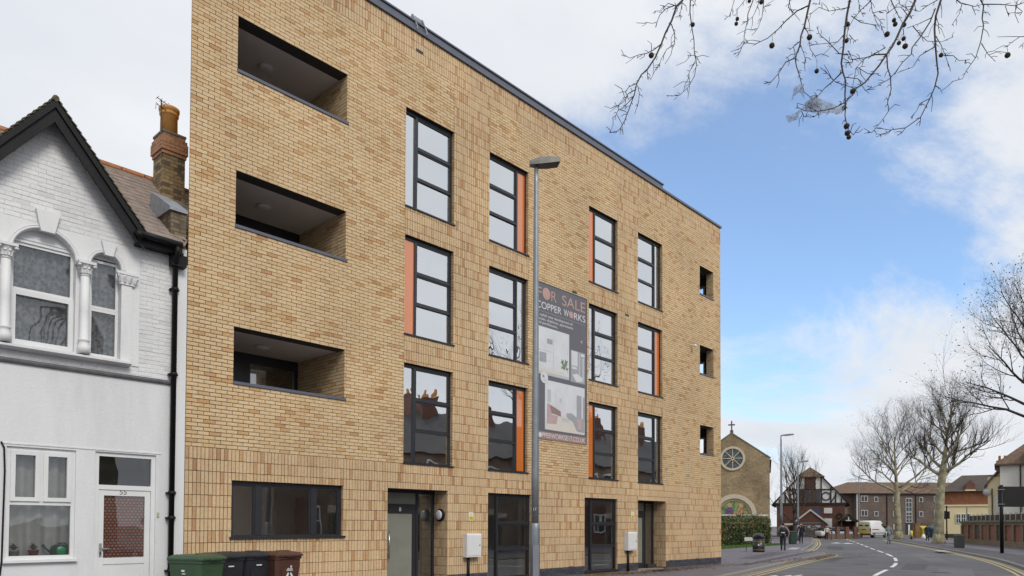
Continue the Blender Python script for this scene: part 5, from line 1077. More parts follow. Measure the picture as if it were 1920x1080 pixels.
# small tiled side porch
lbox(hall, HX, 'side_porch_post', WB, (3.75, 3.9, -1.6, -1.45, 0, 2.4)); lbox(hall, HX, 'side_porch_post', WB, (5.45, 5.6, -1.6, -1.45, 0, 2.4)); lbox(hall, HX, 'side_porch_wall', mat('dark_porch', (.05, .025, .02), .9), (3.7, 5.65, -.1, 3, 0, 2.3))
for sd in (-1, 1): lprism(hall, HX, 'side_porch_roof', mat('mossy_roof', (.085, .08, .035), .9, .4, 5), [(4.68 + sd * 1.25, -1.9, 2.15), (4.68 + sd * 1.25, -1.9, 2.3), (4.68, -1.9, 3.35), (4.68, -1.9, 3.2)], (0, 4.5, 0))
lprism(hall, HX, 'side_porch_gable', TIMB, [(3.7, -1.85, 2.3), (5.66, -1.85, 2.3), (4.68, -1.85, 3.15)], (0, .08, 0)); lbox(hall, HX, 'porch_ornament', M['white_trim'], (4.61, 4.75, -1.92, -1.86, 2.42, 2.85), (4.35, 5.0, -1.92, -1.87, 2.3, 2.42))
q = MB(); q.M = HX; annulus(q, (3.65, 0, 3.0), .25, .42, -.1, .02, n=16); q.build('round_vent', TIMB, hall)

FWH = mat('far_white_frame', (.50, .50, .49), .5)
# ---- three storey flats, frontal
P0 = at(1605, 136); FX = frame_mat((P0.x, P0.y, 0), r0, -f0); FL = 28.0; flats = thing('block_of_flats', at(1700, 142), 'long brown brick block of flats with white windows behind the plane trees', 'building'); FE = 7.75
lbox(flats, FX, 'wall', BRN, (0, FL, 0, 9, 0, FE)); lbox(flats, FX, 'wing_wall', tex_brick('wing_brick', (.23, .165, .11), (.18, .13, .09), (.16, .13, .10)), (-4.6, -.004, 1.5, 8, 0, FE))
q = MB(); q.M = FX; q.add([(-5.2, -.5 + 1.6, FE), (FL + .5, -.5, FE), (FL + .5, 9.5, FE), (-5.2, 9.5, FE), (.6, 4.5, 10.1), (FL - 3, 4.5, 10.1), (-.4, -.5, FE)], [(0, 6, 4), (6, 1, 5, 4), (1, 2, 5), (2, 3, 4, 5), (3, 0, 4)]); q.build('roof', BROOF, flats)
lbox(flats, FX, 'eaves_board', mat('eaves_brown', (.10, .075, .06), .7), (0, FL, -.12, -.01, FE - .25, FE))
for x0, wd in ((.9, 1.3), (3.4, .75), (6.9, .75), (11.8, .75), (14.6, 1.0), (18.0, .9), (21.5, 1.0), (25, .9)):
    for zc in (6.15, 3.45): fwin(flats, FX, x0, x0 + wd, zc, zc + 1.15 if wd > .8 else zc + .95, -.06, (2, 1) if wd > .8 else (1, 1), FWH, .09)
for z0, z1 in ((4.35, 6.9), (2.3, 4.25)): fwin(flats, FX, 9.3, 10.5, z0, z1, -.06, (2, 3), FWH, .09)
fwin(flats, FX, 7.0, 8.2, 1.0, 1.95, -.06, (2, 1), None, .12); fwin(flats, FX, 14.8, 15.7, .9, 1.9, -.06, (2, 1), None, .12)
lbox(flats, FX, 'garage_door', mat('brown_door', (.09, .05, .035), .7), (12.2, 14.0, -.08, -.01, 0, 2.3)); lbox(flats, FX, 'entrance_recess', mat('dark_entrance', (.03, .03, .032), .8), (9.3, 10.6, -.07, -.01, 0, 2.2)); lbox(flats, FX, 'entrance_door', M['white_trim'], (9.75, 10.0, -.12, -.07, 0, 1.9))
for x in (.15, 5.8, 11.2): q = MB(); q.M = FX; q.tube([(x, -.12, 0), (x, -.12, FE)], .09, 6); q.build('drainpipe', M['white_trim'] if x < 1 else TIMB, flats)

# ---- cream corner building
P0 = at(1766, 106); vd = (P0 - CAM.xy.to_3d()).normalized(); CX_ = frame_mat((P0.x, P0.y, 0), (vd.y, -vd.x, 0), -vd); cb_ = thing('cream_building', at(1810, 109), 'cream rendered corner building with tile hung upper storey behind the traffic light', 'building'); W_ = 8.0
lbox(cb_, CX_, 'wall', CREAM, (0, W_, 0, 7, .55, 4.75)); lbox(cb_, CX_, 'plinth', mat('brown_plinth', (.05, .035, .028), .8), (-.02, W_, -.03, 7, 0, .55)); lbox(cb_, CX_, 'cornice', CREAM, (-.06, W_, -.12, 7, 4.55, 4.78))
lbox(cb_, CX_, 'tile_hung_storey', tex_brick('hung_tile', (.30, .12, .05), (.22, .085, .04), (.13, .06, .04), .17, .11, .012), (.1, W_, .2, 6.8, 4.78, 6.75))
q = MB(); q.M = CX_; q.add([(-.3, -.2, 6.7), (W_, -.2, 6.7), (W_, 7, 6.7), (-.3, 7, 6.7), (2.6, 3.4, 9.2), (W_, 3.4, 9.2)], [(0, 1, 5, 4), (0, 4, 3), (3, 4, 5, 2), (1, 2, 5)]); q.build('roof', mat('slate_brown_roof', (.075, .06, .052), .8, .3, 3, .3, 20), cb_)
lprism(cb_, CX_, 'dormer', REDW, [(3.0, -.1, 6.8), (4.1, -.1, 6.8), (4.1, -.1, 7.8), (3.55, -.1, 8.4), (3.0, -.1, 7.8)], (0, 1.8, 0)); lbox(cb_, CX_, 'dormer_sill', CREAM, (2.9, 4.2, -.2, -.1, 6.75, 6.95))
for k in range(3): fwin(cb_, CX_, 1.75 + k * .66, 1.75 + k * .66 + .58, 2.1, 3.45, -.05, (2, 2), None, .07)
for k in range(3): fwin(cb_, CX_, 5.4 + k * .62, 5.4 + k * .62 + .52, 2.2, 3.4, -.05, (2, 2), None, .07)
lbox(cb_, CX_, 'chimney', REDW, (6.9, 8.4, 2.8, 3.8, 8.0, 11.2)); 
for x in (7.3, 7.95): q = MB(); q.M = CX_; q.lathe((x, 3.3, 11.2), [(.18, 0), (.15, .7), (.18, .72)], 10); q.build('chimney_pot', M['terracotta'], cb_, True)
# ---- tall cream house at the right edge
P0 = at(1876, 80); vd = (P0 - CAM.xy.to_3d()).normalized(); TX = frame_mat((P0.x, P0.y, 0), (vd.y, -vd.x, 0), -vd); th_ = thing('tall_cream_house', at(1905, 83), 'tall pale cream house with brown tiled roof at the right edge', 'house')
lbox(th_, TX, 'wall', WH2, (0, 9, 0, 8, 0, 8.6)); lbox(th_, TX, 'side_wing', CREAM, (-1.15, -.004, .8, 8, 0, 7.2))
q = MB(); q.M = TX; q.add([(-.5, -.5, 8.55), (9.5, -.5, 8.55), (9.5, 8.5, 8.55), (-.5, 8.5, 8.55), (3.8, 4, 12.2), (6, 4, 12.2), (-.5, -.5, 8.4), (9.5, -.5, 8.4), (-.5, 8.5, 8.4)], [(0, 1, 5, 4), (1, 2, 5), (2, 3, 4, 5), (3, 0, 4), (6, 7, 1, 0), (8, 6, 0, 3), (6, 8, 7)]); q.build('roof', BROOF, th_)
lprism(th_, TX, 'gablet_roof', BROOF, [(-1.5, .6, 6.0), (-1.5, .6, 6.25), (0.1, .6, 8.4), (.1, .6, 8.0)], (0, 3, 0)); lprism(th_, TX, 'front_roof', BROOF, [(2.3, -1.2, 9.6), (2.3, -1.2, 9.85), (5.5, -1.2, 12.0), (5.5, -1.2, 11.7)], (0, 3, 0)); lbox(th_, TX, 'front_bay', WH2, (2.6, 7, -1.0, -.004, 0, 9.6))
q = MB(); q.M = TX; q.tube([(1.85, -.1, 0), (1.85, -.1, 8.5)], .07, 6); q.tube([(1.75, -.1, 8.5), (2.4, -.1, 8.5)], .08, 6); q.build('drainpipe', TIMB, th_)
q = MB(); q.M = TX; q.tube([(-.75, .7, 0), (-.75, .7, 5.9)], .06, 6); q.build('drainpipe', TIMB, th_); q = MB(); q.M = TX; q.lathe((-1.25, .5, 5.5), [(.02, -.02), (.25, .03), (.38, .1)], 14, 'y'); q.build('satellite_dish', mat('dish_grey', (.35, .35, .34), .5), th_)
lbox(th_, TX, 'window_shutter', mat('pale_shutter', (.6, .6, .6), .6), (-.45, -.05, .72, .8, 3.2, 5.0)); fwin(th_, TX, -.55, -.15, 1.9, 2.8, .78, (1, 2), None, .06)

# ---- brick boundary wall with piers and fence on top
A_ = Vector((72.6, 1.6, 0)); D_ = Vector((-.913, -.408, 0)).normalized(); N2 = Vector((-.408, .913, 0)); WX = frame_mat((A_.x, A_.y, 0), D_, N2)
bw = thing('boundary_wall', A_ + D_ * 10, 'red brick boundary wall with yellow piers and fence above along right pavement', 'wall'); WL = 34.0
RW = tex_brick('old_red_brick', (.36, .11, .05), (.26, .08, .045), (.14, .10, .08)); YW = tex_brick('old_yellow_brick', (.27, .20, .12), (.21, .15, .09), (.13, .11, .08)); 
lbox(bw, WX, 'base_course', YW, (0, WL, -.12, .3, 0, .55)); lbox(bw, WX, 'coping', mat('mossy_coping', (.13, .125, .075), .9, .3, 5), (-.1, WL, -.2, .35, 1.98, 2.14)); lbox(bw, WX, 'upper_course', YW, (0, WL, -.10, .3, 1.78, 1.98))
x = 0.0; k = 0
while x < WL:
    lbox(bw, WX, 'brick_panel', RW if k % 3 != 2 else tex_brick('dark_panel_brick', (.15, .09, .07), (.10, .07, .06), (.10, .08, .07)), (x + .26, min(x + 2.05, WL), .0, .25, .55, 1.78)); lbox(bw, WX, 'pier', YW, (x - .2, x + .26, -.13, .26, .55, 1.78)); x += 2.05; k += 1
q0 = 2.0
while q0 < WL: lbox(bw, WX, 'fence_post', mat('concrete_post', (.36, .34, .31), .8) if 'concrete_post' not in MATS else MATS['concrete_post'], (q0, q0 + .13, .02, .15, 2.14, 2.74)); lbox(bw, WX, 'fence_panel', M['dark_bark'], (q0 + .13, q0 + 1.25, .06, .1, 2.16, 2.62)); q0 += 1.25

# ---- terrace across the road, seen mirrored in the windows
TZ = frame_mat((13, -19.8, 0), (1, .13, 0), (-.13, 1, 0)); tz = thing('brick_terrace', (32, -21, 0), 'red brick terrace with slate roofs mirrored in the window panes', 'terrace')
lbox(tz, TZ, 'wall', tex_brick('terrace_brick', (.24, .17, .125), (.19, .135, .10), (.2, .17, .14)), (0, 46, 0, 8, 0, 5.9)); lprism(tz, TZ, 'roof', mat('slate_roof', (.07, .065, .065), .7, .3, 2), [(-.2, -.4, 5.8), (-.2, 4, 8.7), (-.2, 8.4, 5.8)], (46.4, 0, 0))
for k in range(9):
    x = 1.0 + k * 5.1; lbox(tz, TZ, 'chimney', REDW, (x - .5, x + .5, 3.2, 4.6, 7.2, 9.9))
    for j in range(4): q = MB(); q.M = TZ; q.lathe((x - .3 + (j % 2) * .6, 3.5 + (j // 2) * .7, 9.9), [(.13, 0), (.11, .5)], 8); q.build('chimney_pot', M['terracotta'], tz)
    fwin(tz, TZ, x + .5, x + 1.7, 3.6, 5.2, -.05, (1, 2)); fwin(tz, TZ, x + 2.6, x + 3.5, 3.6, 5.2, -.05, (1, 2)); lprism(tz, TZ, 'bay', REDW, [(x + .2, 0, 0), (x + .5, -.8, 0), (x + 1.8, -.8, 0), (x + 2.1, 0, 0)], (0, 0, 3.0)); fwin(tz, TZ, x + .6, x + 1.7, 1.0, 2.6, -.86, (2, 2)); lbox(tz, TZ, 'door', TIMB, (x + 2.7, x + 3.55, -.04, 0, 0, 2.2)); lbox(tz, TZ, 'lintel', STONE, (x + 2.5, x + 3.7, -.06, 0, 2.3, 2.6))

# ================================================================== street furniture
lamp((54.5, 11.3, KH), 9.1, .105, (.85, .3), R_(-55), 'tall lamp post rising from the hedge in front of the church', .3)
lamp((68.4, 15.3, KH), 8.0, .10, (.85, .3), R_(-55), 'lamp post beside the white gabled porch of the hall', .3)
p = at(1611, 112); lamp((p.x, p.y, .1), 9.2, .09, (.8, .3), R_(-50), 'thin distant lamp post in front of the brown flats', .3)
# litter bin
t = thing('litter_bin', (35.5, 4.84, KH), 'black domed litter bin with gold bands on the left pavement', 'litter bin'); BK = mat('bin_gloss_black', (.018, .018, .016), .35, .2, 5); GO = mat('bin_gold', (.16, .12, .045), .5, .1, 5); c = (35.5, 4.84, KH)
q = MB(); q.lathe(c, [(.33, 0), (.34, .03), (.34, .80)], 20); q.build('body', BK, t, True)
for z0 in (.10, .56): q = MB(); q.lathe((c[0], c[1], c[2] + z0), [(.343, 0), (.352, .01), (.352, .05), (.343, .06)], 20); q.build('band', GO, t, True)
q = MB(); q.lathe(c, [(.345, .80), (.34, .88), (.31, .97), (.24, 1.05), (.12, 1.10), (.02, 1.11)], 20); q.build('dome', BK, t, True)
dr = Vector((CAM.x - c[0], CAM.y - c[1], 0)).normalized(); pr = Vector((-dr.y, dr.x, 0)); q = MB(); o = Vector(c) + dr * .325; q.prism([o - pr * .17 + Vector((0, 0, .84)), o + pr * .17 + Vector((0, 0, .84)), o + pr * .14 + Vector((0, 0, .97)) - dr * .02, o - pr * .14 + Vector((0, 0, .97)) - dr * .02], dr * .03); q.build('opening', mat('bin_void', (.004, .004, .004), .9), t)
q = MB(); o = Vector(c) + dr * .345; q.prism([o - pr * .05 + Vector((0, 0, .38)), o + pr * .05 + Vector((0, 0, .38)), o + pr * .05 + Vector((0, 0, .44)), o + Vector((0, 0, .50)), o - pr * .05 + Vector((0, 0, .44))], dr * .008); q.build('emblem', M['white_trim'], t)
# street name plate
t = thing('street_name_plate', (36.4, 6.1, KH), 'low white street name plate on two short posts beside the litter bin', 'sign'); a = pr
c = Vector((36.2, 6.2, KH)) + a * .45; q = MB(); q.prism([c - a * .30 + Vector((0, 0, .62)), c + a * .30 + Vector((0, 0, .62)), c + a * .30 + Vector((0, 0, .84)), c - a * .30 + Vector((0, 0, .84))], dr * .03); q.build('plate', M['white_trim'], t)
for sx in (-.2, .2): q = MB(); q.tube([c + a * sx, c + a * sx + Vector((0, 0, .8))], .025, 6); q.build('post', M['lamp_dark'], t)
def cabinet(loc, yaw, sx, sy, h, label, m):
    t = thing('utility_cabinet', loc, label, 'utility cabinet'); X = Matrix.Translation(Vector(loc)) @ Matrix.Rotation(yaw, 4, 'Z'); lbox(t, X, 'case', m, (-sx / 2, sx / 2, -sy / 2, sy / 2, .06, h - .05)); lbox(t, X, 'plinth', M['lamp_dark'], (-sx / 2 + .02, sx / 2 - .02, -sy / 2 + .02, sy / 2 - .02, 0, .06))
    q = MB(); q.M = X; q.add([(-sx / 2 - .02, -sy / 2 - .02, h - .05), (sx / 2 + .02, -sy / 2 - .02, h - .05), (sx / 2 + .02, sy / 2 + .02, h - .05), (-sx / 2 - .02, sy / 2 + .02, h - .05), (-sx / 2 + .05, -sy / 2 + .05, h), (sx / 2 - .05, -sy / 2 + .05, h), (sx / 2 - .05, sy / 2 - .05, h), (-sx / 2 + .05, sy / 2 - .05, h)], [(0, 3, 2, 1), (0, 1, 5, 4), (1, 2, 6, 5), (2, 3, 7, 6), (3, 0, 4, 7), (4, 5, 6, 7)]); q.build('cap', m, t)
    lbox(t, X, 'door_seam', M['lamp_dark'], (-.006, .006, -sy / 2 - .004, -sy / 2, .12, h - .1))
CABG = mat('cabinet_green', (.03, .04, .038), .5, .12, 4)
cabinet((54.8, -1.6, KH), R_(24), .85, .5, .95, 'dark green utility cabinet on the right pavement by the brick wall', CABG)
p = at(1486, 61); cabinet((p.x, p.y, KH), R_(-40), .5, .45, 1.1, 'green utility cabinet beside the man near the hall porch', mat('cabinet_green_2', (.02, .05, .035), .5))
# black board on post
p = at(1878, 42.6); t = thing('roadside_board', (p.x, p.y, KH), 'large black board on a tall black post at right edge, seen from behind', 'sign'); X = frame_mat((p.x, p.y, KH), r0, -f0)
q = MB(); q.M = X; q.tube([(0, 0, 0), (0, 0, 4.0)], .10, 10); q.build('post', M['black_paint'], t, True); lbox(t, X, 'board', mat('board_back', (.012, .012, .015), .5, .1, 3), (-.09, 2.3, .1, .16, 2.72, 3.92)); lbox(t, X, 'rail', M['black_paint'], (-.09, 2.3, .16, .2, 2.9, 2.98), (-.09, 2.3, .16, .2, 3.66, 3.74))
q = MB(); q.M = X; q.tube([(2.2, .05, 0), (2.2, .05, 4.0)], .10, 10); q.build('post', M['black_paint'], t, True)
for z_ in (2.85, 3.7): lbox(t, X, 'bracket', M['galv'], (-.13, .13, -.12, .1, z_, z_ + .05))
# traffic light
p = at(1775, 83); t = thing('traffic_light', (p.x, p.y, KH), 'black traffic light seen from the back near the right tree', 'traffic light'); X = frame_mat((p.x, p.y, KH), r0, -f0)
q = MB(); q.M = X; q.tube([(0, 0, 0), (0, 0, 3.9)], .07, 8); q.tube([(0, 0, 0), (0, 0, 1.0)], .09, 8); q.build('post', M['black_paint'], t); lbox(t, X, 'signal_head', M['black_paint'], (-.42, -.09, -.1, .2, 2.35, 3.3), (-.5, -.42, .0, .05, 2.3, 3.35)); lbox(t, X, 'signal_head', M['black_paint'], (.09, .34, -.05, .15, 2.4, 3.25)); lbox(t, X, 'push_button_box', M['black_paint'], (-.62, -.42, -.06, .08, 1.75, 2.1))
p = at(1813, 70); t = thing('signal_pole', (p.x, p.y, KH), 'slim dark pole standing behind the end of the brick wall', 'pole'); q = MB(); q.tube([(p.x, p.y, 0), (p.x, p.y, 3.5)], .06, 8); q.build('post', M['galv'], t); lbox(t, frame_mat((p.x, p.y, 0), r0, -f0), 'signal_box', M['black_paint'], (.06, .3, -.1, .1, 2.3, 2.85))
# yellow bollard, brick pier, big bins
p = at(1709, 84); t = thing('bollard', (p.x, p.y, KH), 'yellow and black bollard on the corner between the two plane trees', 'bollard'); q = MB(); q.lathe((p.x, p.y, KH), [(.09, 0), (.09, .36)], 10); q.build('base', M['black_paint'], t, True); q = MB(); q.lathe((p.x, p.y, KH), [(.11, .36), (.11, .98), (.05, 1.02)], 10); q.build('yellow_cap', YEL, t, True)
p = at(1690 + 5, 88); t = thing('bollard', (p.x + .6, p.y - .5, KH), 'short pale bollard right of the left plane trunk', 'bollard'); q = MB(); q.lathe((p.x + .6, p.y - .5, KH), [(.08, 0), (.08, .95), (.04, 1.0)], 10); q.build('post', mat('pale_post', (.42, .38, .3), .7), t, True)
p = at(1718, 92); t = thing('gate_pier', (p.x, p.y, KH), 'square orange brick gate pier with cap next to yellow bin', 'gate pier'); X = frame_mat((p.x, p.y, KH), r0, -f0); lbox(t, X, 'pier', tex_brick('pier_brick', (.42, .20, .08), (.33, .16, .07), (.2, .15, .1)), (-.25, .25, -.25, .25, 0, 1.75)); lbox(t, X, 'cap', mat('pier_cap', (.28, .15, .1), .8), (-.3, .3, -.3, .3, 1.75, 1.88))
def bigbin(xp, D, col, label, w_=.95):
    p = at(xp, D); t = thing('waste_container', (p.x, p.y, KH), label, 'waste container', 'waste containers by the gate'); X = frame_mat((p.x, p.y, KH), r0, -f0); q = MB(); q.M = X
    q.add([(-w_ * .4, -.45, .15), (w_ * .4, -.45, .15), (w_ * .4, .45, .15), (-w_ * .4, .45, .15), (-w_ / 2, -.55, 1.25), (w_ / 2, -.55, 1.25), (w_ / 2, .55, 1.25), (-w_ / 2, .55, 1.25)], [(0, 3, 2, 1), (0, 1, 5, 4), (1, 2, 6, 5), (2, 3, 7, 6), (3, 0, 4, 7), (4, 5, 6, 7)]); q.build('body', col, t)
    q = MB(); q.M = X; q.prism([(-w_ / 2 - .03, -.58, 1.25), (-w_ / 2 - .03, .58, 1.25), (-w_ / 2 - .03, .5, 1.48), (-w_ / 2 - .03, 0, 1.58), (-w_ / 2 - .03, -.5, 1.40)], (w_ + .06, 0, 0)); q.build('lid', col, t)
    for sx in (-.35, .35):
        for sy in (-.35, .35): q = MB(); q.M = X; q.lathe((sx * w_, sy, .09), [(.09, -.025), (.09, .025)], 10, 'x'); q.build('wheel', M['black_paint'], t)
bigbin(1731, 93, mat('bin_yellow', (.55, .43, .03), .5), 'yellow waste container standing beside the orange brick gate pier', 1.0); bigbin(1748, 93, mat('bin_blue', (.01, .08, .16), .5), 'dark blue waste container half hidden behind the right plane trunk', 1.0)

# ---- hedge
hg = thing('hedge', (44, 13, KH), 'long clipped green hedge behind the grass strip before the church', 'hedge'); H0, H1 = Vector((27, 9.85, 0)), Vector((55.0, 12.4, 0)); d = (H1 - H0).normalized(); nn_ = Vector((-d.y, d.x, 0)); Lh = (H1 - H0).length
LEAFM = mottle('hedge_leaf', [(.075, .10, .02), (.05, .075, .018), (.10, .11, .025), (.035, .055, .015), (.12, .095, .03), (.06, .085, .02)], 1.6, .6)
q = MB(); X = frame_mat((H0.x, H0.y, KH), d, -nn_); lbox(hg, X, 'core', mat('hedge_core', (.02, .025, .01), .95), (0, Lh, .3, 1.7, 0, 1.7))
rh = random.Random(9); b = MB(); b.M = X
for i in range(16000):
    x = rh.uniform(-.2, Lh + .2); f = rh.random(); top = 1.93 + .15 * math.sin(x * .7) + .12 * math.sin(x * 2.3 + 1) + (.5 * max(0, 1 - abs(x - Lh + 3) / 3))
    if f < .62: y, z = rh.gauss(.2, .10) + .1 * math.sin(x * 1.9 + 3), rh.uniform(.05, top)
    else: y, z = rh.uniform(.1, 1.9), top + rh.gauss(0, .09)
    if rh.random() < .06: x = Lh + rh.uniform(0, .4); y = rh.uniform(.1, 1.9); z = rh.uniform(.1, top)
    s = rh.uniform(.05, .11); a = Vector((rh.gauss(0, 1), rh.gauss(0, 1), rh.gauss(0, 1))).normalized(); c = a.cross(Vector((rh.gauss(0, 1), rh.gauss(0, 1), rh.gauss(0, 1)))).normalized(); P = Vector((x, y, z))
    b.add([P - a * s, P + c * s * .5, P + a * s, P - c * s * .5], [(0, 1, 2, 3)])
for i in range(260):                                        # sprigs standing out of the clipped face
    x = rh.uniform(0, Lh); P = Vector((x, rh.uniform(-.05, 1.6), 1.85 + .15 * math.sin(x * .7))) if i % 2 else Vector((x, .1, rh.uniform(.4, 1.8))); dv = Vector((rh.gauss(0, .3), -.4 if not i % 2 else 0, .8)).normalized()
    for k in range(7):
        Pk = P + dv * (.07 * k); s = rh.uniform(.04, .09); a = Vector((rh.gauss(0, 1), rh.gauss(0, 1), rh.gauss(0, 1))).normalized(); c = a.cross(dv).normalized(); b.add([Pk, Pk + a * s * .6 + c * s * .35, Pk + a * s * 1.3, Pk + a * s * .6 - c * s * .35], [(0, 1, 2, 3)])
b.M = None; stuff(b.build('foliage', LEAFM, hg))
# low wall before the flats' car park
P0, P1 = at(1548, 91), at(1614, 93); X = frame_mat((P0.x, P0.y, 0), (P1 - P0), -f0); lw = thing('low_brick_wall', (P0 + P1) / 2, 'low dark brick wall with piers before the parked cars', 'wall'); Lw = (P1 - P0).length
lbox(lw, X, 'wall', BRN, (0, Lw, 0, .25, 0, .62)); 
for x in (.1, 1.7, 3.2, 4.6): 
    if x < Lw: lbox(lw, X, 'pier', REDW, (x, x + .55, -.1, .35, 0, 1.55))

# ================================================================== vehicles
def loft(q, secs):
    n = len(secs[0]); vs = [p for s in secs for p in s]
    q.add(vs, [(i * n + j, i * n + (j + 1) % n, i * n + n + (j + 1) % n, i * n + n + j) for i in range(len(secs) - 1) for j in range(n)] + [tuple(range(n - 1, -1, -1)), tuple((len(secs) - 1) * n + j for j in range(n))])
def sec(x, w0, w1, z0, z1, rr=.12):
    zm = z0 + (z1 - z0) * .55; return [(x, -w0 * .93, z0), (x, w0 * .93, z0), (x, w0, z0 + .12), (x, w0, zm), (x, w1, z1 - rr), (x, w1 - rr * .8, z1), (x, -w1 + rr * .8, z1), (x, -w1, z1 - rr), (x, -w0, zm), (x, -w0, z0 + .12)]
def wheel(t, X, x, y, r=.32):
    q = MB(); q.M = X; q.lathe((x, y, r), [(r * .8, -.11), (r, -.09), (r, .09), (r * .8, .11)], 18, 'y'); w = q.build('wheel', M['black_paint'], t, True); q = MB(); q.M = X; q.lathe((x, y, r), [(r * .6, -.115), (r * .62, .115)], 14, 'y'); q.build('rim', M['steel'], w)
CARW = mat('van_white', (.70, .71, .73), .25, .02, 1, coat=.5); CGL = mat('vehicle_glass', (.015, .017, .02), .06, .1, 1); RED = mat('tail_red', (.30, .015, .01), .25)
p = at(1620, 101); X = Matrix.Translation((p.x, p.y, 0)) @ Matrix.Rotation(R_(-8), 4, 'Z')
van = thing('delivery_van', (p.x, p.y, 0), 'white delivery van with yellow rear doors parked by the far kerb', 'van')
q = MB(); q.M = X; loft(q, [sec(0, .95, .80, .42, 2.22), sec(.12, .97, .84, .38, 2.36), sec(1.5, .97, .85, .34, 2.40), sec(3.3, .97, .84, .34, 2.38), sec(3.75, .97, .80, .34, 2.25), sec(4.35, .96, .76, .34, 1.62), sec(4.55, .95, .80, .34, 1.32), sec(5.1, .90, .76, .34, 1.12), sec(5.3, .82, .7, .4, .95)]); q.build('body', CARW, van, True)
VY = mat('van_yellow', (.74, .66, .25), .35, .03, 1)
for sy in (-1, 1):
    y0, y1 = (.02, .80) if sy > 0 else (-.80, -.02); d = lbox(van, X, 'rear_door', mat('van_pale_yellow', (.80, .76, .46), .35) if 'van_pale_yellow' not in MATS else MATS['van_pale_yellow'], (-.03, .02, y0, y1, 1.18, 2.15)); lbox(van, X, 'rear_door_lower', VY, (-.035, .02, y0, y1, .62, 1.12)); lbox(van, X, 'tail_light', RED, (-.03, .05, sy * .87 - .06, sy * .87 + .06, .85, 1.35)); lbox(d, X, 'dark_print', CGL, (-.034, -.03, y0 + .15, y1 - .12, 1.62, 1.80))
lbox(van, X, 'number_plate', YEL, (-.06, -.035, -.26, .26, .55, .68)); lbox(van, X, 'bumper', mat('van_bumper', (.10, .02, .02), .5), (-.09, .12, -.95, .95, .36, .56)); lbox(van, X, 'handle_bar', CGL, (-.05, -.03, -.3, .3, 1.12, 1.2))
lbox(van, X, 'side_stripe', RED, (.35, 2.4, -.985, -.965, 1.10, 1.22)); lbox(van, X, 'cab_window', CGL, (3.3, 4.05, -.945, -.90, 1.42, 1.98)); lbox(van, X, 'mirror', M['black_paint'], (4.0, 4.15, -1.15, -.98, 1.35, 1.65)); lbox(van, X, 'side_moulding', M['black_paint'], (.3, 4.6, -.985, -.965, .62, .72))
for x in (.95, 4.3):
    for y in (-.88, .88): wheel(van, X, x, y)
def car(xp, D, yaw, m, label):
    p = at(xp, D); X = Matrix.Translation((p.x, p.y, 0)) @ Matrix.Rotation(yaw, 4, 'Z'); t = thing('parked_car', (p.x, p.y, 0), label, 'car', 'cars parked behind the low wall')
    q = MB(); q.M = X; loft(q, [sec(-2.05, .72, .66, .42, .82), sec(-1.95, .84, .76, .3, .98), sec(-1.0, .88, .78, .25, 1.0), sec(.9, .88, .78, .25, .97), sec(1.7, .84, .72, .28, .85), sec(2.05, .7, .6, .38, .7)]); q.build('body', m, t, True)
    q = MB(); q.M = X; loft(q, [sec(-1.75, .74, .62, .9, 1.0, .04), sec(-1.2, .76, .60, .9, 1.42, .1), sec(.1, .76, .60, .9, 1.46, .1), sec(1.05, .74, .62, .9, .98, .04)]); q.build('cabin', CGL, t, True); lbox(t, X, 'roof_panel', m, (-1.15, .1, -.56, .56, 1.44, 1.475))
    for x in (-1.3, 1.3):
        for y in (-.8, .8): wheel(t, X, x, y, .30)
    for y in (-.6, .6): lbox(t, X, 'headlight', M['white_trim'], (1.9, 2.0, y - .15, y + .15, .62, .74)); lbox(t, X, 'tail_light', RED, (-2.04, -1.95, y - .12, y + .12, .72, .86))
car(1560, 95, R_(-40), CARW, 'white parked car between the hall porch and low wall pier'); car(1579, 95, R_(-35), mat('car_silver', (.42, .46, .52), .25, .03, 1, 0, 60, .5), 'silver parked car with pale windscreen behind the low wall')

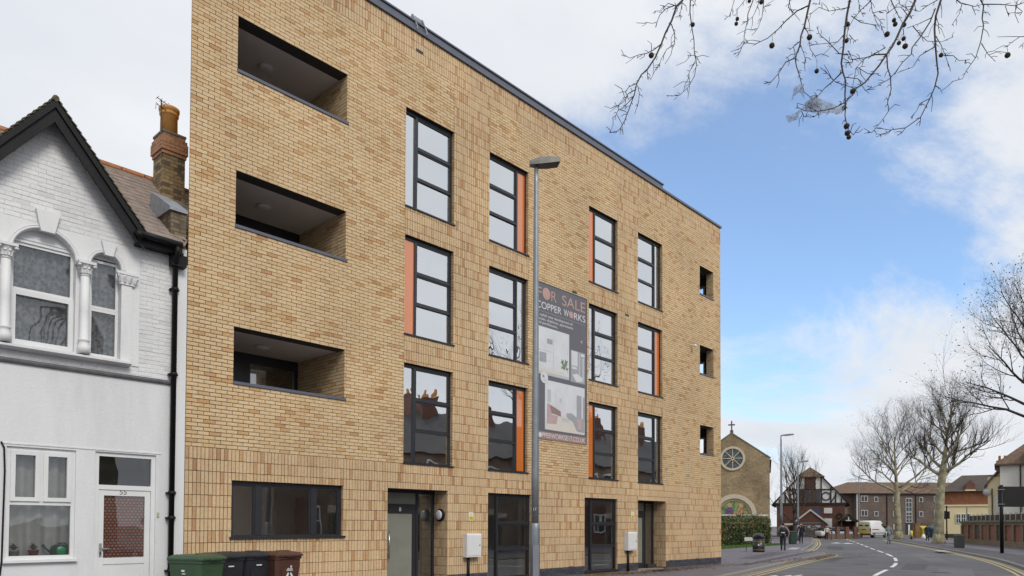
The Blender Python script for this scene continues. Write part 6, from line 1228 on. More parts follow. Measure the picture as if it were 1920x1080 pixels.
# ================================================================== people
SKIN = mat('skin', (.42, .26, .18), .6, .05, 5); SHOE = mat('dark_shoe', (.015, .014, .014), .5); HAIRD = mat('dark_hair', (.012, .010, .009), .7); HAIRG = mat('grey_hair', (.35, .33, .30), .8); DENIM = mat('dark_trousers', (.022, .025, .036), .85, .15, 8); JEANS = mat('blue_jeans', (.075, .115, .135), .85, .15, 8)
def person(loc, yaw, H, top, legs, hair, label, stride=.25, armL=(-.1, .0), armR=(.1, .0), coat=False, lean=0.0, hat=None):
    """one skinned body; z up, facing +x before yaw"""
    s = H / 1.76; J_ = {}
    def j(n, x, y, z, r): J_[n] = (Vector((x * s, y * s, z * s)), r * s)
    j('pelvis', 0, 0, .95, .135); j('waist', .0 + lean * .3, 0, 1.10, .13); j('chest', lean * .8, 0, 1.32, .155); j('collar', lean, 0, 1.45, .105); j('neck', lean + .01, 0, 1.52, .058); j('head', lean + .03, 0, 1.62, .095); j('crown', lean + .02, 0, 1.70, .075)
    for sd, n in ((1, 'L'), (-1, 'R')):
        st = stride * (1 if sd > 0 else -1)
        j('hip' + n, 0, sd * .09, .90, .105); j('knee' + n, st * .55 + .03, sd * .095, .50, .068); j('ankle' + n, st * 1.0 - (.06 if st < 0 else 0), sd * .095, .10 + (.05 if st < -.1 else 0), .045); j('heel' + n, st * 1.0, sd * .095, .05, .042); j('toe' + n, st * 1.0 + .17, sd * .10, .045 , .036)
        ar = armL if sd > 0 else armR
        j('sh' + n, lean, sd * .185, 1.42, .075); j('elb' + n, lean + ar[0] * .6 - .02, sd * (.235 + ar[1]), 1.14, .052); j('wr' + n, lean + ar[0] * 1.6 + .06, sd * (.225 + ar[1] * .8), .90 + abs(ar[0]) * .25, .038); j('hand' + n, lean + ar[0] * 1.8 + .09, sd * (.215 + ar[1] * .8), .82 + abs(ar[0]) * .3, .036)
    E_ = [('pelvis', 'waist'), ('waist', 'chest'), ('chest', 'collar'), ('collar', 'neck'), ('neck', 'head'), ('head', 'crown')]
    for n in 'LR': E_ += [('pelvis', 'hip' + n), ('hip' + n, 'knee' + n), ('knee' + n, 'ankle' + n), ('ankle' + n, 'heel' + n), ('heel' + n, 'toe' + n), ('collar', 'sh' + n), ('sh' + n, 'elb' + n), ('elb' + n, 'wr' + n), ('wr' + n, 'hand' + n)]
    names = list(J_); me = bpy.data.meshes.new('body'); me.from_pydata([J_[n][0] for n in names], [(names.index(a), names.index(b_)) for a, b_ in E_], [])
    o = bpy.data.objects.new('body_tmp', me); COL.objects.link(o); md = o.modifiers.new('s', 'SKIN'); md.use_smooth_shade = True; sb = o.modifiers.new('u', 'SUBSURF'); sb.levels = 1; sb.render_levels = 1
    for i, n in enumerate(names): me.skin_vertices[0].data[i].radius = (J_[n][1], J_[n][1]); me.skin_vertices[0].data[i].use_root = (n == 'pelvis')
    dg = bpy.context.evaluated_depsgraph_get(); dg.update(); m2 = bpy.data.meshes.new_from_object(o.evaluated_get(dg)); bpy.data.objects.remove(o)
    m2.materials.clear()
    for mm in (top, legs, SKIN, SHOE, hair): m2.materials.append(mm)
    def idx(c):
        best = min(E_, key=lambda e: segd(c, J_[e[0]][0], J_[e[1]][0])); a, b_ = best
        if b_[:4] in ('heel', 'toeL', 'toeR') or b_.startswith('toe'): return 3
        if b_.startswith(('knee', 'ankl')): return 0 if (coat and c.z > .62 * s) else 1
        if b_.startswith('hand'): return 2
        if b_ in ('neck', 'head', 'crown'):
            if c.z > 1.665 * s or (c.x < J_['head'][0].x - .015 * s and c.z > 1.54 * s): return 4
            return 2
        if b_.startswith('hip') or (a == 'pelvis' and c.z < .93 * s): return 0 if coat else (1 if c.z < .95 * s else 0)
        return 0
    def segd(p, a, b_): d = b_ - a; t = max(0, min(1, (p - a).dot(d) / d.dot(d))); return (p - a - d * t).length
    for pl in m2.polygons: pl.material_index = idx(pl.center); pl.use_smooth = True
    t = thing('person', loc, label, 'person'); b_ = bpy.data.objects.new('body', m2); COL.objects.link(b_); b_.parent = t; t.rotation_euler = (0, 0, yaw)
    # nose, ears and eyes of the head as small raised pieces of the face
    q = MB(); hd = J_['head'][0]; q.lathe((hd.x + .095 * s, 0, hd.z - .01 * s), [(.004, -.02 * s), (.016 * s, -.012 * s), (.008 * s, .02 * s)], 6)
    for sd in (-1, 1): q.lathe((hd.x, sd * .095 * s, hd.z), [(.006 * s, -.03 * s), (.018 * s, 0), (.008 * s, .03 * s)], 6)
    me3 = bpy.data.meshes.new('face_relief'); me3.from_pydata(q.v, [], q.f); me3.materials.append(SKIN); f_ = bpy.data.objects.new('face_relief', me3); COL.objects.link(f_); f_.parent = t
    if coat:
        q = MB(); n = 12; pr_ = [(.17, 1.40), (.19, 1.2), (.19, 1.0), (.22, .75), (.25, .55)]
        q.lathe((lean * .5 * s, 0, 0), [(r_ * s, z_ * s) for r_, z_ in pr_], n); me4 = bpy.data.meshes.new('coat'); me4.from_pydata(q.v, [], q.f[:-2]); me4.materials.append(top); c_ = bpy.data.objects.new('coat', me4); COL.objects.link(c_); c_.parent = t
    return t
GREYJ = mat('grey_jacket', (.23, .22, .20), .85, .15, 6); NAVY = mat('navy_coat', (.012, .015, .026), .85, .15, 6); BLACKJ = mat('black_jacket', (.012, .013, .018), .8, .15, 6); TEAL = mat('pale_blue_top', (.24, .29, .29), .85, .12, 6); CREAMJ = mat('cream_top', (.55, .52, .42), .8)
yw_ = math.atan2(.38, .92)
person((38.4, 4.57, KH), yw_, 1.78, GREYJ, DENIM, HAIRD, 'person in grey jacket and dark trousers walking away past the litter bin', .10, (.05, .10), (-.05, .10))
pk = thing('backpack', (38.2, 4.5, 1.2), 'black backpack with a white strip on the back of the walking person', 'backpack'); X = Matrix.Translation((38.4, 4.57, KH)) @ Matrix.Rotation(yw_, 4, 'Z')
q = MB(); q.M = X; q.lathe((-.24, 0, 0), [(.10, 1.02), (.17, 1.06), (.18, 1.30), (.13, 1.44), (.04, 1.46)], 12); q.build('bag', BLACKJ, pk, True); lbox(pk, X, 'reflective_strip', M['white_trim'], (-.425, -.40, -.11, .11, 1.10, 1.16))
for sy in (-.12, .12): q = MB(); q.M = X; q.tube([(-.2, sy, 1.42), (-.05, sy, 1.53), (.14, sy, 1.42), (.16, sy, 1.2)], .02, 5); q.build('strap', BLACKJ, pk)
person((55.9, 10.2, KH), R_(200), 1.76, BLACKJ, DENIM, HAIRG, 'person with pale hair in black jacket walking near the green cabinet', .12, (.1, .05), (.08, .05)); 
p = at(1550, 84); person((p.x, p.y, 0), R_(200), 1.65, CREAMJ, DENIM, HAIRD, 'distant person in cream top standing by the low wall', .06, (.25, .03), (.2, .03))
bk_ = thing('bicycle', (p.x + .3, p.y - .3, 0), 'bicycle held by the distant person in the cream top', 'bicycle'); X = Matrix.Translation((p.x + .15, p.y - .45, 0)) @ Matrix.Rotation(R_(200), 4, 'Z')
for x in (-.52, .52): q = MB(); q.M = X; q.tube([(x + .33 * math.cos(a * math.pi / 10), 0, .34 + .33 * math.sin(a * math.pi / 10)) for a in range(21)], .016, 5, False); q.build('wheel', M['black_paint'], bk_)
q = MB(); q.M = X; fr_ = [(-.52, 0, .34), (-.15, 0, .85), (.36, 0, .85), (-.05, 0, .32), (-.52, 0, .34)]; q.tube(fr_, .02, 5); q.tube([(-.05, 0, .32), (-.18, 0, .95)], .018, 5); q.tube([(.52, 0, .34), (.34, 0, .98)], .02, 5); q.tube([(.38, -.25, 1.02), (.34, 0, 1.0), (.38, .25, 1.02)], .014, 5); q.build('frame', M['frame'], bk_); lbox(bk_, X, 'saddle', M['black_paint'], (-.3, -.08, -.06, .06, .94, .99))
person((67.6, 6.6, 0), R_(200 - 30), 1.80, TEAL, JEANS, HAIRD, 'person in pale blue top and jeans striding across the road', .42, (-.15, .02), (.2, .02))
person((79.8, 6.2, KH), R_(20), 1.72, NAVY, BLACKJ, HAIRD, 'person in long dark navy coat walking beside the right plane trunk', .10, (.02, .03), (-.02, .03), True)
bg_ = thing('carrier_bag', (79.6, 6.75, .5), 'white plastic carrier bag hanging from the hand of the coated person', 'bag'); q = MB(); c = Vector((79.62, 6.52, .30)); q.lathe(c, [(.10, 0), (.20, .04), (.22, .22), (.16, .42), (.06, .52)], 10); q.build('bag', M['white_trim'], bg_, True); q = MB(); q.tube([c + Vector((-.05, 0, .5)), c + Vector((0, 0, .62)), c + Vector((.05, 0, .5))], .012, 5); q.build('handle', M['white_trim'], bg_)

# ================================================================== trees
def tree(name, loc, H, r, fork, seed, label, spread=.62, levels=(7, 6, 6, 5), bark='plane', twig='bark', lean=(0, 0), upness=.35, balls=0, thin=1.0, droop=0.0, Rmax=6.0, knobs=False):
    rg = random.Random(seed); t = thing(name, loc, label, 'tree'); tr = MB(); cr_ = MB(); L0 = Vector(loc); tips = []
    def limb(p, d, ln, rr, lvl, r_end):
        segs = (7, 6, 5, 4, 3)[min(lvl, 4)]; pts = [p.copy()]; dd = d.normalized(); q = p.copy()
        for i in range(segs):
            dd = (dd + Vector((rg.gauss(0, 1), rg.gauss(0, 1), rg.gauss(0, 1))) * (.03, .10, .15, .17, .17)[min(lvl, 4)] + Vector((0, 0, ((.06, .10, upness, upness, upness - droop)[min(lvl, 4)]) * .35))).normalized(); q = q + dd * (ln / segs); pts.append(q.copy())
        rad = [rr + (r_end - rr) * (i / segs) ** .8 for i in range(segs + 1)]; (tr if lvl < 2 else cr_).tube(pts, rad, (9, 7, 5, 3, 3)[min(lvl, 4)], lvl < 2); return pts, rad
    def grow(pts, rad, ln, lvl):
        if lvl > len(levels) - 1: tips.append(pts[-1]); tips.append(pts[len(pts) // 2]); return
        for k in range(levels[lvl]):
            f = .22 + .78 * (k + rg.random()) / levels[lvl]
            f = min(f, .999) * (len(pts) - 1); i = int(f); p = pts[i].lerp(pts[i + 1], f - i); ax = (pts[i + 1] - pts[i]).normalized(); rr = rad[i] + (rad[i + 1] - rad[i]) * (f - i)
            a = rg.uniform(0, 6.28); side = ax.cross(Vector((math.cos(a), math.sin(a), .3))).normalized()
            ang = rg.uniform(.45, .95); d = (ax * math.cos(ang) + side * math.sin(ang) + Vector((0, 0, upness * .4))).normalized()
            l2 = ln * rg.uniform(.42, .68); r2 = min(rr * .62, r * (.3, .15, .065, .036, .026)[lvl] * thin); r3 = r2 * (.3 if lvl < 3 else .5)
            P, Rd = limb(p, d, l2, r2, lvl + 1, r3); grow(P, Rd, l2, lvl + 1)
    P, Rd = limb(L0, Vector((lean[0], lean[1], 1)), H * .74, r, 0, r * .16)
    kf = int(fork * 7 + .5); Rd = [r * (1 - .28 * i / max(kf, 1)) if i <= kf else r * (.52 - .42 * (i - kf) / (7 - kf)) for i in range(8)]
    tr.v.clear(); tr.f.clear(); tr.m.clear(); tr.tube(P, Rd, 11)
    # buttress flare and burrs
    tr.lathe(L0 - Vector((0, 0, .1)), [(r * 1.45, 0), (r * 1.2, .35), (r * 1.02, 1.0)], 11)
    for k in range(9): a = rg.uniform(0, 6.28); h = rg.uniform(.1, .5); i = min(int(h * (len(P) - 1)), len(P) - 2); c = P[i].lerp(P[i + 1], h * (len(P) - 1) - i) + Vector((math.cos(a), math.sin(a), 0)) * r * .72; tr.lathe(c, [(r * .05, -r * .35), (r * .25, -r * .15), (r * .27, r * .1), (r * .08, r * .35)], 7)
    nl = levels[0] + 5
    for k in range(nl):
        g = (k + rg.random() * .7) / nl; f = (fork + (.97 - fork) * g) * (len(P) - 1); i = min(int(f), len(P) - 2); p = P[i].lerp(P[i + 1], f - i); rr = Rd[i] + (Rd[i + 1] - Rd[i]) * (f - i)
        a = k * 2.4 + rg.uniform(-.5, .5); ang = (1.12 - .80 * g) * spread / .70; d = Vector((math.cos(a) * math.sin(ang), math.sin(a) * math.sin(ang), math.cos(ang))); ln = Rmax * (1.08 - .50 * g) * rg.uniform(.8, 1.15)
        Q, Rq = limb(p, d, ln, min(rr * .6, r * .36 * thin), 1, r * .06)
        if knobs: tr.lathe(Q[3], [(.02, -.16), (r * .30, -.05), (r * .30, .06), (.02, .16)], 7)
        grow(Q, Rq, ln * .86, 1)
    tr.build('trunk', M[bark], t, True); stuff(cr_.build('crown', M[twig], t))
    if balls:
        b_ = MB()
        for k in range(balls):
            c = rg.choice(tips) + Vector((rg.gauss(0, .15), rg.gauss(0, .15), -rg.uniform(.05, .35))); s = rg.uniform(.03, .048); b_.add([c + Vector(v) * s for v in ((1, 0, 0), (-1, 0, 0), (0, 1, 0), (0, -1, 0), (0, 0, 1), (0, 0, -1))], [(0, 2, 4), (2, 1, 4), (1, 3, 4), (3, 0, 4), (2, 0, 5), (1, 2, 5), (3, 1, 5), (0, 3, 5)])
        stuff(b_.build('seed_balls', M['dark_bark'], t))
    return t
tree('plane_tree', (91.4, 12.0, KH), 17.0, .44, .40, 21, 'pale barked bare plane tree left of the pair in front of the flats', .74, (11, 8, 7, 9), balls=900, upness=.22, Rmax=6.8, thin=1.15)
tree('plane_tree', (68.3, 2.65, KH), 15.0, .44, .50, 33, 'thick trunked pollarded plane tree with knobbly limbs on the right corner', .70, (10, 8, 7, 9), upness=.55, balls=120, Rmax=4.9, knobs=True, thin=1.1)
p = at(1950, 44); tree('plane_tree', (p.x, p.y, KH), 19.5, .40, .52, 51, 'dark bare plane tree with seed balls leaning in from the right edge', .80, (12, 8, 8, 7), twig='bark', bark='dark_bark', balls=1300, upness=.25, droop=.15, Rmax=6.0, thin=.72)
p = at(1490, 86); tree('bare_tree', (p.x, p.y, KH), 10.2, .34, .16, 17, 'dark many stemmed bare tree in front of the half timbered hall', .52, (11, 6, 6, 6), bark='dark_bark', twig='dark_bark', upness=.7, thin=.8, Rmax=5.4)
tree('plane_tree', (28, -14.8, KH), 17, .4, .42, 77, 'bare plane tree across the road mirrored in the window panes', .70, (8, 6, 6, 4), Rmax=5.5)

# ---- the plane tree whose branches hang into the top right of the picture
ov = thing('overhanging_plane_tree', (3.5, -15.0, KH), 'bare plane branches with seed balls hanging in at the top right', 'tree')
q = MB(); base = Vector((3.5, -15.0, 0)); crn = Vector((2.6, -13.6, 8.6))
q.tube([base, base + Vector((0, 0, 2)), base + Vector((-.1, .2, 5)), base + Vector((-.4, .7, 7.2)), crn], [.45, .38, .33, .26, .18], 10); q.lathe(base, [(.7, 0), (.52, .4), (.42, 1.0)], 10)
def pt(x, y, D): return CAM + (fw + RV * ((x - 960) / F) - UV * ((y - 948) / F)) * D
A4 = lambda x, y: (1130 + x / 4.0, y / 4.0); A5 = lambda x, y: (1400 + x / 3.692, y / 3.692)
BR = [  # crop, points, start depth, end depth, radius mm at start
 (A4, [(640, -120), (600, 0), (555, 45), (520, 150), (470, 250), (440, 330), (395, 430), (335, 520), (290, 560), (255, 630), (240, 700), (205, 800), (165, 905), (132, 965), (95, 997), (55, 988)], 6.3, 5.7, 10),
 (A4, [(555, 45), (490, 25), (440, 80), (390, 85)], 6.2, 6.0, 4), (A4, [(540, 40), (475, 65), (430, 110), (405, 170), (370, 175), (330, 168)], 6.2, 6.0, 4.5), (A4, [(600, 0), (590, 60), (578, 115), (545, 130)], 6.3, 6.3, 3.5),
 (A4, [(440, 330), (380, 375), (330, 400), (270, 412), (203, 436), (150, 405)], 5.9, 5.8, 5), (A4, [(515, 180), (540, 250), (540, 330), (480, 370), (440, 440), (425, 490), (398, 528)], 6.1, 6.2, 4.5), (A4, [(255, 625), (200, 650), (170, 690), (190, 725), (150, 735)], 5.75, 5.7, 3.5), (A4, [(250, 670), (195, 700), (150, 770), (105, 795), (90, 768)], 5.75, 5.6, 4), (A4, [(240, 710), (200, 760), (150, 810), (115, 830), (103, 860), (72, 885)], 5.7, 5.6, 4), (A4, [(262, 640), (275, 700), (270, 760), (260, 800)], 5.75, 5.8, 3), (A4, [(335, 525), (335, 560), (343, 595)], 5.85, 5.85, 3),
 (A4, [(665, -80), (658, 0), (655, 90), (668, 200), (685, 300), (688, 400), (705, 480), (688, 570), (645, 650), (575, 716), (520, 720), (478, 715)], 6.6, 6.2, 6), (A4, [(700, -20), (690, 30), (675, 55)], 6.6, 6.6, 3), (A4, [(692, 460), (655, 530), (640, 570), (648, 590)], 6.3, 6.3, 3), (A4, [(690, 410), (715, 440), (725, 470)], 6.3, 6.3, 3), (A4, [(690, 415), (655, 415), (637, 412)], 6.3, 6.3, 2.5),
 (A4, [(1000, -60), (985, 10), (965, 80), (950, 120), (915, 142)], 6.9, 6.9, 4), (A4, [(1070, -30), (1060, 10), (1010, 70), (1000, 118)], 6.9, 6.9, 4), (A4, [(1140, -60), (1125, 10), (1090, 100), (1085, 160), (1065, 240), (1058, 320), (1030, 390), (980, 405)], 6.8, 6.6, 5.5), (A4, [(1180, -60), (1165, 40), (1130, 120), (1085, 160), (1050, 163)], 6.8, 6.7, 4), (A4, [(1215, -60), (1205, 40), (1195, 130), (1165, 210), (1120, 265)], 6.8, 6.8, 4.5), (A4, [(1205, 55), (1260, 38)], 6.8, 6.8, 2.5),
 (A4, [(1420, -40), (1400, 10), (1410, 60), (1425, 95)], 6.4, 6.4, 4),
 (A5, [(460, -120), (440, 0), (415, 110), (400, 180), (375, 250), (370, 310), (335, 400), (345, 460), (365, 520), (380, 580), (400, 640), (450, 680)], 5.9, 5.4, 9), (A5, [(430, 38), (350, 75), (270, 145), (220, 200), (145, 265), (60, 305), (0, 298), (-40, 296)], 5.9, 5.8, 6), (A5, [(335, 400), (270, 430), (220, 510), (170, 565), (125, 582)], 5.6, 5.5, 5), (A5, [(370, 285), (330, 320), (296, 345)], 5.7, 5.7, 3), (A5, [(400, 185), (425, 230), (440, 340), (480, 400)], 5.7, 5.8, 4), (A5, [(372, 310), (395, 370), (410, 420), (400, 440)], 5.7, 5.7, 3),
 (A5, [(735, -130), (715, 0), (695, 100), (680, 200), (670, 330), (655, 440), (665, 500), (685, 560), (680, 660), (685, 740), (680, 800), (690, 850), (710, 905), (740, 935), (762, 900)], 6.0, 5.4, 10), (A5, [(715, 50), (640, 65), (570, 77), (500, 50), (440, 100)], 6.0, 6.0, 4), (A5, [(705, 380), (640, 370), (560, 285), (505, 240), (485, 185)], 5.8, 5.9, 5), (A5, [(680, 230), (630, 290), (560, 300), (450, 310)], 5.9, 5.9, 4), (A5, [(660, 500), (600, 560), (540, 610), (490, 670), (450, 690)], 5.6, 5.3, 6), (A5, [(600, 555), (560, 510), (510, 468)], 5.6, 5.7, 4), (A5, [(610, 565), (680, 590), (740, 610)], 5.6, 5.5, 4), (A5, [(700, 350), (725, 400), (735, 430), (690, 440), (690, 460)], 5.8, 5.8, 3), (A5, [(710, 240), (735, 270), (755, 290)], 5.9, 5.9, 3),
 (A5, [(870, -60), (860, 5), (790, 70), (740, 130), (700, 200), (690, 300)], 6.1, 5.9, 5), (A5, [(725, 110), (790, 155), (870, 170), (930, 175), (935, 210)], 6.1, 6.1, 4), (A5, [(860, 10), (870, 85), (910, 130), (940, 165)], 6.1, 6.1, 3.5), (A5, [(870, 90), (920, 78), (965, 70)], 6.1, 6.1, 3), (A5, [(770, -20), (785, 70), (810, 115)], 6.1, 6.1, 3),
 (A5, [(1190, -130), (1165, 10), (1130, 90), (1080, 170), (1040, 260), (1010, 320), (970, 375), (920, 450), (870, 510), (820, 570), (760, 610), (740, 650), (680, 710), (600, 750), (500, 770), (400, 768), (345, 738)], 5.9, 5.3, 11), (A5, [(970, 375), (890, 378), (820, 400), (720, 412), (700, 400)], 5.7, 5.6, 6), (A5, [(960, 330), (880, 375), (820, 405), (760, 465), (735, 590)], 5.7, 5.6, 4), (A5, [(765, 465), (840, 510), (915, 510)], 5.6, 5.6, 3), (A5, [(970, 380), (975, 470), (995, 530), (1000, 620), (975, 710), (985, 765), (940, 830), (870, 915), (838, 915)], 5.7, 5.4, 5.5), (A5, [(685, 535), (770, 545), (790, 580), (820, 625), (850, 620)], 5.6, 5.5, 3.5), (A5, [(500, 775), (480, 800), (460, 812)], 5.3, 5.3, 3), (A5, [(380, 770), (400, 810), (430, 790)], 5.3, 5.3, 3),
 (A5, [(990, -20), (1020, 50), (1050, 110), (1075, 150), (1090, 260)], 6.2, 6.0, 5), (A5, [(970, 95), (1030, 50), (1150, 45)], 6.1, 6.1, 4), (A5, [(1080, 60), (1110, 100), (1145, 130), (1095, 30)], 6.1, 6.1, 4), (A5, [(1050, -20), (1060, 30), (1110, 60)], 6.1, 6.1, 4), (A5, [(1320, 0), (1250, 40), (1200, 78), (1160, 75)], 6.2, 6.2, 4),
 (A5, [(1360, -130), (1345, 0), (1310, 110), (1300, 200), (1305, 300), (1315, 420), (1325, 510), (1300, 610), (1265, 690), (1205, 810), (1100, 885), (990, 900), (905, 885)], 6.2, 5.7, 10), (A5, [(1305, 60), (1270, 150), (1200, 260), (1145, 330), (1140, 375), (1080, 430), (1030, 500), (990, 545), (930, 580), (870, 610), (835, 595)], 6.1, 5.6, 6), (A5, [(1300, 325), (1200, 385), (1150, 465), (1075, 490)], 6.0, 5.8, 4.5), (A5, [(1275, 125), (1200, 160), (1110, 195)], 6.1, 6.1, 4), (A5, [(1150, 180), (1200, 240), (1250, 285), (1350, 290), (1430, 255)], 6.1, 6.2, 4), (A5, [(1310, 250), (1345, 310), (1375, 385), (1410, 480)], 6.1, 6.2, 4), (A5, [(1365, 385), (1430, 385), (1470, 420), (1545, 413)], 6.1, 6.2, 4), (A5, [(1262, 685), (1200, 715), (1175, 770), (1135, 815)], 5.8, 5.7, 3.5), (A5, [(1100, 885), (1075, 915), (1050, 935)], 5.7, 5.7, 3), (A5, [(995, 905), (950, 930), (898, 946)], 5.7, 5.7, 3), (A5, [(1205, 815), (1200, 860)], 5.75, 5.75, 2.5), (A5, [(1310, 110), (1330, 170)], 6.1, 6.1, 3),
 (A5, [(1410, -40), (1480, 20), (1580, 45), (1630, 30)], 6.3, 6.3, 6), (A5, [(1600, -120), (1620, 0), (1640, 40), (1630, 130), (1640, 180), (1620, 290), (1585, 400), (1520, 490), (1495, 545), (1420, 565)], 6.3, 5.9, 7), (A5, [(1625, 300), (1670, 375), (1722, 425)], 6.1, 6.1, 4), (A5, [(1640, 30), (1750, 30), (1860, 40), (1910, 80), (1890, 108)], 6.3, 6.2, 5), (A5, [(1860, 40), (1940, 10)], 6.2, 6.2, 4), (A5, [(1490, 30), (1470, 100), (1420, 175)], 6.3, 6.3, 3.5), (A5, [(1560, 40), (1585, 105)], 6.3, 6.3, 3), (A5, [(1790, 40), (1815, 115)], 6.3, 6.3, 3), (A5, [(1960, 250), (1890, 255), (1825, 300), (1803, 325)], 6.0, 6.0, 4), (A5, [(1960, 270), (1920, 295), (1885, 330)], 6.0, 6.0, 3), (A5, [(1920, -40), (1880, 0), (1860, 35)], 6.2, 6.2, 4),
 (A5, [(300, -20), (290, 50), (315, 85)], 6.4, 6.4, 4), (A5, [(510, -10), (500, 30), (460, 20)], 6.2, 6.2, 3)]
tw = MB(); rg = random.Random(4); heads = []
for cf, P, d0, d1, rmm in BR:
    n = len(P); pts = []
    for i, p in enumerate(P):
        x, y = cf(*p); pts.append(pt(x, y, d0 + (d1 - d0) * i / (n - 1) + rg.gauss(0, .02)))
    rr = [max(rmm * (1 - .80 * i / (n - 1)), 2.2) * .001 for i in range(n)]
    # knobbly growth: small bends and bud spurs
    tw.tube(pts, rr, 5)
    for i in range(1, n):
        for k in range(2):
            f = rg.random(); p = pts[i - 1].lerp(pts[i], f); d = (pts[i] - pts[i - 1]).normalized(); s = d.cross(Vector((rg.gauss(0, 1), rg.gauss(0, 1), rg.gauss(0, 1)))).normalized(); l = rg.uniform(.012, .04) if rg.random() < .85 else rg.uniform(.05, .12)
            tw.tube([p, p + (s + d * .6) * l * .6, p + (s + d * 1.1) * l], [.0028, .0024, .0018], 4)
    if P[0][1] < 0 and rmm >= 5: heads.append((pts[0], rr[0]))
for h, r_ in heads:                                          # the hanging branches leave a limb above the frame
    up_ = Vector((h.x + (crn.x - h.x) * .25, h.y + (crn.y - h.y) * .25, max(h.z + .9, 8.0))); q.tube([h, h.lerp(up_, .5) + Vector((0, 0, .1)), up_, up_.lerp(crn, .5) + Vector((0, 0, .25)), crn], [r_, r_ * 1.6, .03, .06, .10], 6)
q.build('trunk', M['plane'], ov, True); stuff(tw.build('twigs', M['bark'], ov))
SEED = mat('seed_ball', (.055, .038, .022), .95, .4, 60, .8, 300)
sb_ = MB()
for i in range(9):
    for k in range(14 if 0 < i < 8 else 1): th1, ph = math.pi * i / 8, 2 * math.pi * k / 14; sb_.v.append((.0205 * math.sin(th1) * math.cos(ph), .0205 * math.sin(th1) * math.sin(ph), .0205 * math.cos(th1)))
def idx_(i, k): return 0 if i == 0 else (1 + 7 * 14 if i == 8 else 1 + (i - 1) * 14 + k % 14)
for i in range(8):
    for k in range(14):
        f = [idx_(i, k), idx_(i + 1, k), idx_(i + 1, k + 1), idx_(i, k + 1)]; f = [a for n_, a in enumerate(f) if a not in f[:n_]]; sb_.f.append(tuple(f))
sme = bpy.data.meshes.new('seed_ball'); sme.from_pydata([tuple(Vector(v) * (1 + .10 * mnoise.noise(Vector(v) * 160))) for v in sb_.v], [], sb_.f); sme.materials.append(SEED)
BALLS = [(A4, 365, 415, 5.85, 390), (A4, 675, 185, 6.5, 30), (A4, 1100, 8, 6.8, -60), (A4, 1010, 142, 6.9, 60), (A4, 1002, 178, 6.9, 120), (A4, 1190, 15, 6.8, -40), (A5, 175, 315, 5.9, 240), (A5, 435, 258, 5.7, 215), (A5, 485, 492, 5.8, 410), (A5, 697, 168, 5.9, 120), (A5, 692, 282, 5.85, 240), (A5, 972, 237, 6.1, 95), (A5, 1028, 168, 6.1, 120), (A5, 1020, 140, 6.1, 100), (A5, 1086, 268, 6.0, 200), (A5, 1054, 298, 6.0, 250), (A5, 1097, 320, 6.0, 270), (A5, 1346, 382, 6.1, 330), (A5, 735, 632, 5.5, 600), (A5, 675, 745, 5.45, 700), (A5, 692, 873, 5.4, 840), (A5, 697, 922, 5.4, 890), (A5, 707, 950, 5.4, 915), (A5, 1806, 382, 6.0, 325), (A5, 1090, 172, 6.0, 130)]
for cf, x, y, D, y2 in BALLS:
    X_, Y_ = cf(x, y); c = pt(X_, Y_, D); o = bpy.data.objects.new('seed_ball', sme); COL.objects.link(o); o.parent = ov; o.location = c - Vector(ov.location); k = rg.uniform(.8, 1.08); o.scale = (k, k, k); o.rotation_euler = (rg.uniform(0, 3), rg.uniform(0, 3), 0)
    X2, Y2 = cf(x + rg.uniform(-4, 4), y2); st = MB(); st.tube([pt(X2, Y2, D), pt((X_ + X2) / 2 + .6, (Y_ + Y2) / 2, D), c], .0016, 4); st.build('stalk', M['bark'], ov)
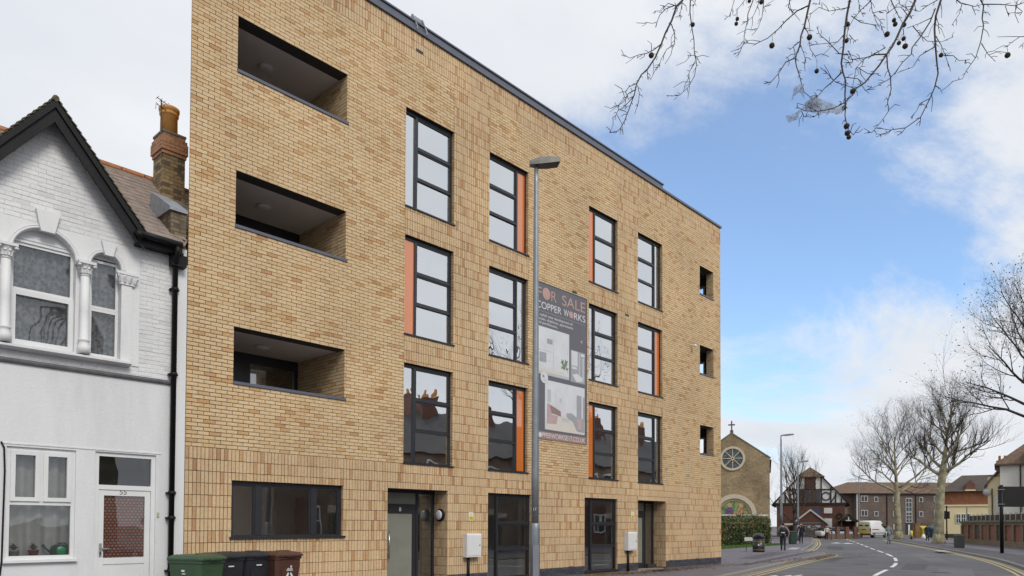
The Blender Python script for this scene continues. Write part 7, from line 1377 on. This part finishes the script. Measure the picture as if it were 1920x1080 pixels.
# torn plastic caught in the twigs
PL, N_, L_ = new_mat('torn_plastic'); o_ = N_('ShaderNodeOutputMaterial'); dd_ = N_('ShaderNodeBsdfDiffuse'); dd_.inputs[0].default_value = (.50, .50, .50, 1); t2 = N_('ShaderNodeBsdfTranslucent'); t2.inputs[0].default_value = (.55, .55, .55, 1); a1 = N_('ShaderNodeMixShader'); a1.inputs[0].default_value = .5; L_(dd_.outputs[0], a1.inputs[1]); L_(t2.outputs[0], a1.inputs[2]); tp = N_('ShaderNodeBsdfTransparent'); a2 = N_('ShaderNodeMixShader'); nz = N_('ShaderNodeTexNoise'); nz.inputs['Scale'].default_value = 26; nz.inputs['Detail'].default_value = 6; tcc = N_('ShaderNodeTexCoord'); L_(tcc.outputs['Object'], nz.inputs['Vector']); mr_ = N_('ShaderNodeMapRange'); L_(nz.outputs['Fac'], mr_.inputs[0]); mr_.inputs[1].default_value = .35; mr_.inputs[2].default_value = .65; mr_.inputs[3].default_value = .30; mr_.inputs[4].default_value = .85; L_(mr_.outputs[0], a2.inputs[0]); L_(tp.outputs[0], a2.inputs[1]); L_(a1.outputs[0], a2.inputs[2]); L_(a2.outputs[0], o_.inputs[0])
pb = thing('torn_plastic_bag', pt(1525, 195, 5.35), 'torn grey plastic bag snagged in the hanging plane branches', 'plastic bag')
def sheet3(lines, name):
    """sheet between two crop polylines, crumpled"""
    b_ = MB(); A, B_ = lines; n = 16; m = 6; rgp = random.Random(len(name)); vs = []
    def samp(P, f): f *= len(P) - 1; i = min(int(f), len(P) - 2); t = f - i; return (P[i][0] + (P[i + 1][0] - P[i][0]) * t, P[i][1] + (P[i + 1][1] - P[i][1]) * t)
    for i in range(n + 1):
        a, c = samp(A, i / n), samp(B_, i / n)
        for j in range(m + 1):
            t = j / m; e = 0 if 0 < j < m else rgp.gauss(0, 4); x, y = A5(a[0] + (c[0] - a[0]) * t + e, a[1] + (c[1] - a[1]) * t + e); vs.append(pt(x, y, 5.36 + .05 * math.sin(i * 1.3 + j * .9) + .03 * math.sin(j * 2.6)))
    b_.add(vs, [(i * (m + 1) + j, i * (m + 1) + j + 1, (i + 1) * (m + 1) + j + 1, (i + 1) * (m + 1) + j) for i in range(n) for j in range(m)]); b_.build(name, PL, pb, True)
sheet3([[(325, 620), (345, 590), (375, 580), (395, 600)], [(305, 715), (330, 660), (370, 640), (400, 690)]], 'upper_shred'); sheet3([[(270, 805), (330, 790), (390, 730), (440, 675), (480, 665)], [(290, 855), (350, 830), (365, 780), (450, 740), (500, 760)]], 'tail_shred'); sheet3([[(440, 675), (500, 680), (580, 715), (640, 735), (680, 728)], [(400, 768), (480, 790), (560, 785), (640, 790), (670, 765)]], 'main_sheet')
